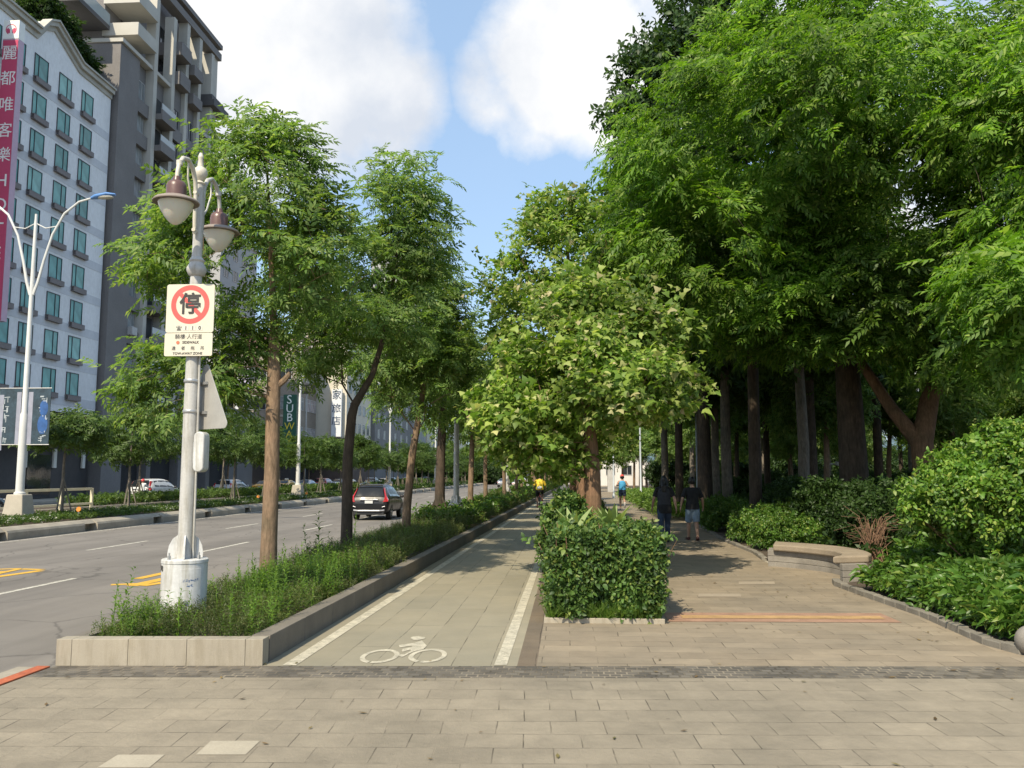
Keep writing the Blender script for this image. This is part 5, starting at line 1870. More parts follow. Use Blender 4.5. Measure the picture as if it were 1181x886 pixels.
class Win:
    """one kind of window, facing +X at its own origin; copies share its meshes"""
    def __init__(self, w, h, frame, pane, fr=.07, mull=(), trans=(), proud=.06, box=None, sill=None):
        self.parts = []
        m = MB()
        m.box(0.0, proud, -w / 2 - fr, -w / 2, -h / 2 - fr, h / 2 + fr)
        m.box(0.0, proud, w / 2, w / 2 + fr, -h / 2 - fr, h / 2 + fr)
        m.box(0.0, proud - .002, -w / 2, w / 2, h / 2, h / 2 + fr)
        m.box(0.0, proud - .002, -w / 2, w / 2, -h / 2 - fr, -h / 2)
        for q in mull: m.box(0.012, proud - .006, q * w - .03, q * w + .03, -h / 2, h / 2)
        for q in trans: m.box(0.012, proud - .008, -w / 2, w / 2, q * h - .03, q * h + .03)
        if sill: m.box(0, sill, -w / 2 - .12, w / 2 + .12, -h / 2 - fr - .10, -h / 2 - fr - .002)
        self.f = m.build('window', frame); 
        m = MB(); m.box(-.02, .014, -w / 2, w / 2, -h / 2, h / 2)
        self.p = m.build('pane', pane)
        self.b = None
        if box:
            m = MB()
            bh, bd = box
            z0 = -h / 2 - fr - bh
            m.box(.0, bd, -w / 2 - .12, w / 2 + .12, z0, z0 + .05)
            m.box(bd - .03, bd, -w / 2 - .12, w / 2 + .12, z0 + .052, z0 + bh - .002)
            m.box(.0, bd, -w / 2 - .12, w / 2 + .12, z0 + bh - .04, z0 + bh)
            for s in (-1, 1):
                for k in range(4):
                    x = bd * (k + .3) / 4
                    m.box(x, x + .025, s * (w / 2 + .105) - .012, s * (w / 2 + .105) + .012, z0 + .052, z0 + bh - .042)
            self.b = m.build('window_box', box_m)
        self.used = False

    def put(self, parent, loc, rz=0.0):
        o = self.f if not self.used else self.f.copy()
        p = self.p if not self.used else self.p.copy()
        b_ = None
        if self.b: b_ = self.b if not self.used else self.b.copy()
        if self.used:
            COL.objects.link(o); COL.objects.link(p)
            if b_: COL.objects.link(b_)
        self.used = True
        o.parent = parent; o.location = loc; o.rotation_euler = (0, 0, rz)
        p.parent = o
        if b_: b_.parent = o
        return o


def solid(name, parent, mat, *b, bevel=0):
    m = MB()
    for q in b: m.box(*q)
    return m.build(name, mat, parent, bevel=bevel)


# ---- white hotel: local origin at its far front corner (X=-40, Y=70)
ho = empty('hotel_building', 'white hotel with teal windows, dark window boxes and a stepped cornice', 'building', (-40, 70.0, 0))
m = MB()
prof = [(0, 6.6), (0, 35.3), (-5.0, 35.3), (-7.6, 36.5), (-8.6, 36.95), (-9.6, 36.5), (-10.6, 35.3), (-32, 35.3), (-32, 6.6)]
m.prism(prof, 'x', -16, 0)
m.build('wall', wall_white, ho)
solid('ground_floor', ho, hotel_base, (-16, -0.4, -32, -0.05, -0.2, 6.59))
cm = MB()
prev = None
for a, b_ in zip(prof[1:8], prof[2:8]):
    for dz0, dz1, ex in ((-.75, -.35, .12), (-.349, .02, .35), (.021, .18, .5)):
        y0, z0, y1, z1 = a[0], a[1], b_[0], b_[1]
        vs = [(-.3, y0, z0 + dz0), (ex, y0, z0 + dz0), (ex, y0, z0 + dz1), (-.3, y0, z0 + dz1), (-.3, y1, z1 + dz0), (ex, y1, z1 + dz0), (ex, y1, z1 + dz1), (-.3, y1, z1 + dz1)]
        cm.add(vs, [(0, 1, 2, 3), (7, 6, 5, 4), (0, 4, 5, 1), (1, 5, 6, 2), (2, 6, 7, 3), (3, 7, 4, 0)])
cm.build('cornice', cornice_m, ho)
solid('floor_band', ho, wall_white2, *[(0.001, 0.02, -32, -.02, 7.1 + 2.94 * k + .05, 7.1 + 2.94 * k + .75) for k in range(9)])
wt = Win(1.6, 1.75, wframe, teal, fr=.05, mull=(-.2,), box=(.42, .30))
wt2 = Win(1.6, 1.75, wframe, teal, fr=.05, mull=(.15,), box=(.42, .30))
for r_ in range(9):
    for c_, yy in enumerate((-3.6, -6.75, -9.9, -12.7, -15.4)):
        (wt if c_ != 1 else wt2).put(ho, (0.003, yy, 8.95 + 2.94 * r_))
solid('entrance_canopy', ho, M('canopy_purple', (.10, .045, .085), .5, var=.2), (-.38, 1.4, -13.5, -1.0, 4.3, 4.75))
sgn = lettering('canopy_lettering', [('HOTEL', 1.0, -6, 5.2), ('麗都', .9, -10, 5.2)], M('canopy_letter', (.28, .14, .24), .5), ho, .05)
sgn.rotation_euler = (0, 0, rad(90)); sgn.location = (1.0, 0, 0)
for yy in (-.9, -4.9, -8.6, -12.4):
    solid('wall_lantern', ho, M('lantern_glow', (.75, .73, .66), .5, var=.05), (-.38, -.2, yy - .2, yy + .2, 2.2, 3.7), bevel=.03)
solid('entrance_door', ho, darkglass, (-.39, -.34, -8.2, -5.2, -.1, 3.2))

# tall pink sign on the hotel front
vsn = empty('hotel_sign', 'tall pink vertical sign with white characters, topped by a round mark, on the white hotel', 'sign', (-38.62, 54.6, 0))
pink = M('sign_pink', (.52, .055, .125), .45, var=.08, scale=.3)
pinkside = M('sign_pink_side', (.52, .36, .45), .5, var=.08)
m = MB(); m.box(-.62, .52, 0.02, .62, 12.0, 31.95); m.build('sign_box', [pinkside], vsn)
m = MB(); m.box(-.60, .50, -.02, .019, 12.02, 31.85); m.build('sign_face', pink, vsn)
m = MB(); m.box(-.62, .52, -.02, .62, 31.951, 33.3); m.build('logo_panel', M('sign_logo_white', (.78, .77, .72), .5, var=.05), vsn)
m = MB()
for k in range(40):
    a0, a1 = rad(-60 + 300 * k / 40), rad(-60 + 300 * (k + 1) / 40)
    m.add([(-.05 + r_ * math.cos(a), -.023, 32.62 + r_ * math.sin(a)) for a, r_ in ((a0, .40), (a1, .40), (a1, .34), (a0, .34))], [(0, 1, 2, 3)])
for s in (-1, 1):
    m.add([(-.05 + s * x, -.023, 32.62 + z) for x, z in ((.08, -.28), (.30, -.22), (.34, .06), (.20, .12), (.08, .0))], [(0, 1, 2, 3, 4)])
m.build('round_mark', pink, vsn, weld=False)
zz = [30.85, 29.0, 27.1, 25.25, 23.5, 21.7, 20.0, 18.3, 16.6, 14.9]
c = lettering('lettering', [(ch, 1.12 if i < 5 else 1.25, -.05, z) for i, (ch, z) in enumerate(zip('麗都唯客樂HOTEL', zz))], M('sign_letter_white', (.80, .78, .74), .5, var=.03), vsn, .01)
c.location = (0, -.035, 0)

# roof planting behind the cornice
# ---- grey apartment tower
tw = empty('apartment_tower', 'grey-brown apartment tower with cream fins and stacked balconies, right of the white hotel', 'building', (-39.5, 70.3, 0))
solid('wall', tw, taupe, (-13, -.0, 0, 3.4, 4.4, 40.0), (-13, -.45, 3.4, 9.4, 4.4, 40.0), (-13, -.05, 9.4, 15.2, 4.4, 41.5), (-13, -.6, 15.2, 21.5, 4.4, 38.4))
solid('upper_wall', tw, taupe, (-13, -2.6, 1.6, 6.2, 40.0, 56), (-13, -1.8, 6.2, 16.5, 41.5, 50.5))
solid('roof_edge', tw, fin_m, (-13, .25, -.15, 9.4, 40.001, 40.35), (-12.9, .15, 15.25, 21.7, 38.401, 38.75))
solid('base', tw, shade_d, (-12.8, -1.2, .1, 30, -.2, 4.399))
for q in ((-1.6, .1, .0, 3.3, -.2, 4.45), (-1.2, -.3, 8.6, 9.4, -.2, 4.45), (-1.2, -.3, 15.2, 16.2, -.2, 4.45), (-1.2, -.3, 22, 23, -.2, 4.45), (-1.2, -.3, 28, 30, -.2, 4.45)): solid('base_column', tw, taupe, q)
FL = [4.9 + 3.1 * k for k in range(12)]
for yy, zt in ((5.75, 47.4), (9.35, 47.4), (12.3, 48.8), (15.3, 48.6), (18.4, 48.2)):
    solid('fin', tw, fin_m, (-.6 if yy < 15 else -1.2, .35, yy - .33, yy + .33, 4.45, zt))
solid('end_wall', tw, fin_m, (-3.4, .1, 19.3, 20.2, 39.0, 49.6))
solid('top_beam', tw, taupe, (-.7, .45, 5.0, 20.4, 47.5 + .9, 49.2), (-.5, .55, 5.0, 20.4, 49.7, 50.2))
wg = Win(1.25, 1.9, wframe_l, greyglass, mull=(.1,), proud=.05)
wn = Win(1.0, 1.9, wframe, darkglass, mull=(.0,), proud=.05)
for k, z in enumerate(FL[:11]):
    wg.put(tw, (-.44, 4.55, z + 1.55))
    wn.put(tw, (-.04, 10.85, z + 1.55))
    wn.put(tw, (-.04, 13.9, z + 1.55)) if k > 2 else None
    solid('spandrel', tw, taupe, (-.44, .002, 3.405, 5.41, z - .75, z + .5))
    bal = solid('balcony', tw, taupe, (-.45, 1.0, 6.1, 9.0, z - .45, z + .12), (.86, 1.0, 6.1, 9.0, z + .121, z + .55))
    solid('glass_rail', None, rail_glass, (.90, .96, 6.15, 8.95, z + .552, z + 1.15)).parent = bal
    rec = solid('balcony_door', tw, darkglass, (-.44, -.40, 6.5, 8.6, z + .14, z + 2.35))
    b3 = solid('balcony', tw, taupe, (-.6, .75, 15.7, 18.0, z - .45, z + .75))
    solid('spandrel', tw, taupe, (-.04, .22, 12.64, 14.96, z - .75, z + .5), (-.04, .22, 9.69, 11.96, z - .75, z + .5))
for z in (41.2, 44.3):
    bal = solid('balcony', tw, taupe, (-1.9, .9, 9.75, 11.95, z - .5, z + .85))
    bal = solid('balcony', tw, taupe, (-1.9, .9, 12.75, 14.9, z - 1.2, z - .1))
    bal = solid('balcony', tw, fin_m, (-2.7, .7, 1.5, 5.1, z + .3, z + 1.5))
    wn.put(tw, (-1.78, 10.9, z + 1.9)); wn.put(tw, (-2.58, 4.9, z + 2.7))
solid('corner_balcony', tw, taupe_d, (-4, 1.0, 17.6, 21.6, 42.0, 42.7), (-4, .6, 17.9, 21.3, 42.701, 43.4))
solid('upper_balcony', tw, taupe_d, (-8.5, -2.0, -3.5, 1.59, 42.0, 42.4))
solid('upper_rail', tw, rail_glass, (-2.1, -2.02, -3.5, 1.5, 42.41, 43.5))
for yy, z in ((19.4, 39.2), (3.9, 14.2), (10.9, 20.2)):
    m = MB(); m.box(-.55 if yy > 15 else -.04, .45, yy - .45, yy + .45, z, z + .75)
    m.build('air_conditioner', wframe_l, tw, bevel=.03)

# ---- grey mid-rise beyond the tower
gm = empty('office_block', 'tall narrow grey block glimpsed behind the first street tree', 'building', (-49, 122, 0))
solid('wall', gm, M('pale_grey_tile', (.36, .36, .36), .8, var=.1, scale=.3), (-14, 0, -6, 8, -.2, 36.5))
solid('roof_edge', gm, fin_m, (-14.2, .2, -6.2, 8.2, 36.501, 37.1))
wm = Win(1.6, 1.5, wframe_l, darkglass, mull=(0,))
for k in range(10):
    for yy in (-4, -.6, 2.8, 6): wm.put(gm, (.003, yy, 6 + 3.1 * k))
    if k > 2:
        for xx in (-2.2, -5.2): wm.put(gm, (xx, -6.003, 6 + 3.1 * k), rad(-90))

# ---- low grey building with the dark shop front
lg = empty('shop_building', 'low grey building with a dark open shop front, right of the tower foot', 'building', (-39.5, 92.5, 0))
solid('wall', lg, taupe, (-14, 0, 8, 13, -.2, 9.5), (-14, 0, 0, 7.99, 5.0, 9.5))
solid('shop_front', lg, shade_d, (-13.8, -1.0, .1, 7.9, -.2, 4.99))
for yy in (1.6, 4.2, 6.8, 10.4): wm.put(lg, (.003, yy, 7.4))

# ---- brown tenement with air conditioners, arch and banner
br = empty('tenement_building', 'weathered brown tenement with wide windows and air conditioners behind the thick street trunk', 'building', (-38.2, 118, 0))
brn = M('brown_tile', (.26, .225, .185), .85, var=.25, scale=.35, fine=.12, fscale=6)
solid('wall', br, brn, (-9, 0, -.05, 9.6, 4.2, 19.0))
solid('roof_shed', br, M('shed_maroon', (.21, .11, .115), .7, var=.2), (-8.5, -.2, .2, 9.4, 19.001, 21.6))
solid('ground_floor', br, shade_d, (-8.8, -.6, .1, 9.5, -.2, 4.199))
ww = Win(2.5, 1.9, wframe_l, darkglass, mull=(-.17, .17))
wl_ = Win(2.4, 1.7, wframe_l, greyglass, mull=(-.1, .2), trans=(.2,))
for k, z in enumerate((7.6, 11.8, 16.0)):
    (ww, wl_, ww)[k].put(br, (-2.0, -.053, z), rad(-90)); ww.put(br, (-5.6, -.053, z), rad(-90))
    for yy in (2.0, 5.4, 8.0): wl_.put(br, (.003, yy, z))
m = MB()
for k in range(12):
    a0, a1 = PI * k / 12, PI * (k + 1) / 12
    m.add([(-2.0 + r_ * math.cos(a), -.02 - .12 * j, 9.1 + r_ * math.sin(a)) for j in (0, 1) for a, r_ in ((a0, 1.0), (a1, 1.0), (a1, .72), (a0, .72))], [(0, 1, 2, 3), (7, 6, 5, 4), (0, 4, 5, 1), (1, 5, 6, 2), (2, 6, 7, 3), (3, 7, 4, 0)])
m.build('arch_trim', fin_m, br)
for x, z in ((-3.0, 12.9), (-.9, 9.6), (-4.6, 8.4)):
    m = MB(); m.box(x - .5, x + .5, -.6, -.055, z - .4, z + .35); m.build('air_conditioner', wframe_l, br, bevel=.03)
solid('shop_sign', br, M('shop_sign_teal', (.05, .2, .2), .5, var=.3), (-4.2, -.3, -.35, -.06, 4.25, 5.3))
solid('shop_sign', br, M('shop_sign_grey', (.2, .2, .2), .5, var=.3), (-8.4, -4.4, -.35, -.06, 4.25, 5.5))

# lilac banner with a dark dancer on the tenement corner
lb = empty('banner', 'tall lilac vertical banner with a black dancing figure by the thick trunk', 'banner', (-44.6, 114.2, 0))
solid('cloth', lb, M('banner_lilac_wall', (.50, .46, .60), .6, var=.15, scale=.6), (-.95, .95, 0, .25, 4.8, 16.2))
solid('pale_panel', lb, M('banner_pale_wall', (.62, .62, .64), .6, var=.1), (-.90, .90, -.02, -.001, 8.9, 13.4))
m = MB()
for pts, r_ in (([(.1, 12.5), (.15, 12.1)], .35), ([(.1, 12.0), (-.15, 11.2), (.1, 10.5)], .38), ([(0, 11.8), (.55, 11.5), (.5, 10.9)], .16), ([(-.1, 11.7), (-.55, 11.2)], .15), ([(.1, 10.5), (.35, 9.9), (.1, 9.2)], .24), ([(0, 10.5), (-.35, 9.8), (-.5, 9.1)], .22)):
    for (x0, z0), (x1, z1) in zip(pts, pts[1:]):
        d = Vector((x1 - x0, z1 - z0)).normalized(); n_ = Vector((-d.y, d.x)) * r_; d *= r_ * .5
        m.add([(x0 + n_.x - d.x, -.024, z0 + n_.y - d.y), (x0 - n_.x - d.x, -.024, z0 - n_.y - d.y), (x1 - n_.x + d.x, -.024, z1 - n_.y + d.y), (x1 + n_.x + d.x, -.024, z1 + n_.y + d.y)], [(0, 1, 2, 3)])
m.build('dancer_figure', sign_k, lb, weld=False)

# ---- cream tower-like block with the inn sign
cr = empty('inn_building', 'plain cream end wall of an inn with a hanging white sign and shop signs', 'building', (-33.6, 128, 0))
crm = M('cream_render', (.62, .57, .465), .85, var=.10, scale=.18, fine=.04, fscale=3)
solid('wall', cr, crm, (-6.6, 0, 0, 16, 7.2, 27))
solid('side_wall', cr, M('cream_pier', (.72, .69, .60), .85, var=.08, scale=.3), (-7.9, -6.61, -.4, 12, 4, 27.5))
solid('stair_slot', cr, M('slot_grey', (.20, .19, .175), .8, var=.2), (-6.3, -5.7, -.06, -.002, 9, 25))
solid('roof_edge', cr, fin_m, (-6.8, .2, -.2, 16.2, 27.001, 27.6))
solid('shop_floor', cr, M('shop_brown', (.12, .085, .07), .7, var=.4, scale=.7), (-7.2, -.3, .1, 15.8, -.2, 7.199))
solid('shop_canopy', cr, M('canopy_maroon', (.16, .06, .055), .6, var=.2), (-7.5, .4, -1.5, .05, 4.0, 4.5))
sp = solid('shop_sign', cr, M('shop_sign_white', (.62, .62, .60), .5, var=.08), (-6.4, -1.6, -.4, -.05, 5.3, 6.7))
m = MB()
for k, x in enumerate((-5.8, -4.6, -3.5, -2.4)):
    m.box(x - .34, x + .34, -.43, -.401, 5.62, 5.80); m.box(x - .12, x + .12, -.43, -.401, 5.801, 6.38); m.box(x - .3, x + .3, -.43, -.401, 6.2, 6.3)
m.build('sign_marks', blue_ink, cr, weld=False)
wcr = Win(1.5, 1.5, wframe_l, darkglass, mull=(0,))
for k in range(6):
    for yy in (2.2, 5.2, 8.2, 11.2, 14.0): wcr.put(cr, (.003, yy, 9.0 + 3.0 * k))
hs = empty('inn_sign', 'narrow white vertical inn sign with dark characters on the cream wall', 'sign', (-34.9, 127.3, 0))
solid('sign_box', hs, M('inn_sign_white', (.72, .73, .74), .5, var=.05), (-.75, .75, -.25, .25, 7.4, 14.6))
c = lettering('lettering', [('家', 1.45, 0, 13.6), ('旅', 1.45, 0, 11.6), ('店', 1.45, 0, 9.7)], M('inn_letter_blue', (.06, .09, .15), .5), hs, .02); c.location = (0, -.28, 0)
gs = empty('shop_sign', 'tall dark green vertical sign with slanting white letters and a yellow letter', 'sign', (-38.6, 116.8, 0))
solid('sign_box', gs, M('sign_deep_green', (.015, .085, .05), .45, var=.1), (-.95, .95, -.2, .2, 5.8, 12.8))
lw = M('letter_pale', (.72, .74, .70), .5, var=.03)
c = lettering('white_letters', [('S', 1.7, -.1, 12.05), ('U', 1.6, 0, 10.8), ('B', 1.6, 0, 9.55)], lw, gs, .02); c.location = (0, -.23, 0)
c = lettering('yellow_letter', [('W', 1.4, 0, 8.35), ('A', 1.4, 0, 7.25), ('Y', 1.4, 0, 6.2)], M('letter_yellow', (.62, .50, .04), .5), gs, .02); c.location = (0, -.23, 0)
bs = empty('road_sign', 'small dark brown sign board above the green vertical sign', 'sign', (-36.4, 116.9, 0))
solid('board', bs, M('board_brown', (.075, .065, .035), .6, var=.2), (-1.2, 1.2, -.1, .1, 12.9, 14.2))
c = lettering('lettering', [('旅店', .9, 0, 13.55)], M('letter_tan', (.42, .36, .22), .5), bs, .02); c.location = (0, -.12, 0)
m = MB(); m.cyl((0, .12, -.2), (0, .12, 14.0), .09, n=10); m.build('post', steel, bs)
r7 = empty('shop_sign', 'small square red and white shop sign beside the cream inn', 'sign', (-32.6, 127.2, 0))
solid('sign_box', r7, M('sign_white_plain', (.7, .7, .68), .5, var=.05), (-.7, .7, -.15, .15, 5.7, 7.2))
solid('red_strip', r7, M('sign_red_strip', (.55, .06, .05), .5, var=.1), (-.66, .66, -.17, -.152, 6.7, 7.1))
c = lettering('numeral', [('7', 1.1, 0, 6.25)], M('numeral_red', (.55, .06, .05), .5), r7, .02); c.location = (0, -.17, 0)

# ---- dark grey block beyond, and a tall far tower seen over the second tree
dg_ = empty('apartment_block', 'dark grey apartment block beyond the cream inn', 'building', (-34.2, 150, 0))
solid('wall', dg_, M('dark_grey_tile', (.20, .195, .19), .8, var=.15, scale=.3), (-12, 0, 0, 40, -.2, 23))
solid('roof_edge', dg_, taupe_d, (-12.2, .2, -.2, 40.2, 23.001, 23.6))
for k in range(6):
    for xx in (-2.0, -5.0, -8.0): wm.put(dg_, (xx, -.003, 6 + 3.0 * k), rad(-90))
    for yy in (3, 8, 13, 18, 24, 30, 36): wm.put(dg_, (.003, yy, 6 + 3.0 * k))
ft = empty('apartment_tower', 'tall grey tower glimpsed through the crown of the second street tree', 'building', (-33.6, 185, 0))
solid('wall', ft, M('tower_grey', (.34, .335, .33), .8, var=.12, scale=.3), (-10, 0, 0, 16, -.2, 52))
solid('roof_edge', ft, fin_m, (-10.2, .2, -.2, 16.2, 52.001, 53))
for k in range(15):
    for xx in (-2.2, -5.4, -8.4): wm.put(ft, (xx, -.003, 6 + 3.1 * k), rad(-90))
lo = empty('shop_row', 'low shop row with pale signs at the far end of the street', 'building', (-34.0, 205, 0))
solid('wall', lo, crm, (-12, 0, 0, 80, -.2, 15))
solid('shop_front', lo, shade_d, (.001, .05, 1, 79, 0, 4))
for k in range(3):
    for yy in range(4, 78, 6): wm.put(lo, (.003, yy, 6 + 3.0 * k))

# ---- pale houses seen between the park trunks
for k, (x, y, w, h, colr, roofc, lab) in enumerate((
        (17.5, 122, 9, 11.5, (.55, .42, .33), (.34, .15, .10), 'peach house with a tiled roof seen between the park trunks'),
        (8.5, 135, 7, 8.5, (.62, .60, .57), (.30, .16, .12), 'pale low house behind the trunks beyond the jogger'),
        (60.0, 118, 16, 35.5, (.60, .60, .60), (.40, .40, .40), 'white tall block glimpsed through the gap in the big crown'))):
    t = empty('house' if h < 20 else 'apartment_block', lab, 'building', (x, y, 0))
    solid('wall', t, M('house_wall_%d' % k, colr, .85, var=.12, scale=.3), (-w / 2, w / 2, 0, 8, -.2, h - 1.6))
    m = MB(); m.prism([(-.5, h - 1.6), (8.5, h - 1.6), (6.5, h), (1.5, h)] if h < 20 else [(-.3, h - 1.6), (8.3, h - 1.6), (8.3, h - .9), (-.3, h - .9)], 'x', -w / 2 - .4, w / 2 + .4)
    m.build('roof', M('house_roof_%d' % k, roofc, .8, var=.2), t)
    wq = Win(1.3, 1.4, wframe_l, darkglass, mull=(0,))
    for q in range(int((h - 3) / 3)):
        for xx in np.arange(-w / 2 + 1.5, w / 2 - 1, 2.6): wq.put(t, (float(xx), -.003, 2.4 + 3.0 * q), rad(-90))
t = empty('footbridge', 'grey stair and footbridge structure half hidden behind the maple', 'footbridge', (2.6, 84, 0))
solid('deck', t, M('bridge_grey', (.42, .41, .39), .8, var=.15), (-2.5, 3.5, 0, 2.5, 4.2, 4.8))
solid('pillar', t, M('bridge_grey', (.42, .41, .39)), (-1.6, -1.0, .8, 1.5, -.1, 4.19), (1.2, 1.8, .8, 1.5, -.1, 4.19))
solid('panel', t, M('bridge_brown', (.2, .09, .06), .8, var=.2), (-2.5, -.2, -.06, -.002, 2.2, 4.1))
m = MB()
for k in range(12): m.box(3.52 + .3 * k, 3.81 + .3 * k, .2, 2.2, 4.4 - .36 * (k + 1), 4.7 - .36 * k)
m.build('stairs', M('bridge_grey', (.42, .41, .39)), t)
# ------------------------------------------------------------------ leaves
L_street = leaf_mat('leaves_street', [(.085, .155, .038), (.125, .215, .056), (.175, .27, .078), (.28, .34, .12)], trans=.5, clump=.25, cscale=.8)
L_median = leaf_mat('leaves_median', [(.05, .095, .022), (.075, .13, .03), (.11, .17, .042)], trans=.4, clump=.25, cscale=.6)
L_maple = leaf_mat('leaves_sweetgum', [(.078, .145, .020), (.14, .225, .034), (.255, .33, .064), (.40, .45, .15), (.50, .42, .25)], trans=.45, tcol=(1.2, 1.4, .5), clump=.35, cscale=1.0)
L_big = leaf_mat('leaves_big', [(.070, .145, .018), (.110, .208, .027), (.160, .270, .042), (.29, .38, .09)], trans=.46, tcol=(1.3, 1.5, .45), clump=.35, cscale=.45)
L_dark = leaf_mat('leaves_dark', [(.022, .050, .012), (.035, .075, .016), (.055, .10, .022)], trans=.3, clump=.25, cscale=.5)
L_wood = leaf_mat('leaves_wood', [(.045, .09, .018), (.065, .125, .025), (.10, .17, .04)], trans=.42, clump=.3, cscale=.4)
L_hedge = leaf_mat('leaves_hedge', [(.026, .062, .014), (.06, .12, .024), (.09, .16, .032), (.21, .26, .06)], trans=.25, clump=.3, cscale=3, rough=.5, spec=.35)
L_light = leaf_mat('leaves_light_shrub', [(.06, .14, .016), (.10, .20, .024), (.155, .26, .036), (.32, .38, .08)], trans=.35, tcol=(1.3, 1.4, .4), clump=.25, cscale=1.5, rough=.45, spec=.4)
L_low = leaf_mat('leaves_low_plants', [(.045, .105, .015), (.07, .15, .02), (.10, .19, .03), (.20, .25, .05)], trans=.3, clump=.25, cscale=1.5, rough=.4)
L_cover = leaf_mat('leaves_ground_cover', [(.055, .082, .020), (.08, .115, .028), (.115, .145, .038), (.13, .11, .045)], trans=.25, clump=.35, cscale=1.3)
L_weed = leaf_mat('leaves_weeds', [(.085, .17, .026), (.13, .235, .036), (.19, .30, .055)], trans=.4, clump=.2, cscale=1.5)
L_grass = leaf_mat('grass_blades', [(.09, .18, .03), (.14, .24, .045), (.20, .29, .075)], trans=.45, clump=.2, cscale=1.5)
L_lily = leaf_mat('leaves_pale_lily', [(.22, .30, .09), (.33, .40, .17)], trans=.35, clump=.1)
L_flower = leaf_mat('flowers_white', [(.60, .60, .55), (.72, .72, .68)], trans=.2, clump=.05)

PIN = [pinnate(6, .34, .115, .30, s) for s in (1, 2, 3)]
PIN5 = [pinnate(4, .42, .16, .28, s) for s in (4, 5)]
STAR = [star_sprig(5, .42, s) for s in (1, 2, 3)]
STAR3 = [star_sprig(3, .60, s) for s in (4, 5)]
OVAL = [sprig(8, .36, .20, s) for s in (1, 2, 3)]
OVALS = [sprig(6, .42, .22, s, simple=True) for s in (1, 2)]
BROAD = [sprig(6, .60, .20, s, droop=.5) for s in (7, 8, 9)]
NEED = [needle_sprig(14, .22, .05, s) for s in (1, 2)]
WEED = [weed_stem(22, .26, .06, s) for s in (1, 2, 3)]
TUFT = [blade_tuft(9, 1, .05, s) for s in (1, 2)]

# ------------------------------------------------------------------ street trees in the planter
SG = 'street trees in the long planter'


def t1_extra(mb):
    mb.tube([(-.02, 0, 2.62), (-.35, -.05, 2.72), (-.9, -.1, 2.60), (-1.35, -.1, 2.45)], [.035, .028, .02, .01], 6)
    mb.tube([(.0, 0, 2.75), (.16, 0, 2.88), (.24, 0, 2.98)], [.05, .045, .035], 8)


make_tree('street_tree', 'street tree with a straight brown trunk nearest the lamp post', (-4.22, 12.0, .13),
          [(0, 0, -.1), (0, 0, .6), (.01, 0, 1.6), (0, 0, 2.45), (0, 0, 2.95), (-.04, .03, 3.7), (-.12, .05, 4.9), (-.22, .05, 6.1)], [.135, .115, .105, .10, .095, .055, .036, .014], 4,
          [(-.35, 0, 5.0, 1.15, 1.2, 1.55, 5), (-.25, 0, 6.1, .75, .8, .75, 1.6), (.62, 0, 4.7, .75, .9, .85, 2.2), (-1.45, 0, 4.6, .75, .8, .8, 1.8), (-1.25, -.1, 2.75, .85, .7, .65, 2.4), (-.75, .2, 3.5, .6, .8, .45, .7)],
          340, PIN, 10, .31, L_street, 'street', 11, SG, gap=.26, flat=.5, gscale=.75, spread=.28, extra=t1_extra)
make_tree('street_tree', 'street tree with a dark forked trunk just left of the black car', (-4.02, 15.5, .13),
          [(0, 0, -.1), (0, 0, .8), (-.01, 0, 1.8), (.05, 0, 2.6), (.10, 0, 2.8), (.42, 0, 3.35), (.66, 0, 4.2), (.85, 0, 5.6)], [.12, .105, .095, .088, .082, .055, .045, .018], 4,
          [(.72, 0, 5.9, 1.1, 1.2, 1.2, 4.2), (.9, 0, 6.9, .7, .8, .7, 1.4), (1.15, .1, 5.5, .5, .8, .8, 1.0), (-.6, 0, 5.4, 1.0, 1.0, 1.0, 3.0), (.3, 0, 4.35, 1.2, 1.1, .6, 2.4), (-.75, 0, 3.7, .6, .7, .5, .9)],
          330, PIN, 10, .31, L_street, 'dark', 12, SG, gap=.26, flat=.5, gscale=.75, spread=.28)
t3 = make_tree('street_tree', 'street tree with a slim reddish trunk right of the black car', (-3.8, 20.0, .13),
          [(0, 0, -.1), (.03, 0, .8), (.14, 0, 2.0), (.22, 0, 2.5), (.38, 0, 3.5), (.55, 0, 4.6), (.75, 0, 5.8)], [.11, .10, .088, .08, .06, .04, .016], 3,
          [(.35, 0, 5.0, 1.25, 1.3, 1.05, 4), (.5, 0, 5.9, .75, .8, .55, 1.3), (.95, 0, 4.2, .75, 1.1, .65, 1.5), (-.4, 0, 4.2, 1.0, 1.0, .8, 2), (.6, 0, 3.6, 1.2, 1.2, .6, 1.5)],
          290, PIN, 9, .36, L_street, 'street', 13, SG, gap=.26, gscale=.8, spread=.3)


def props(mb):
    mb.tube([(.45, -.3, 0), (-.12, .02, 1.35)], .035, 6)
    mb.tube([(-.5, .3, 0), (.15, -.02, 1.45)], .035, 6)
    mb.tube([(.1, .5, 0), (0, -.05, 1.3)], .035, 6)


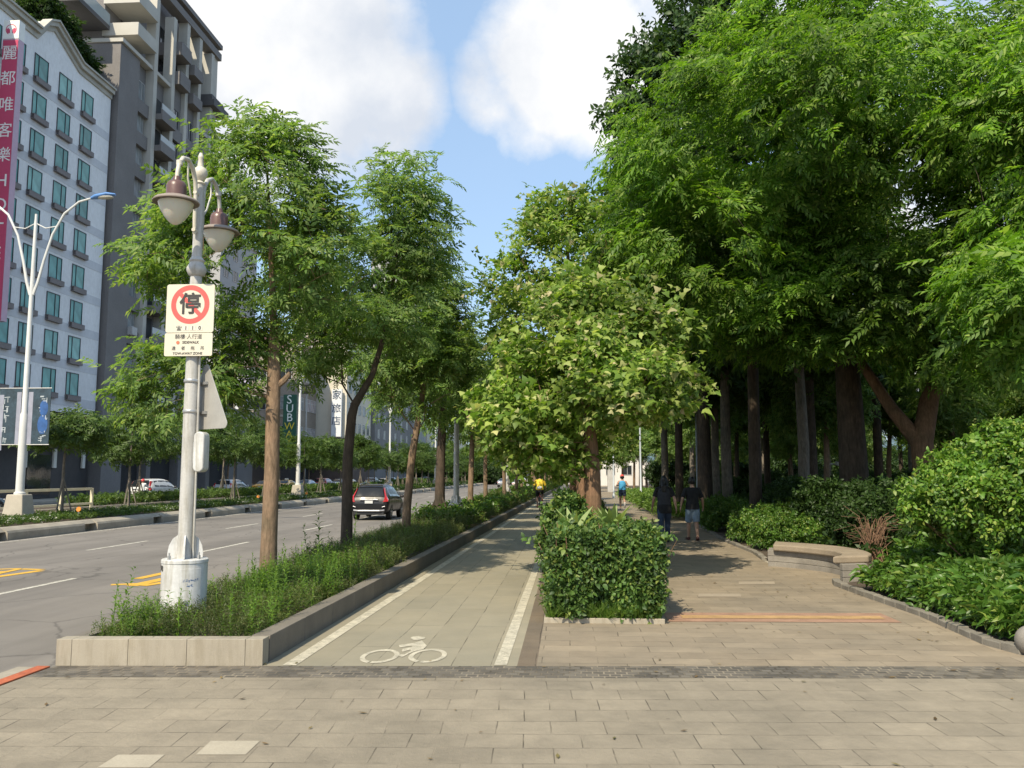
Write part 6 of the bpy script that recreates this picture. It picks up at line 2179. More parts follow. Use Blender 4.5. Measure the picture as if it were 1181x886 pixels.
t4 = make_tree('street_tree', 'street tree with crossed wooden props beside the pale lamp post', (-3.75, 25.0, .13),
          [(0, 0, -.1), (0, 0, 1.0), (.02, 0, 2.2), (.05, 0, 2.9), (.1, 0, 4.2), (.1, 0, 5.6)], [.17, .15, .13, .12, .07, .02], 3,
          [(.15, 0, 4.7, 1.35, 1.4, 1.0, 4), (.6, 0, 3.9, 1.0, 1.2, .7, 1.8), (-.8, 0, 3.9, 1.2, 1.2, .8, 2), (.1, 0, 5.5, .8, .8, .5, 1)],
          270, PIN, 9, .36, L_street, 'dark', 14, SG, gap=.24, gscale=.8, spread=.3)
pm = MB(); props(pm); pm.build('props', BARK['dark'](), t4)
f1 = make_tree('street_tree', 'leafy street tree sixth along the planter, left of the pale lamp post', (-3.55, 31.0, .13),
          [(0, 0, -.1), (.02, 0, 1.2), (.06, 0, 2.5), (.1, 0, 4.0), (.1, 0, 5.6)], [.11, .10, .09, .06, .015], 2,
          [(0, 0, 4.3, 1.15, 1.3, 1.1, 4), (.35, 0, 3.6, 1.0, 1.1, .7, 2), (-.6, 0, 3.6, 1.1, 1.2, .7, 2), (0, 0, 5.2, .7, .7, .55, 1)],
          200, PIN5, 7, .44, L_street, 'street', 15, SG, gap=.22, gscale=.8, spread=.35, skel=80)
f1['label'] = 'street tree with a thin reddish trunk just beyond the first pale lamp post'
for k in range(1, 20):
    y = 31 + 5.4 * k
    lab = {1: 'slim street tree second beyond the pale lamp post', 2: 'slim street tree third beyond the pale lamp post'}.get(k, 'slim street tree far along the planter, one of a row of thin trunks')
    g_ = SG if k < 3 else 'far street trees along the planter'
    src = (f1, t4, t3)[k % 3] if k < 8 else f1
    c = copy_tree(f1, (kerb_x(y) - 1.0 - .25 * math.sin(k * 1.7), y, .13), k * 2.1, .90 + .10 * math.sin(k * 3.1), lab, g_)

# ------------------------------------------------------------------ young staked trees on the median
MG = 'young staked trees on the median'


def staked(name, label, loc, seed, lobes, h, group=MG, lm=None):
    t = make_tree(name, label, loc, [(0, 0, -.1), (.03, 0, .9), (-.02, .02, 1.7), (0, 0, 2.2), (.05, 0, h)], [.062, .055, .05, .045, .015], 3, lobes, 150, PIN5, 7, .42, lm or L_median, 'grey', seed, group, gap=.30, gscale=.9, spread=.3, skel=60)
    for k in range(3):
        a = 2 * PI * k / 3 + .5
        m = MB(); m.tube([(.42 * math.cos(a), .42 * math.sin(a), -.05), (.05 * math.cos(a + 2.6), .05 * math.sin(a + 2.6), 1.75)], .032, 6)
        m.build('stake', BARK['grey'](), t)
    return t


m1 = staked('median_tree', 'dark green young tree on three stakes in front of the hotel entrance', (-19.9, 32.8, 0), 21, [(0, 0, 3.3, 1.35, 1.3, .75, 4), (.6, 0, 3.6, 1.0, 1.0, .5, 2), (-.6, 0, 3.0, .9, .9, .5, 1.5)], 3.6)
m2 = staked('median_tree', 'olive young tree on splayed stakes right of the cream railing end', (-20.4, 38.9, 0), 22, [(0, 0, 3.5, 1.3, 1.3, .9, 4), (.4, 0, 4.3, .8, .8, .5, 1.5), (-.5, 0, 2.8, 1.1, 1.0, .45, 2)], 4.0)
m3 = staked('median_tree', 'young tree on stakes just left of the near lamp post base', (-19.7, 43.4, 0), 23, [(0, 0, 4.0, 1.8, 1.6, 1.3, 4), (.8, 0, 3.3, 1.2, 1.2, .7, 2), (-.8, 0, 3.4, 1.1, 1.1, .6, 2)], 4.6)
labs = ['young staked tree in front of the pale silver estate car', 'young staked tree between the silver car and the yellow taxi', 'young staked tree just right of the thick brown street trunk', 'young staked tree beneath the green vertical sign', 'young staked tree beside the second double-arm street light', 'young staked tree right behind the dark forked trunk']
yy = 49.5
for k in range(20):
    src = (m3, m2, m3, m1)[k % 4]
    lab = labs[k] if k < len(labs) else 'small young tree in the far row on the median'
    copy_tree(src, (-19.6 - .35 * math.sin(k * 2.3), yy, 0), k * 1.9, .98 + .14 * math.sin(k * 2.7), lab, MG if k < len(labs) else 'far row of young trees on the median')
    yy += 5.9 + .5 * math.sin(k * 1.3)
for k in range(9):
    copy_tree(m3, (-25.6, 50 + 12.5 * k, 0), 1.3 * k + .4, 1.0 + .15 * math.sin(k * 1.9), 'young tree rising from the clipped hedge along the service road', 'trees in the hedge by the service road')
for k in range(7):
    copy_tree(f1, (-37.6, 93 + 15 * k, -.2), k * 2.2, 1.1 + .1 * math.sin(k * 2), 'street tree on the footpath before the shop fronts', 'trees on the far footpath')
# planting on the hotel roof
blob_bush('roof_tree', 'dark conifer planting on the hotel roof beside the grey tower', (-42.2, 66.2, 35.2), [(0, 0, 2.4, 1.3, 1.7, 2.6, 4), (.2, 2.0, 1.5, 1.1, 1.4, 1.5, 2)], 130, PIN5, 10, .8, L_dark, 31, cat='tree', up=.2)
blob_bush('roof_tree', 'second dark conifer on the hotel roof, above the stepped cornice', (-42.6, 63.2, 36.0), [(0, 0, 2.4, 1.1, 1.4, 3.0, 4)], 110, PIN5, 10, .8, L_dark, 32, cat='tree', up=.2)

# ------------------------------------------------------------------ sweetgum trees in the bed between the paths
def maple_roots(mb):
    for a, l in ((.4, .34), (1.9, .3), (3.3, .32), (4.6, .36), (5.6, .3)):
        mb.tube([(.05 * math.cos(a), .05 * math.sin(a), 1.15), (.12 * math.cos(a), .12 * math.sin(a), .55), (l * math.cos(a), l * math.sin(a), -.03)], [.05, .065, .07], 8)


mp1 = make_tree('sweetgum_tree', 'near sweetgum tree with yellow-green lobed leaves behind the clipped hedge', (.36, 13.5, .05),
          [(0, 0, -.1), (.02, 0, 1.0), (.0, 0, 1.75), (-.02, 0, 2.1), (-.10, 0, 3.0), (-.12, 0, 3.9)], [.17, .135, .125, .115, .07, .02], 3,
          [(.12, 0, 2.95, 1.3, 1.25, .70, 5), (-.95, .1, 2.7, .85, .95, .70, 2.6), (.3, .1, 3.6, .9, 1.0, .55, 2.4), (-.5, .1, 3.45, .8, .8, .55, 1.6), (1.2, -.1, 3.05, .5, .6, .35, .8), (-.75, .2, 2.05, .7, .8, .55, 1.7), (-.25, .5, 4.3, .75, .8, .6, 1.6), (.9, .4, 4.0, .6, .7, .5, .9)],
          520, STAR, 10, .225, L_maple, 'brown', 41, 'sweetgum trees between the paths', gap=.24, gscale=1.1, spread=.26, up=.25, droop=.25, upj=.7, extra=maple_roots)
mp2 = make_tree('sweetgum_tree', 'second sweetgum tree right behind the near one, taller and darker', (.30, 17.8, .05),
          [(0, 0, -.1), (0, 0, 1.2), (.0, 0, 2.4), (-.15, 0, 4.2), (-.35, 0, 7.2)], [.16, .14, .12, .08, .016], 2,
          [(-.45, 0, 4.6, 1.45, 1.4, 1.3, 4), (-.9, 0, 3.3, 1.2, 1.2, .9, 2), (.8, 0, 3.4, 1.2, 1.2, .8, 2), (-.45, 0, 6.3, 1.05, 1.05, 1.0, 2.6), (-1.45, 0, 5.5, .7, .8, .7, 1.2), (-.4, 0, 7.3, .6, .6, .55, .8), (.4, -.6, 5.0, 1.0, 1.0, .9, 1.6)],
          480, STAR, 9, .23, L_maple, 'brown', 42, 'sweetgum trees between the paths', gap=.22, gscale=.9, spread=.3, up=.25, droop=.2, upj=.7, skel=130)
for k in range(1, 7):
    y = 18.5 + 6.5 * k
    copy_tree(mp2, (.25 + .1 * math.sin(k * 2.2), y, .05), k * 2.4, .80 + .08 * math.sin(k * 3.3), 'sweetgum tree further along the bed, half hidden behind the near one' if k < 3 else 'distant sweetgum tree in the bed between the paths', 'sweetgum trees between the paths' if k < 3 else 'distant sweetgum trees')

# ------------------------------------------------------------------ big park trees
make_tree('park_tree', 'huge dark-trunked park tree whose pinnate crown overhangs the walkway', (7.1, 22.0, .03),
          [(0, 0, -.1), (0, 0, 1.2), (-.05, -.05, 3.2), (-.15, -.2, 5.0), (-.4, -.6, 7.5), (-.3, -.8, 10.5), (.3, -1, 13)], [.46, .36, .32, .28, .20, .12, .04], 3,
          [(-3.0, -3.4, 8.9, 2.9, 3.0, 2.1, 5), (.8, -2.5, 10.8, 3.8, 3.8, 2.8, 5), (.6, -2.6, 6.5, 3.2, 2.6, 1.5, 3.0), (-4.3, -2.0, 6.0, 1.7, 2.2, 1.3, 2), (-1.2, -5.4, 8.9, 3.0, 2.2, 1.7, 3.4), (-2.0, -1.5, 11.8, 2.6, 2.6, 2.0, 2.6), (-5.0, 2.0, 8.4, 1.7, 2.2, 1.9, 2), (-4.6, -4.2, 6.5, 1.5, 1.6, 1.1, 1.6), (-5.3, -.5, 7.6, 1.5, 1.8, 1.5, 1.6), (-.8, -2.0, 5.3, 3.0, 2.6, .9, 2.2), (-.4, -2.4, 4.7, 2.4, 1.6, .6, 1.4), (1.8, -1.5, 5.4, 2.6, 2.6, .9, 1.6), (-1.5, -3.0, 5.4, 2.0, 1.6, 1.0, 1.3)],
          1650, PIN, 12, .44, L_big, 'dark', 51, 'big park trees', shell=.8, gap=.27, gscale=.42, flat=.45, spread=.42, up=.1, droop=.25, skel=420)
make_tree('park_tree', 'park tree with a sawn brown limb and forked trunk under the big crown', (8.35, 20.8, .03),
          [(0, 0, -.1), (0, 0, 1.0), (-.05, 0, 2.4), (.25, .2, 3.4), (1.0, 0, 5.0), (2.0, -.6, 7.0), (2.6, -1, 9.5)], [.34, .27, .25, .22, .18, .12, .04], 3,
          [(2.3, -3.8, 7.9, 3.0, 2.8, 1.9, 4), (.9, -1.6, 5.0, 2.2, 1.8, 1.0, 2), (.5, -2.2, 4.3, 2.0, 1.4, .65, 1.6), (2.8, -1.0, 4.9, 2.2, 2.0, .9, 1.6), (3.8, -1.2, 10.2, 3.6, 3.4, 2.6, 4), (4.6, -3.5, 6.0, 2.2, 2.2, 1.4, 2)],
          900, PIN, 11, .46, L_big, 'brown', 52, 'big park trees', shell=.8, gap=.25, gscale=.42, flat=.45, spread=.42, up=.1, droop=.25, skel=260,
          extra=lambda mb: mb.tube([(-.05, 0, 2.3), (-.6, .3, 3.2), (-1.3, .6, 4.6)], [.20, .15, .10], 10))
make_tree('park_tree', 'leafy park tree reaching in over the pale shrub from the right-hand side', (10.2, 13.5, .03),
          [(0, 0, -.1), (0, 0, 1.4), (-.3, -.1, 3.0), (-.9, -.3, 4.6), (-.6, -.3, 7), (0, 0, 9)], [.30, .25, .22, .17, .10, .03], 2,
          [(-3.1, -.9, 4.1, 1.45, 1.4, 1.0, 3), (-1.4, 0, 5.4, 2.2, 2.0, 1.4, 3), (.6, 0, 7.6, 3.0, 2.8, 2.2, 4), (-2.2, .4, 7.4, 1.9, 1.9, 1.3, 2)],
          560, PIN, 11, .40, L_big, 'dark', 53, 'big park trees', shell=.8, gap=.22, gscale=.5, flat=.45, spread=.38, up=.1, droop=.25, skel=200)
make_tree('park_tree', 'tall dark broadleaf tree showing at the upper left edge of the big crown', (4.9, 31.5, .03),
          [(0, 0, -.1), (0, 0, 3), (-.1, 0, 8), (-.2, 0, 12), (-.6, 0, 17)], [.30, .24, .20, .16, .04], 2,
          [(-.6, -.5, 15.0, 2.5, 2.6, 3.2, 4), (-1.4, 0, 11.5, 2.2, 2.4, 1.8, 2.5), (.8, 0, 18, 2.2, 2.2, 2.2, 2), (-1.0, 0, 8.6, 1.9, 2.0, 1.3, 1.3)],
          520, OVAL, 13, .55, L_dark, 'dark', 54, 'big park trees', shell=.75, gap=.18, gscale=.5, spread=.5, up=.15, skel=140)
w1_ = make_tree('woodland_tree', 'straight dark trunk nearest left of the big dark trunk', (5.17, 24.4, .03),
          [(0, 0, -.1), (.02, 0, 3), (.05, 0, 6), (0, 0, 8), (0, 0, 12)], [.185, .165, .15, .13, .03], 2,
          [(0, 0, 9.0, 2.4, 2.4, 2.0, 3), (-.8, .6, 11.2, 1.9, 1.9, 1.5, 2), (1.0, -.5, 6.6, 1.8, 1.8, 1.0, 1.8), (-1.0, .4, 5.9, 1.6, 1.6, .8, 1.4)],
          280, PIN5, 8, .62, L_wood, 'dark', 61, 'straight trunks of the park wood', gap=.14, gscale=.5, spread=.45, droop=.2, skel=90)
w2_ = make_tree('woodland_tree', 'grey trunk leaning slightly, right of the nearest straight dark trunk', (7.15, 27.0, .03),
          [(0, 0, -.1), (.08, 0, 2.5), (.02, 0, 5), (-.2, 0, 7.2), (-.2, 0, 11)], [.19, .17, .15, .12, .03], 2,
          [(-.2, 0, 8.4, 2.5, 2.3, 1.7, 3), (.8, .6, 10.2, 2.0, 1.9, 1.4, 2), (-1.2, -.5, 6.0, 1.7, 1.7, .9, 1.6), (1.0, .5, 5.8, 1.5, 1.5, .8, 1.2)],
          270, PIN5, 8, .62, L_wood, 'grey', 62, 'straight trunks of the park wood', gap=.14, gscale=.5, spread=.45, droop=.2, skel=90)
WL = [(4.64, 30.0, 1.0, 'straight trunk rising behind the short-haired walker'), (5.52, 30.5, 1.05, 'straight trunk third from the walkway, behind the low shrubs'), (7.9, 28.5, .95, 'brownish trunk pressed close to the leaning grey trunk'),
      (3.95, 36, .85, 'thin trunk left of the slim lamp post'), (4.45, 35.2, .95, 'leaning thin trunk beside the slim lamp post'), (6.1, 36, .9, 'thin trunk between the two nearer straight trunks'),
      (8.6, 38, .8, 'pale brown trunk lit in the gap between dark trunks'), (9.4, 35.5, .9, 'slanting thin trunk deep in the shade'), (11.9, 34, 1.0, 'thin trunk just left of the big dark trunk')]
for k, (x, y, s, lab) in enumerate(WL):
    copy_tree((w1_, w2_)[k % 2], (x, y, .03), k * 1.7, s, lab, 'straight trunks of the park wood')
r_ = random.Random(5)
for k in range(26):
    x, y = 6.5 + 3.1 * (k % 13) + r_.uniform(-1.2, 1.2), 42 + 14 * (k // 13) + r_.uniform(-4, 6)
    if k % 13 == 0: x += .8
    copy_tree((w1_, w2_)[k % 2], (x, y, .03), r_.uniform(0, 6), r_.uniform(.8, 1.05), 'background tree deep in the park wood', 'background trees of the park wood')
for k in range(10):
    copy_tree((w1_, w2_)[k % 2], (2.5 + 1.9 * k + r_.uniform(-1, 1), 86 + r_.uniform(-6, 24), .03), r_.uniform(0, 6), r_.uniform(.75, .95), 'distant tree closing the view beyond the walkway', 'distant trees beyond the walkway')
for k in range(9):
    copy_tree((w1_, w2_)[k % 2], (-16 + 2.6 * k + r_.uniform(-1, 1), 205 + r_.uniform(-6, 16), -.3), r_.uniform(0, 6), r_.uniform(.9, 1.15), 'far tree closing the end of the road', 'far trees at the end of the road')

for k in range(34):
    x = 9.5 + (k % 12) * 2.9 + r_.uniform(-1.2, 1.2)
    y = (27, 36, 52)[k // 12 % 3] + r_.uniform(-3, 4) + (k % 12) * .7
    copy_tree((f1, t3)[k % 2], (x, y, .03), r_.uniform(0, 6), r_.uniform(.85, 1.25), 'small leafy tree filling the gaps of the park wood', 'small leafy trees of the park wood')
for k in range(12):
    copy_tree(f1, (4.5 + 1.5 * k + r_.uniform(-.8, .8), 70 + r_.uniform(-5, 8), .03), r_.uniform(0, 6), r_.uniform(.8, 1.1), 'low leafy tree closing the gap between distant park trunks', 'low leafy trees beyond the park trunks')

for k in range(13):
    copy_tree((f1, t3)[k % 2], (-36 + 3.0 * k + r_.uniform(-1, 1), 196 + r_.uniform(-10, 10), -.3), r_.uniform(0, 6), r_.uniform(1.2, 1.7), 'low far tree closing the end of the street', 'low far trees at the end of the street')

# ------------------------------------------------------------------ shrubs, hedges and low plants
def bed_points(r, n, xf, y0, y1, hf, dens=None):
    """random points in a planted strip; xf(y) gives its two sides, hf(x,y) the plant height"""
    Y = y0 + (y1 - y0) * r.random(n) ** (1.0 if dens is None else dens)
    lo, hi = np.array([xf(y) for y in Y]).T
    X = lo + (hi - lo) * r.random(n)
    Hh = np.array([hf(x, y) for x, y in zip(X, Y)])
    return X, Y, Hh


def nz(x, y, s, sd=0.0): return mnoise.noise(Vector((x * s, y * s, sd)))


def cover(name, kind, mat, jobs, label=None, cat=None):
    o = link_mesh(name, scatter_mesh(name, mat, jobs))
    tag(o, label, cat, kind=kind)
    return o


def split_jobs(r, tpls, P, D, U, S):
    w = r.integers(0, len(tpls), size=len(P))
    return [(t, P[w == k], D[w == k], U[w == k], S[w == k]) for k, t in enumerate(tpls)]


# the planter's low heathy cover
r = rng_of(71)


def pl_x(y): return (-4.30, kerb_x(y) - .20)


def pl_h(x, y):
    edge = min(1, (kerb_x(y) - .12 - x) / .25, (x + 4.36) / .2, (y - 7.5) / .25)
    return max(.05, (.19 + .12 * nz(x, y, 1.6, 3) + (.10 if y > 13 else 0) + (.10 if y > 22 else 0)) * (.55 + .45 * max(0, edge)))


jobs = []
for y0, y1, n, s in ((7.62, 13, 7000, .13), (13, 22, 6500, .17), (22, 40, 5500, .26), (40, 80, 4500, .42), (80, 140, 2500, .7)):
    X, Y, Hh = bed_points(r, n, pl_x, y0, y1, pl_h)
    q = r.random(n) ** .6
    P = np.stack([X, Y, .12 + Hh * q], 1)
    D = r.normal(size=(n, 3)) * .6 + np.array([0, 0, .9])
    keep = np.hypot(X - LAMP[0], Y - LAMP[1]) > .31
    P, D = P[keep], D[keep]
    jobs += split_jobs(r, NEED, P, D, r.normal(size=P.shape) + np.array([0, 0, 1]), s * r.uniform(.7, 1.3, len(P)))
cover('ground_cover', 'stuff', L_cover, jobs)
# bright weeds growing through it
P, S = [], []
cl = [(-4.05, 7.85), (-3.85, 7.75), (-4.2, 8.2), (-3.1, 8.1), (-3.0, 8.6), (-3.35, 9.6), (-3.6, 10.0), (-3.1, 10.2), (-3.9, 10.4), (-3.3, 10.9), (-3.7, 11.3), (-4.1, 11.2), (-3.2, 11.8), (-3.8, 12.4), (-3.3, 12.8), (-4.1, 13.3), (-3.0, 14), (-3.9, 14.4), (-3.9, 16.5), (-3.3, 18), (-4.0, 19), (-3.5, 21.5), (-3.0, 23)]
for (cx, cy) in cl:
    for k in range(44 if cy < 9 else 60):
        x, y = cx + r.normal() * .26, cy + r.normal() * .34
        if not (-4.3 < x < kerb_x(y) - .2 and y > 7.65) or math.hypot(x - LAMP[0], y - LAMP[1]) < .34: continue
        P.append((x, y, .12)); S.append(r.uniform(.22, .55) * (1.15 if r.random() < .12 else .85))
for x, y, h in ((-4.32, 8.05, .70), (-4.28, 7.95, .55), (-4.1, 8.0, .5), (-3.05, 9.0, .62), (-4.3, 14.2, .75), (-4.25, 14.6, .95), (-4.2, 13.9, .55), (-4.3, 12.8, .6), (-4.28, 17, .8)):
    P.append((x, y, .12)); S.append(h)
P, S = np.array(P), np.array(S)
D = r.normal(size=P.shape) * .14 + np.array([0, 0, 1])
cover('weeds', 'stuff', L_weed, split_jobs(r, WEED, P, D, r.normal(size=P.shape), S))
# brighter clipped hedge on the road side of the planter further on
hd = empty('hedge', 'bright green low hedge growing along the far stretch of the planter', 'hedge', (-3.6, 24, .1))
jobs = []
for y0, y1, n, s in ((23, 45, 2600, .26), (45, 80, 2200, .4), (80, 140, 1600, .65)):
    X, Y, Hh = bed_points(r, n, lambda y: (-4.25, kerb_x(y) - .30), y0, y1, lambda x, y: .48 + .12 * nz(x, y, .5, 9) + .1 * nz(x, y, 2, 4))
    P = np.stack([X + 3.6, Y - 24, Hh * r.random(n) ** .4], 1)
    jobs += split_jobs(r, OVALS, P, r.normal(size=P.shape) * .7 + np.array([0, 0, .6]), r.normal(size=P.shape) * .6 + np.array([0, 0, 1]), s * r.uniform(.7, 1.3, n))
link_mesh('foliage', scatter_mesh('foliage', L_low, jobs), hd)

# median strip: low plants with white flowers
jobs, jf = [], []
for y0, y1, n, s in ((22, 50, 5200, .20), (50, 90, 3400, .28), (90, 170, 2000, .5)):
    X, Y, Hh = bed_points(r, n, lambda y: (-20.45, -18.20), y0, y1, lambda x, y: .13 + .08 * nz(x, y, .9, 5))
    P = np.stack([X, Y, -.02 + Hh * r.random(n) ** .6], 1)
    jobs += split_jobs(r, OVALS, P, r.normal(size=P.shape) * .6 + np.array([0, 0, .7]), r.normal(size=P.shape) * .6 + np.array([0, 0, 1]), s * r.uniform(.7, 1.3, n))
    m_ = (np.array([nz(x, y, .35, 8) for x, y in zip(X, Y)]) > .05) & (r.random(n) < .30)
    Pf = P[m_].copy(); Pf[:, 2] = -.02 + Hh[m_] * r.uniform(.85, 1.1, m_.sum())
    jf += split_jobs(r, OVALS, Pf, r.normal(size=Pf.shape) * .6 + np.array([0, 0, .8]), r.normal(size=Pf.shape) * .5 + np.array([0, 0, 1]), .12 * s / .2 * r.uniform(.7, 1.2, len(Pf)))
cover('ground_cover', 'stuff', L_median, jobs)
cover('flowers', 'stuff', L_flower, jf)
hd = empty('hedge', 'dark clipped hedge between the side path and the service road', 'hedge', (-25.5, 43, 0))
jobs = []
for y0, y1, n, s in ((43, 75, 2600, .38), (75, 120, 2200, .5), (120, 180, 1500, .8)):
    X, Y, Hh = bed_points(r, n, lambda y: (-26.45, -24.55), y0, y1, lambda x, y: .36 + .07 * nz(x, y, .4, 9))
    P = np.stack([X + 25.5, Y - 43, Hh * r.random(n) ** .4], 1)
    jobs += split_jobs(r, OVALS, P, r.normal(size=P.shape) * .7 + np.array([0, 0, .6]), r.normal(size=P.shape) * .6 + np.array([0, 0, 1]), s * r.uniform(.7, 1.3, n))
link_mesh('foliage', scatter_mesh('foliage', L_median, jobs), hd)

# clipped block hedge at the head of the bed
r = rng_of(81)
hb_ = empty('hedge', 'dense clipped block hedge with glossy leaves at the head of the bed between the paths', 'hedge', (.4, 10.8, .05))
P, Nn = [], []
while len(P) < 1250:
    f = r.random()
    x, y, z = r.uniform(-.53, .56), r.uniform(-.82, 1.0), r.uniform(.06, .86)
    if f < .42: y, n_ = -.82 + abs(r.normal()) * .06, (0, -1, .15)
    elif f < .60: x, n_ = .57 - abs(r.normal()) * .06, (1, 0, .15)
    elif f < .72: x, n_ = -.54 + abs(r.normal()) * .06, (-1, 0, .15)
    elif f < .93: z, n_ = .86 - abs(r.normal()) * .05, (0, 0, 1)
    else: n_ = (0, 0, 1)
    b_ = .09 * nz(x * 2.0, y * 2.2, 1.0, z * 2) + .05 * nz(x * 6, y * 6, 1, z * 6)
    if nz(x * 3.2 + 9 + y * 2, z * 3.2, 1, 2.0) < -.24: continue
    P.append((x + n_[0] * b_, y + n_[1] * b_, z + n_[2] * b_ * .8 - (.03 if z < .3 else 0))); Nn.append(n_)
P, Nn = np.array(P), np.array(Nn, float)
link_mesh('foliage', scatter_mesh('foliage', L_hedge, leaf_jobs(r, OVAL, P, Nn, 8, .150, .10, .35, .75, .8, .5)), hb_)
mb = MB()
for k in range(60):
    x, y = r.uniform(-.55, .55), r.uniform(-.75, .9)
    e = (x + r.normal() * .15, y + r.normal() * .15, r.uniform(.7, 1.05))
    mb.tube([(x, y, 0), ((x + e[0]) / 2 + r.normal() * .04, (y + e[1]) / 2, .5), e], [.012, .009, .004], 5)
mb.build('stems', BARK['brown'](), hb_)
X = r.uniform(-.26, 1.02, 520); Y = 9.90 + np.abs(r.normal(size=520)) * .08
P = np.stack([X, Y, np.full(520, .045)], 1)
cover('grass', 'stuff', L_grass, split_jobs(r, TUFT, P, r.normal(size=P.shape) * .25 + np.array([0, -.25, 1]), r.normal(size=P.shape), r.uniform(.08, .27, 520)))
for k, (x, y, lab) in enumerate(((.06, 11.35, 'pale strap-leaved lily poking above the left end of the block hedge'), (.55, 11.3, 'larger pale strap-leaved lily above the right half of the block hedge'))):
    t = Tpl()
    q = random.Random(k + 3)
    for i in range(9 if k == 0 else 16):
        a = i * 2.4
        d = Vector((math.cos(a) * .6, math.sin(a) * .6, 1.0 + q.uniform(-.3, .4))).normalized()
        s = Vector((-math.sin(a), math.cos(a), 0))
        L = q.uniform(.34, .52); w = q.uniform(.035, .05)
        pts = []
        for j, u_ in enumerate((0, .3, .65, 1)):
            c_ = d * (L * u_) + Vector((math.cos(a), math.sin(a), -.5)) * (.22 * L * u_ * u_)
            ww_ = w * (.5, 1, .85, .02)[j]
            pts += [c_ + s * ww_, c_ - s * ww_]
        t.faces(pts, [(0, 1, 3, 2), (2, 3, 5, 4), (4, 5, 7, 6)])
    t.done()
    ro = empty('lily_plant', lab, 'plant', (x, y, .05))
    link_mesh('leaves', scatter_mesh('leaves', L_lily, [(t, np.array([[0, 0, .84 if k else .80]]), np.array([[1., 0, 0]]), np.array([[0, 0, 1.]]), np.array([1.05]))]), ro)
    m = MB(); m.tube([(0, 0, -.03), (.01, 0, .4), (0, 0, .80)], [.025, .022, .018], 8); m.build('stem', BARK['brown'](), ro)

# shrubs in the bed behind the hedge
s1 = blob_bush('shrub', 'dark glossy shrub left of the sweetgum trunk', (.02, 13.0, .05), [(0, 0, .55, .42, .6, .55, 4), (-.08, .2, .95, .26, .4, .32, 1.3)], 190, OVAL, 8, .19, L_hedge, 82, group='shrubs in the bed between the paths')
blob_bush('shrub', 'low dark shrub right of the sweetgum trunk', (.72, 13.3, .05), [(0, 0, .45, .40, .55, .42, 4)], 130, OVAL, 8, .19, L_hedge, 83, group='shrubs in the bed between the paths')
for k in range(16):
    copy_tree(s1, (.36 + .18 * math.sin(k * 2.2), 14.8 + 1.9 * k + .06 * k * k, .05), k * 1.3, .72 + .14 * math.sin(k * 1.7), 'shrub further along the bed between the paths', 'shrubs in the bed between the paths')

# right-hand bed: pale spreading shrub, leafy low plants, dry twigs
blob_bush('shrub', 'large pale green spreading shrub with drooping leaves beside the right-hand bed', (6.15, 11.7, .03),
          [(0, 0, 1.45, 1.35, 1.0, .85, 5), (-1.0, -.1, 1.25, .75, .7, .6, 2.2), (.6, -.5, 1.9, .95, .8, .65, 2.5), (1.3, -.6, 1.3, .9, .8, .7, 2)],
          720, OVAL, 14, .175, L_light, 84, stems=14, up=0.0, droop=.35, gap=.10)
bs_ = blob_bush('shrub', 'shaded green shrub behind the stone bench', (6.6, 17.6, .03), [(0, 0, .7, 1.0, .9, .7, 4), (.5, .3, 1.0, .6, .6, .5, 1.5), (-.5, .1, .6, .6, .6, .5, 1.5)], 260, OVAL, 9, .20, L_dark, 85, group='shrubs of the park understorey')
bl_ = blob_bush('shrub', 'bright low shrub beside the walkway kerb, right of the short-haired walker', (4.75, 21.2, .03), [(0, 0, .35, .85, 1.0, .42, 4), (.3, .5, .45, .6, .7, .4, 1.5)], 230, OVAL, 9, .16, L_low, 86, group='low shrubs by the walkway kerb')
for k in range(9):
    copy_tree(bl_, (4.75 + .7 * (k % 2) + (.03 * k), 19.3 + 1.55 * k, .03), k * 1.9, .9 + .2 * math.sin(k * 2.1), 'low green shrub in the row along the walkway kerb', 'low shrubs by the walkway kerb')
k = 0
r2 = random.Random(9)
for y in (18.5, 20.5, 23, 26, 29.5, 33.5, 38, 43, 50, 58):
    x = 6.3 + (y - 18) * .03 + (1.2 if y > 30 else 0)
    while x < 13 + (y - 18) * .45:
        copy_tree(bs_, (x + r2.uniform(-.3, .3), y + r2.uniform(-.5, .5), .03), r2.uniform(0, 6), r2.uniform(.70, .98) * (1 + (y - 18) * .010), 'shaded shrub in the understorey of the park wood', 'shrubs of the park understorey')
        x += 2.0 + (y - 18) * .06
        k += 1
for k in range(8):
    copy_tree(bs_, (6.4 + 1.1 * k, 14.6 + .5 * math.sin(k * 2.0) + .12 * k, .03), k * 1.4, .80 + .12 * math.sin(k * 2.6), 'dark shrub in the gap behind the pale spreading shrub', 'dark shrubs behind the pale shrub')
for k in range(13):
    copy_tree(bs_, (-35 + 3.1 * k + r2.uniform(-.6, .6), 188 + r2.uniform(-4, 4), -.4), r2.uniform(0, 6), r2.uniform(3.2, 4.2), 'far bushy shrub at the very end of the street', 'far shrubs at the end of the street')
for k in range(16):
    copy_tree(bs_, (9.5 + 3.2 * k + r2.uniform(-.6, .6), 76 + r2.uniform(-3, 3), .03), r2.uniform(0, 6), r2.uniform(2.4, 3.2), 'tall shrub at the back of the park wood', 'tall shrubs at the back of the park wood')
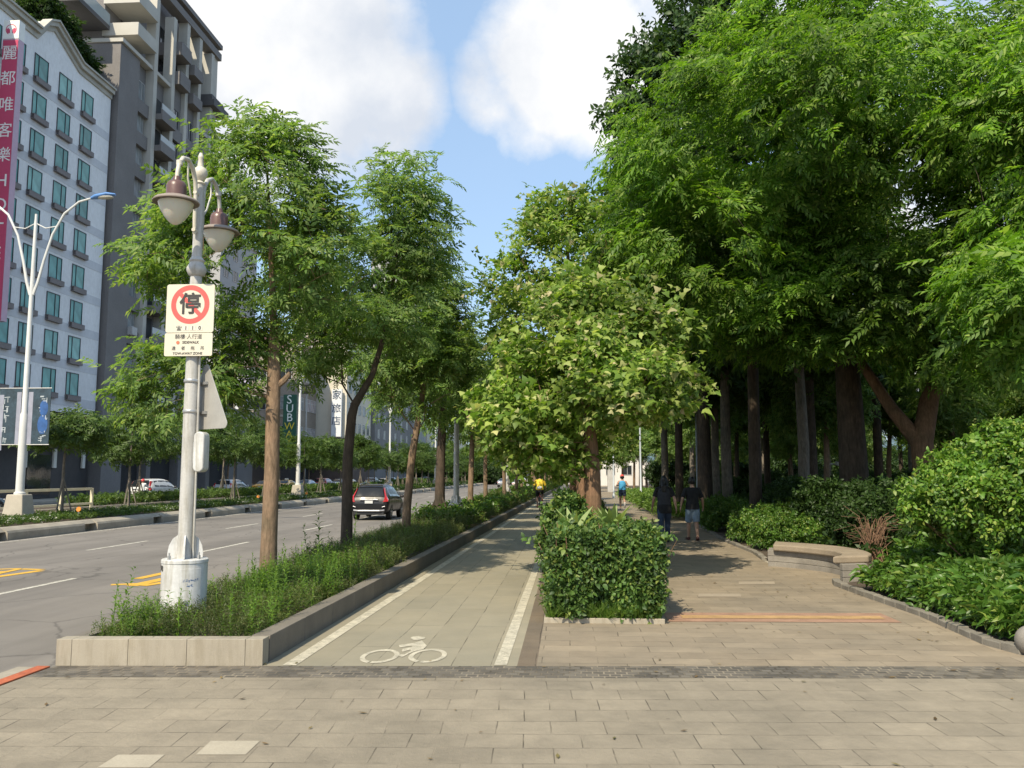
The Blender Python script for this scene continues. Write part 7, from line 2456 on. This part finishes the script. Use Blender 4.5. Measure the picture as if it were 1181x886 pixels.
# dry brown twigs
dt = empty('dry_shrub', 'leafless brown twiggy shrub above the stone bench', 'shrub', (5.75, 16.9, .03))
mb = MB()
for k in range(70):
    a = r.uniform(0, 2 * PI); l = r.uniform(.2, .75); h = r.uniform(.5, 1.15)
    mb.tube([(r.normal() * .12, r.normal() * .12, 0), (l * .45 * math.cos(a), l * .45 * math.sin(a), h * .75), (l * math.cos(a), l * math.sin(a), h * r.uniform(.6, 1))], [.008, .006, .003], 4)
mb.build('twigs', M('dry_twigs', (.22, .13, .08), .9, var=.3, scale=5), dt)
# leafy low plants at the right-hand kerb
def low_x(y):
    pts = EDGE[1:]
    for a, b_ in zip(pts, pts[1:]):
        if a[1] <= y <= b_[1]:
            e = a[0] + (b_[0] - a[0]) * (y - a[1]) / (b_[1] - a[1])
            return (e + .16, 5.9 if y > 9 else 5.8)
    return (4.6, 6.5)


jobs = []
for n, s, rr in ((5200, .165, (.45, 1)), (1200, .22, (.7, 1.05))):
    X, Y, Hh = bed_points(r, n, low_x, 8.55, 13.9, lambda x, y: .12 + .36 * min(1, max(0, (x - low_x(y)[0]) / .5)) + .10 * nz(x, y, 1.5, 2))
    keep = ~((Y > 12.7) & (X < 5.0))
    X, Y, Hh = X[keep], Y[keep], Hh[keep]
    P = np.stack([X, Y, .04 + Hh * r.uniform(.45, 1, len(X))], 1)
    jobs += split_jobs(r, BROAD, P, r.normal(size=P.shape) * .55 + np.array([-.1, -.25, .8]), r.normal(size=P.shape) * .5 + np.array([0, 0, 1]), s * r.uniform(.7, 1.25, len(P)))
n = 2600
X = r.uniform(5.7, 10.5, n); Y = 8.45 + (X - 4.5) * .06 + r.uniform(0, 1, n) * np.where(X < 7.6, 1.9, 4.5)
P = np.stack([X, Y, .04 + r.uniform(.12, .5, n)], 1)
jobs += split_jobs(r, BROAD, P, r.normal(size=P.shape) * .55 + np.array([-.1, -.25, .8]), r.normal(size=P.shape) * .5 + np.array([0, 0, 1]), .20 * r.uniform(.7, 1.25, n))
cover('low_plants', 'stuff', L_low, jobs)
# rough grass and ivy beyond: verge by the jogger and the woodland floor
jobs = []
X, Y, Hh = bed_points(r, 5200, lambda y: (4.9 + max(0, y - 30) * .085, 16 + (y - 14) * .5), 14.5, 75, lambda x, y: .25)
P = np.stack([X, Y, .03 + .18 * r.random(len(X))], 1)
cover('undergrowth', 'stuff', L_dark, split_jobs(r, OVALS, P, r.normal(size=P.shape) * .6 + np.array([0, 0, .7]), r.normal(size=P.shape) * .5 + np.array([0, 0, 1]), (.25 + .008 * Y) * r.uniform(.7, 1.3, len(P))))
X, Y, Hh = bed_points(r, 3600, lambda y: (3.3 + (y - 31) * .01, 4.3 + (y - 31) * .09), 32, 66, lambda x, y: .35 + .1 * nz(x, y, .6, 2))
P = np.stack([X, Y, .02 + Hh * r.random(len(X)) ** .6], 1)
cover('verge_grass', 'stuff', L_grass, split_jobs(r, OVALS, P, r.normal(size=P.shape) * .5 + np.array([0, 0, .9]), r.normal(size=P.shape) * .5 + np.array([0, 0, 1]), (.14 + .004 * Y) * r.uniform(.7, 1.3, len(P))))
# fallen leaves and grit on the paving
lf = Tpl(); lf.poly([(0, 0, 0), (.5, .2, .05), (1, 0, .1), (.5, -.2, .03)]); lf.done()
n = 170
X = np.concatenate([r.uniform(-4.2, 4, 60), r.uniform(1.2, 4.0, 60), r.uniform(3.3, 4.3, 50)]); Y = np.concatenate([r.uniform(4, 8, 60), r.uniform(9, 20, 60), r.uniform(9, 16, 50)])
P = np.stack([X, Y, np.full(n, .008)], 1)
D = r.normal(size=(n, 3)); D[:, 2] = 0
cover('fallen_leaves', 'stuff', leaf_mat('fallen_leaf', [(.06, .04, .02), (.16, .10, .04), (.26, .18, .06), (.10, .10, .04)], trans=.1), [(lf, P, D, np.tile([0, 0, 1.], (n, 1)), r.uniform(.03, .075, n))])
# orange road-side reflectors on the median
for k, (x, y) in enumerate(((-18.5, 31.6), (-18.5, 40.5), (-18.5, 50.5), (-18.5, 60.0))):
    t = empty('reflector', 'small orange round reflector by the banner street light' if k == 0 else 'small orange round reflector in the median flowers', 'reflector', (x, y, 0), group='orange reflectors on the median')
    m = MB(); m.cyl((0, 0, -.05), (0, 0, .30), .02, n=8); m.build('peg', steel, t)
    m = MB(); m.lathe([(.085, -.015), (.095, 0), (.085, .015)], (0, 0, .36), 18, rot_to((0, -1, .1))); m.build('disc', M('reflector_orange', (.75, .25, .02), .3, coat=.5), t, smooth=True)
# ------------------------------------------------------------------ sky, sun, camera
SUN_AZ, SUN_EL = rad(20), rad(47)            # sun behind the camera, a little to the left
sdir = Vector((-math.sin(SUN_AZ) * math.cos(SUN_EL), -math.cos(SUN_AZ) * math.cos(SUN_EL), math.sin(SUN_EL)))
w = bpy.data.worlds.new('World')
scene.world = w
w.use_nodes = True
nt = w.node_tree
nt.nodes.clear()
out = nt.nodes.new('ShaderNodeOutputWorld')
sky = N(nt, 'ShaderNodeTexSky', sky_type='NISHITA')
sky.sun_disc = False
sky.sun_elevation = SUN_EL
sky.sun_rotation = math.atan2(sdir.x, sdir.y)
sky.altitude = 20
sky.air_density = 1.0
sky.dust_density = 1.6
sky.ozone_density = 1.2
bg = N(nt, 'ShaderNodeBackground', inputs={'Strength': 0.15})
tcw = N(nt, 'ShaderNodeTexCoord')
dirn = tcw.outputs['Generated']


def pix_dir(u, v):
    x = (u - CX) / FPX; y = -(v - CY) / FPX
    fy = math.cos(PITCH) - y * math.sin(PITCH); fz = math.sin(PITCH) + y * math.cos(PITCH)
    return Vector((x * math.cos(YAW) - fy * math.sin(YAW), x * math.sin(YAW) + fy * math.cos(YAW), fz)).normalized()


nzt = N(nt, 'ShaderNodeTexNoise', inputs={'Scale': 6.5, 'Detail': 10, 'Roughness': 0.60})
nt.links.new(dirn, nzt.inputs['Vector'])
cur = None
for u, v, rin, rout, amp in ((330, 75, 60, 185, 1.0), (255, 120, 40, 170, .95), (430, 115, 15, 105, .85), (150, 90, 60, 230, .8), (655, 60, 35, 130, 1.0), (705, 95, 30, 110, .9), (585, 95, 10, 80, .7), (615, 135, 8, 70, .6), (900, -60, 60, 330, .7), (1150, 200, 80, 320, .7), (20, -200, 100, 420, .7), (455, 160, 5, 70, .5)):
    dp = N(nt, 'ShaderNodeVectorMath', operation='DOT_PRODUCT')
    nt.links.new(dirn, dp.inputs[0])
    dp.inputs[1].default_value = pix_dir(u, v)
    mr = N(nt, 'ShaderNodeMapRange', interpolation_type='SMOOTHSTEP')
    mr.inputs['From Min'].default_value = math.cos(rout / FPX)
    mr.inputs['From Max'].default_value = math.cos(rin / FPX)
    mr.inputs['To Max'].default_value = amp
    nt.links.new(dp.outputs['Value'], mr.inputs['Value'])
    if cur is None: cur = mr.outputs[0]
    else:
        a = N(nt, 'ShaderNodeMath', operation='MAXIMUM')
        nt.links.new(cur, a.inputs[0]); nt.links.new(mr.outputs[0], a.inputs[1])
        cur = a.outputs[0]
ma = N(nt, 'ShaderNodeMath', operation='MULTIPLY_ADD')
nt.links.new(nzt.outputs['Fac'], ma.inputs[0]); ma.inputs[1].default_value = 1.5
nt.links.new(cur, ma.inputs[2])
mask = ramp(nt, ma.outputs[0], [(.0, g3(0)), (.68, g3(0.03)), (.78, g3(.40)), (.95, g3(1.0))])
m01 = N(nt, 'ShaderNodeMath', operation='MULTIPLY', inputs={1: .62})
nt.links.new(ma.outputs[0], m01.inputs[0])
nt.links.new(m01.outputs[0], [n_ for n_ in nt.nodes if n_.type == 'VALTORGB'][-1].inputs[0])
nz2 = N(nt, 'ShaderNodeTexNoise', inputs={'Scale': 5.0, 'Detail': 7, 'Roughness': 0.55})
nt.links.new(dirn, nz2.inputs['Vector'])
ccol = ramp(nt, nz2.outputs['Fac'], [(.36, (3.9, 4.2, 4.7)), (.58, (5.7, 5.7, 5.7))])
# an even pale blue haze is mixed into the sky model's own colour
veil = N(nt, 'ShaderNodeMix', data_type='RGBA')
veil.inputs[0].default_value = 0.45
nt.links.new(sky.outputs[0], veil.inputs[6])
veil.inputs[7].default_value = (3.2, 4.7, 6.6, 1)
mx = N(nt, 'ShaderNodeMix', data_type='RGBA')
nt.links.new(mask, mx.inputs[0])
nt.links.new(veil.outputs[2], mx.inputs[6])
nt.links.new(ccol, mx.inputs[7])
nt.links.new(mx.outputs[2], bg.inputs[0])
nt.links.new(bg.outputs[0], out.inputs[0])

sl = bpy.data.lights.new('sun', 'SUN')
sl.energy = 5.0
sl.angle = rad(0.55)
sl.color = (1.0, 0.89, 0.69)
so = bpy.data.objects.new('sun', sl)
COL.objects.link(so)
so.rotation_euler = sdir.to_track_quat('Z', 'Y').to_euler()

cam = bpy.data.cameras.new('camera')
cam.sensor_width = 36
cam.lens = FPX / 1181 * 36
cam.clip_start = 0.05
cam.clip_end = 6000
co = bpy.data.objects.new('camera', cam)
COL.objects.link(co)
co.location = (0, 0, CAMH)
co.rotation_euler = (rad(90) + PITCH, 0, YAW)
scene.camera = co

scene.view_settings.view_transform = 'Standard'
scene.view_settings.look = 'None'
scene.view_settings.gamma = 1
scene.view_settings.exposure = 0.30
scene.view_settings.use_curve_mapping = False
scene.cycles.max_bounces = 8
scene.cycles.diffuse_bounces = 4
scene.cycles.transmission_bounces = 4
scene.cycles.glossy_bounces = 3
scene.cycles.sample_clamp_indirect = 6
scene.cycles.use_denoising = True
try:
    scene.cycles.denoiser = 'OPENIMAGEDENOISE'
    scene.cycles.denoising_input_passes = 'RGB_ALBEDO_NORMAL'
    scene.cycles.denoising_prefilter = 'ACCURATE'
except Exception:
    pass
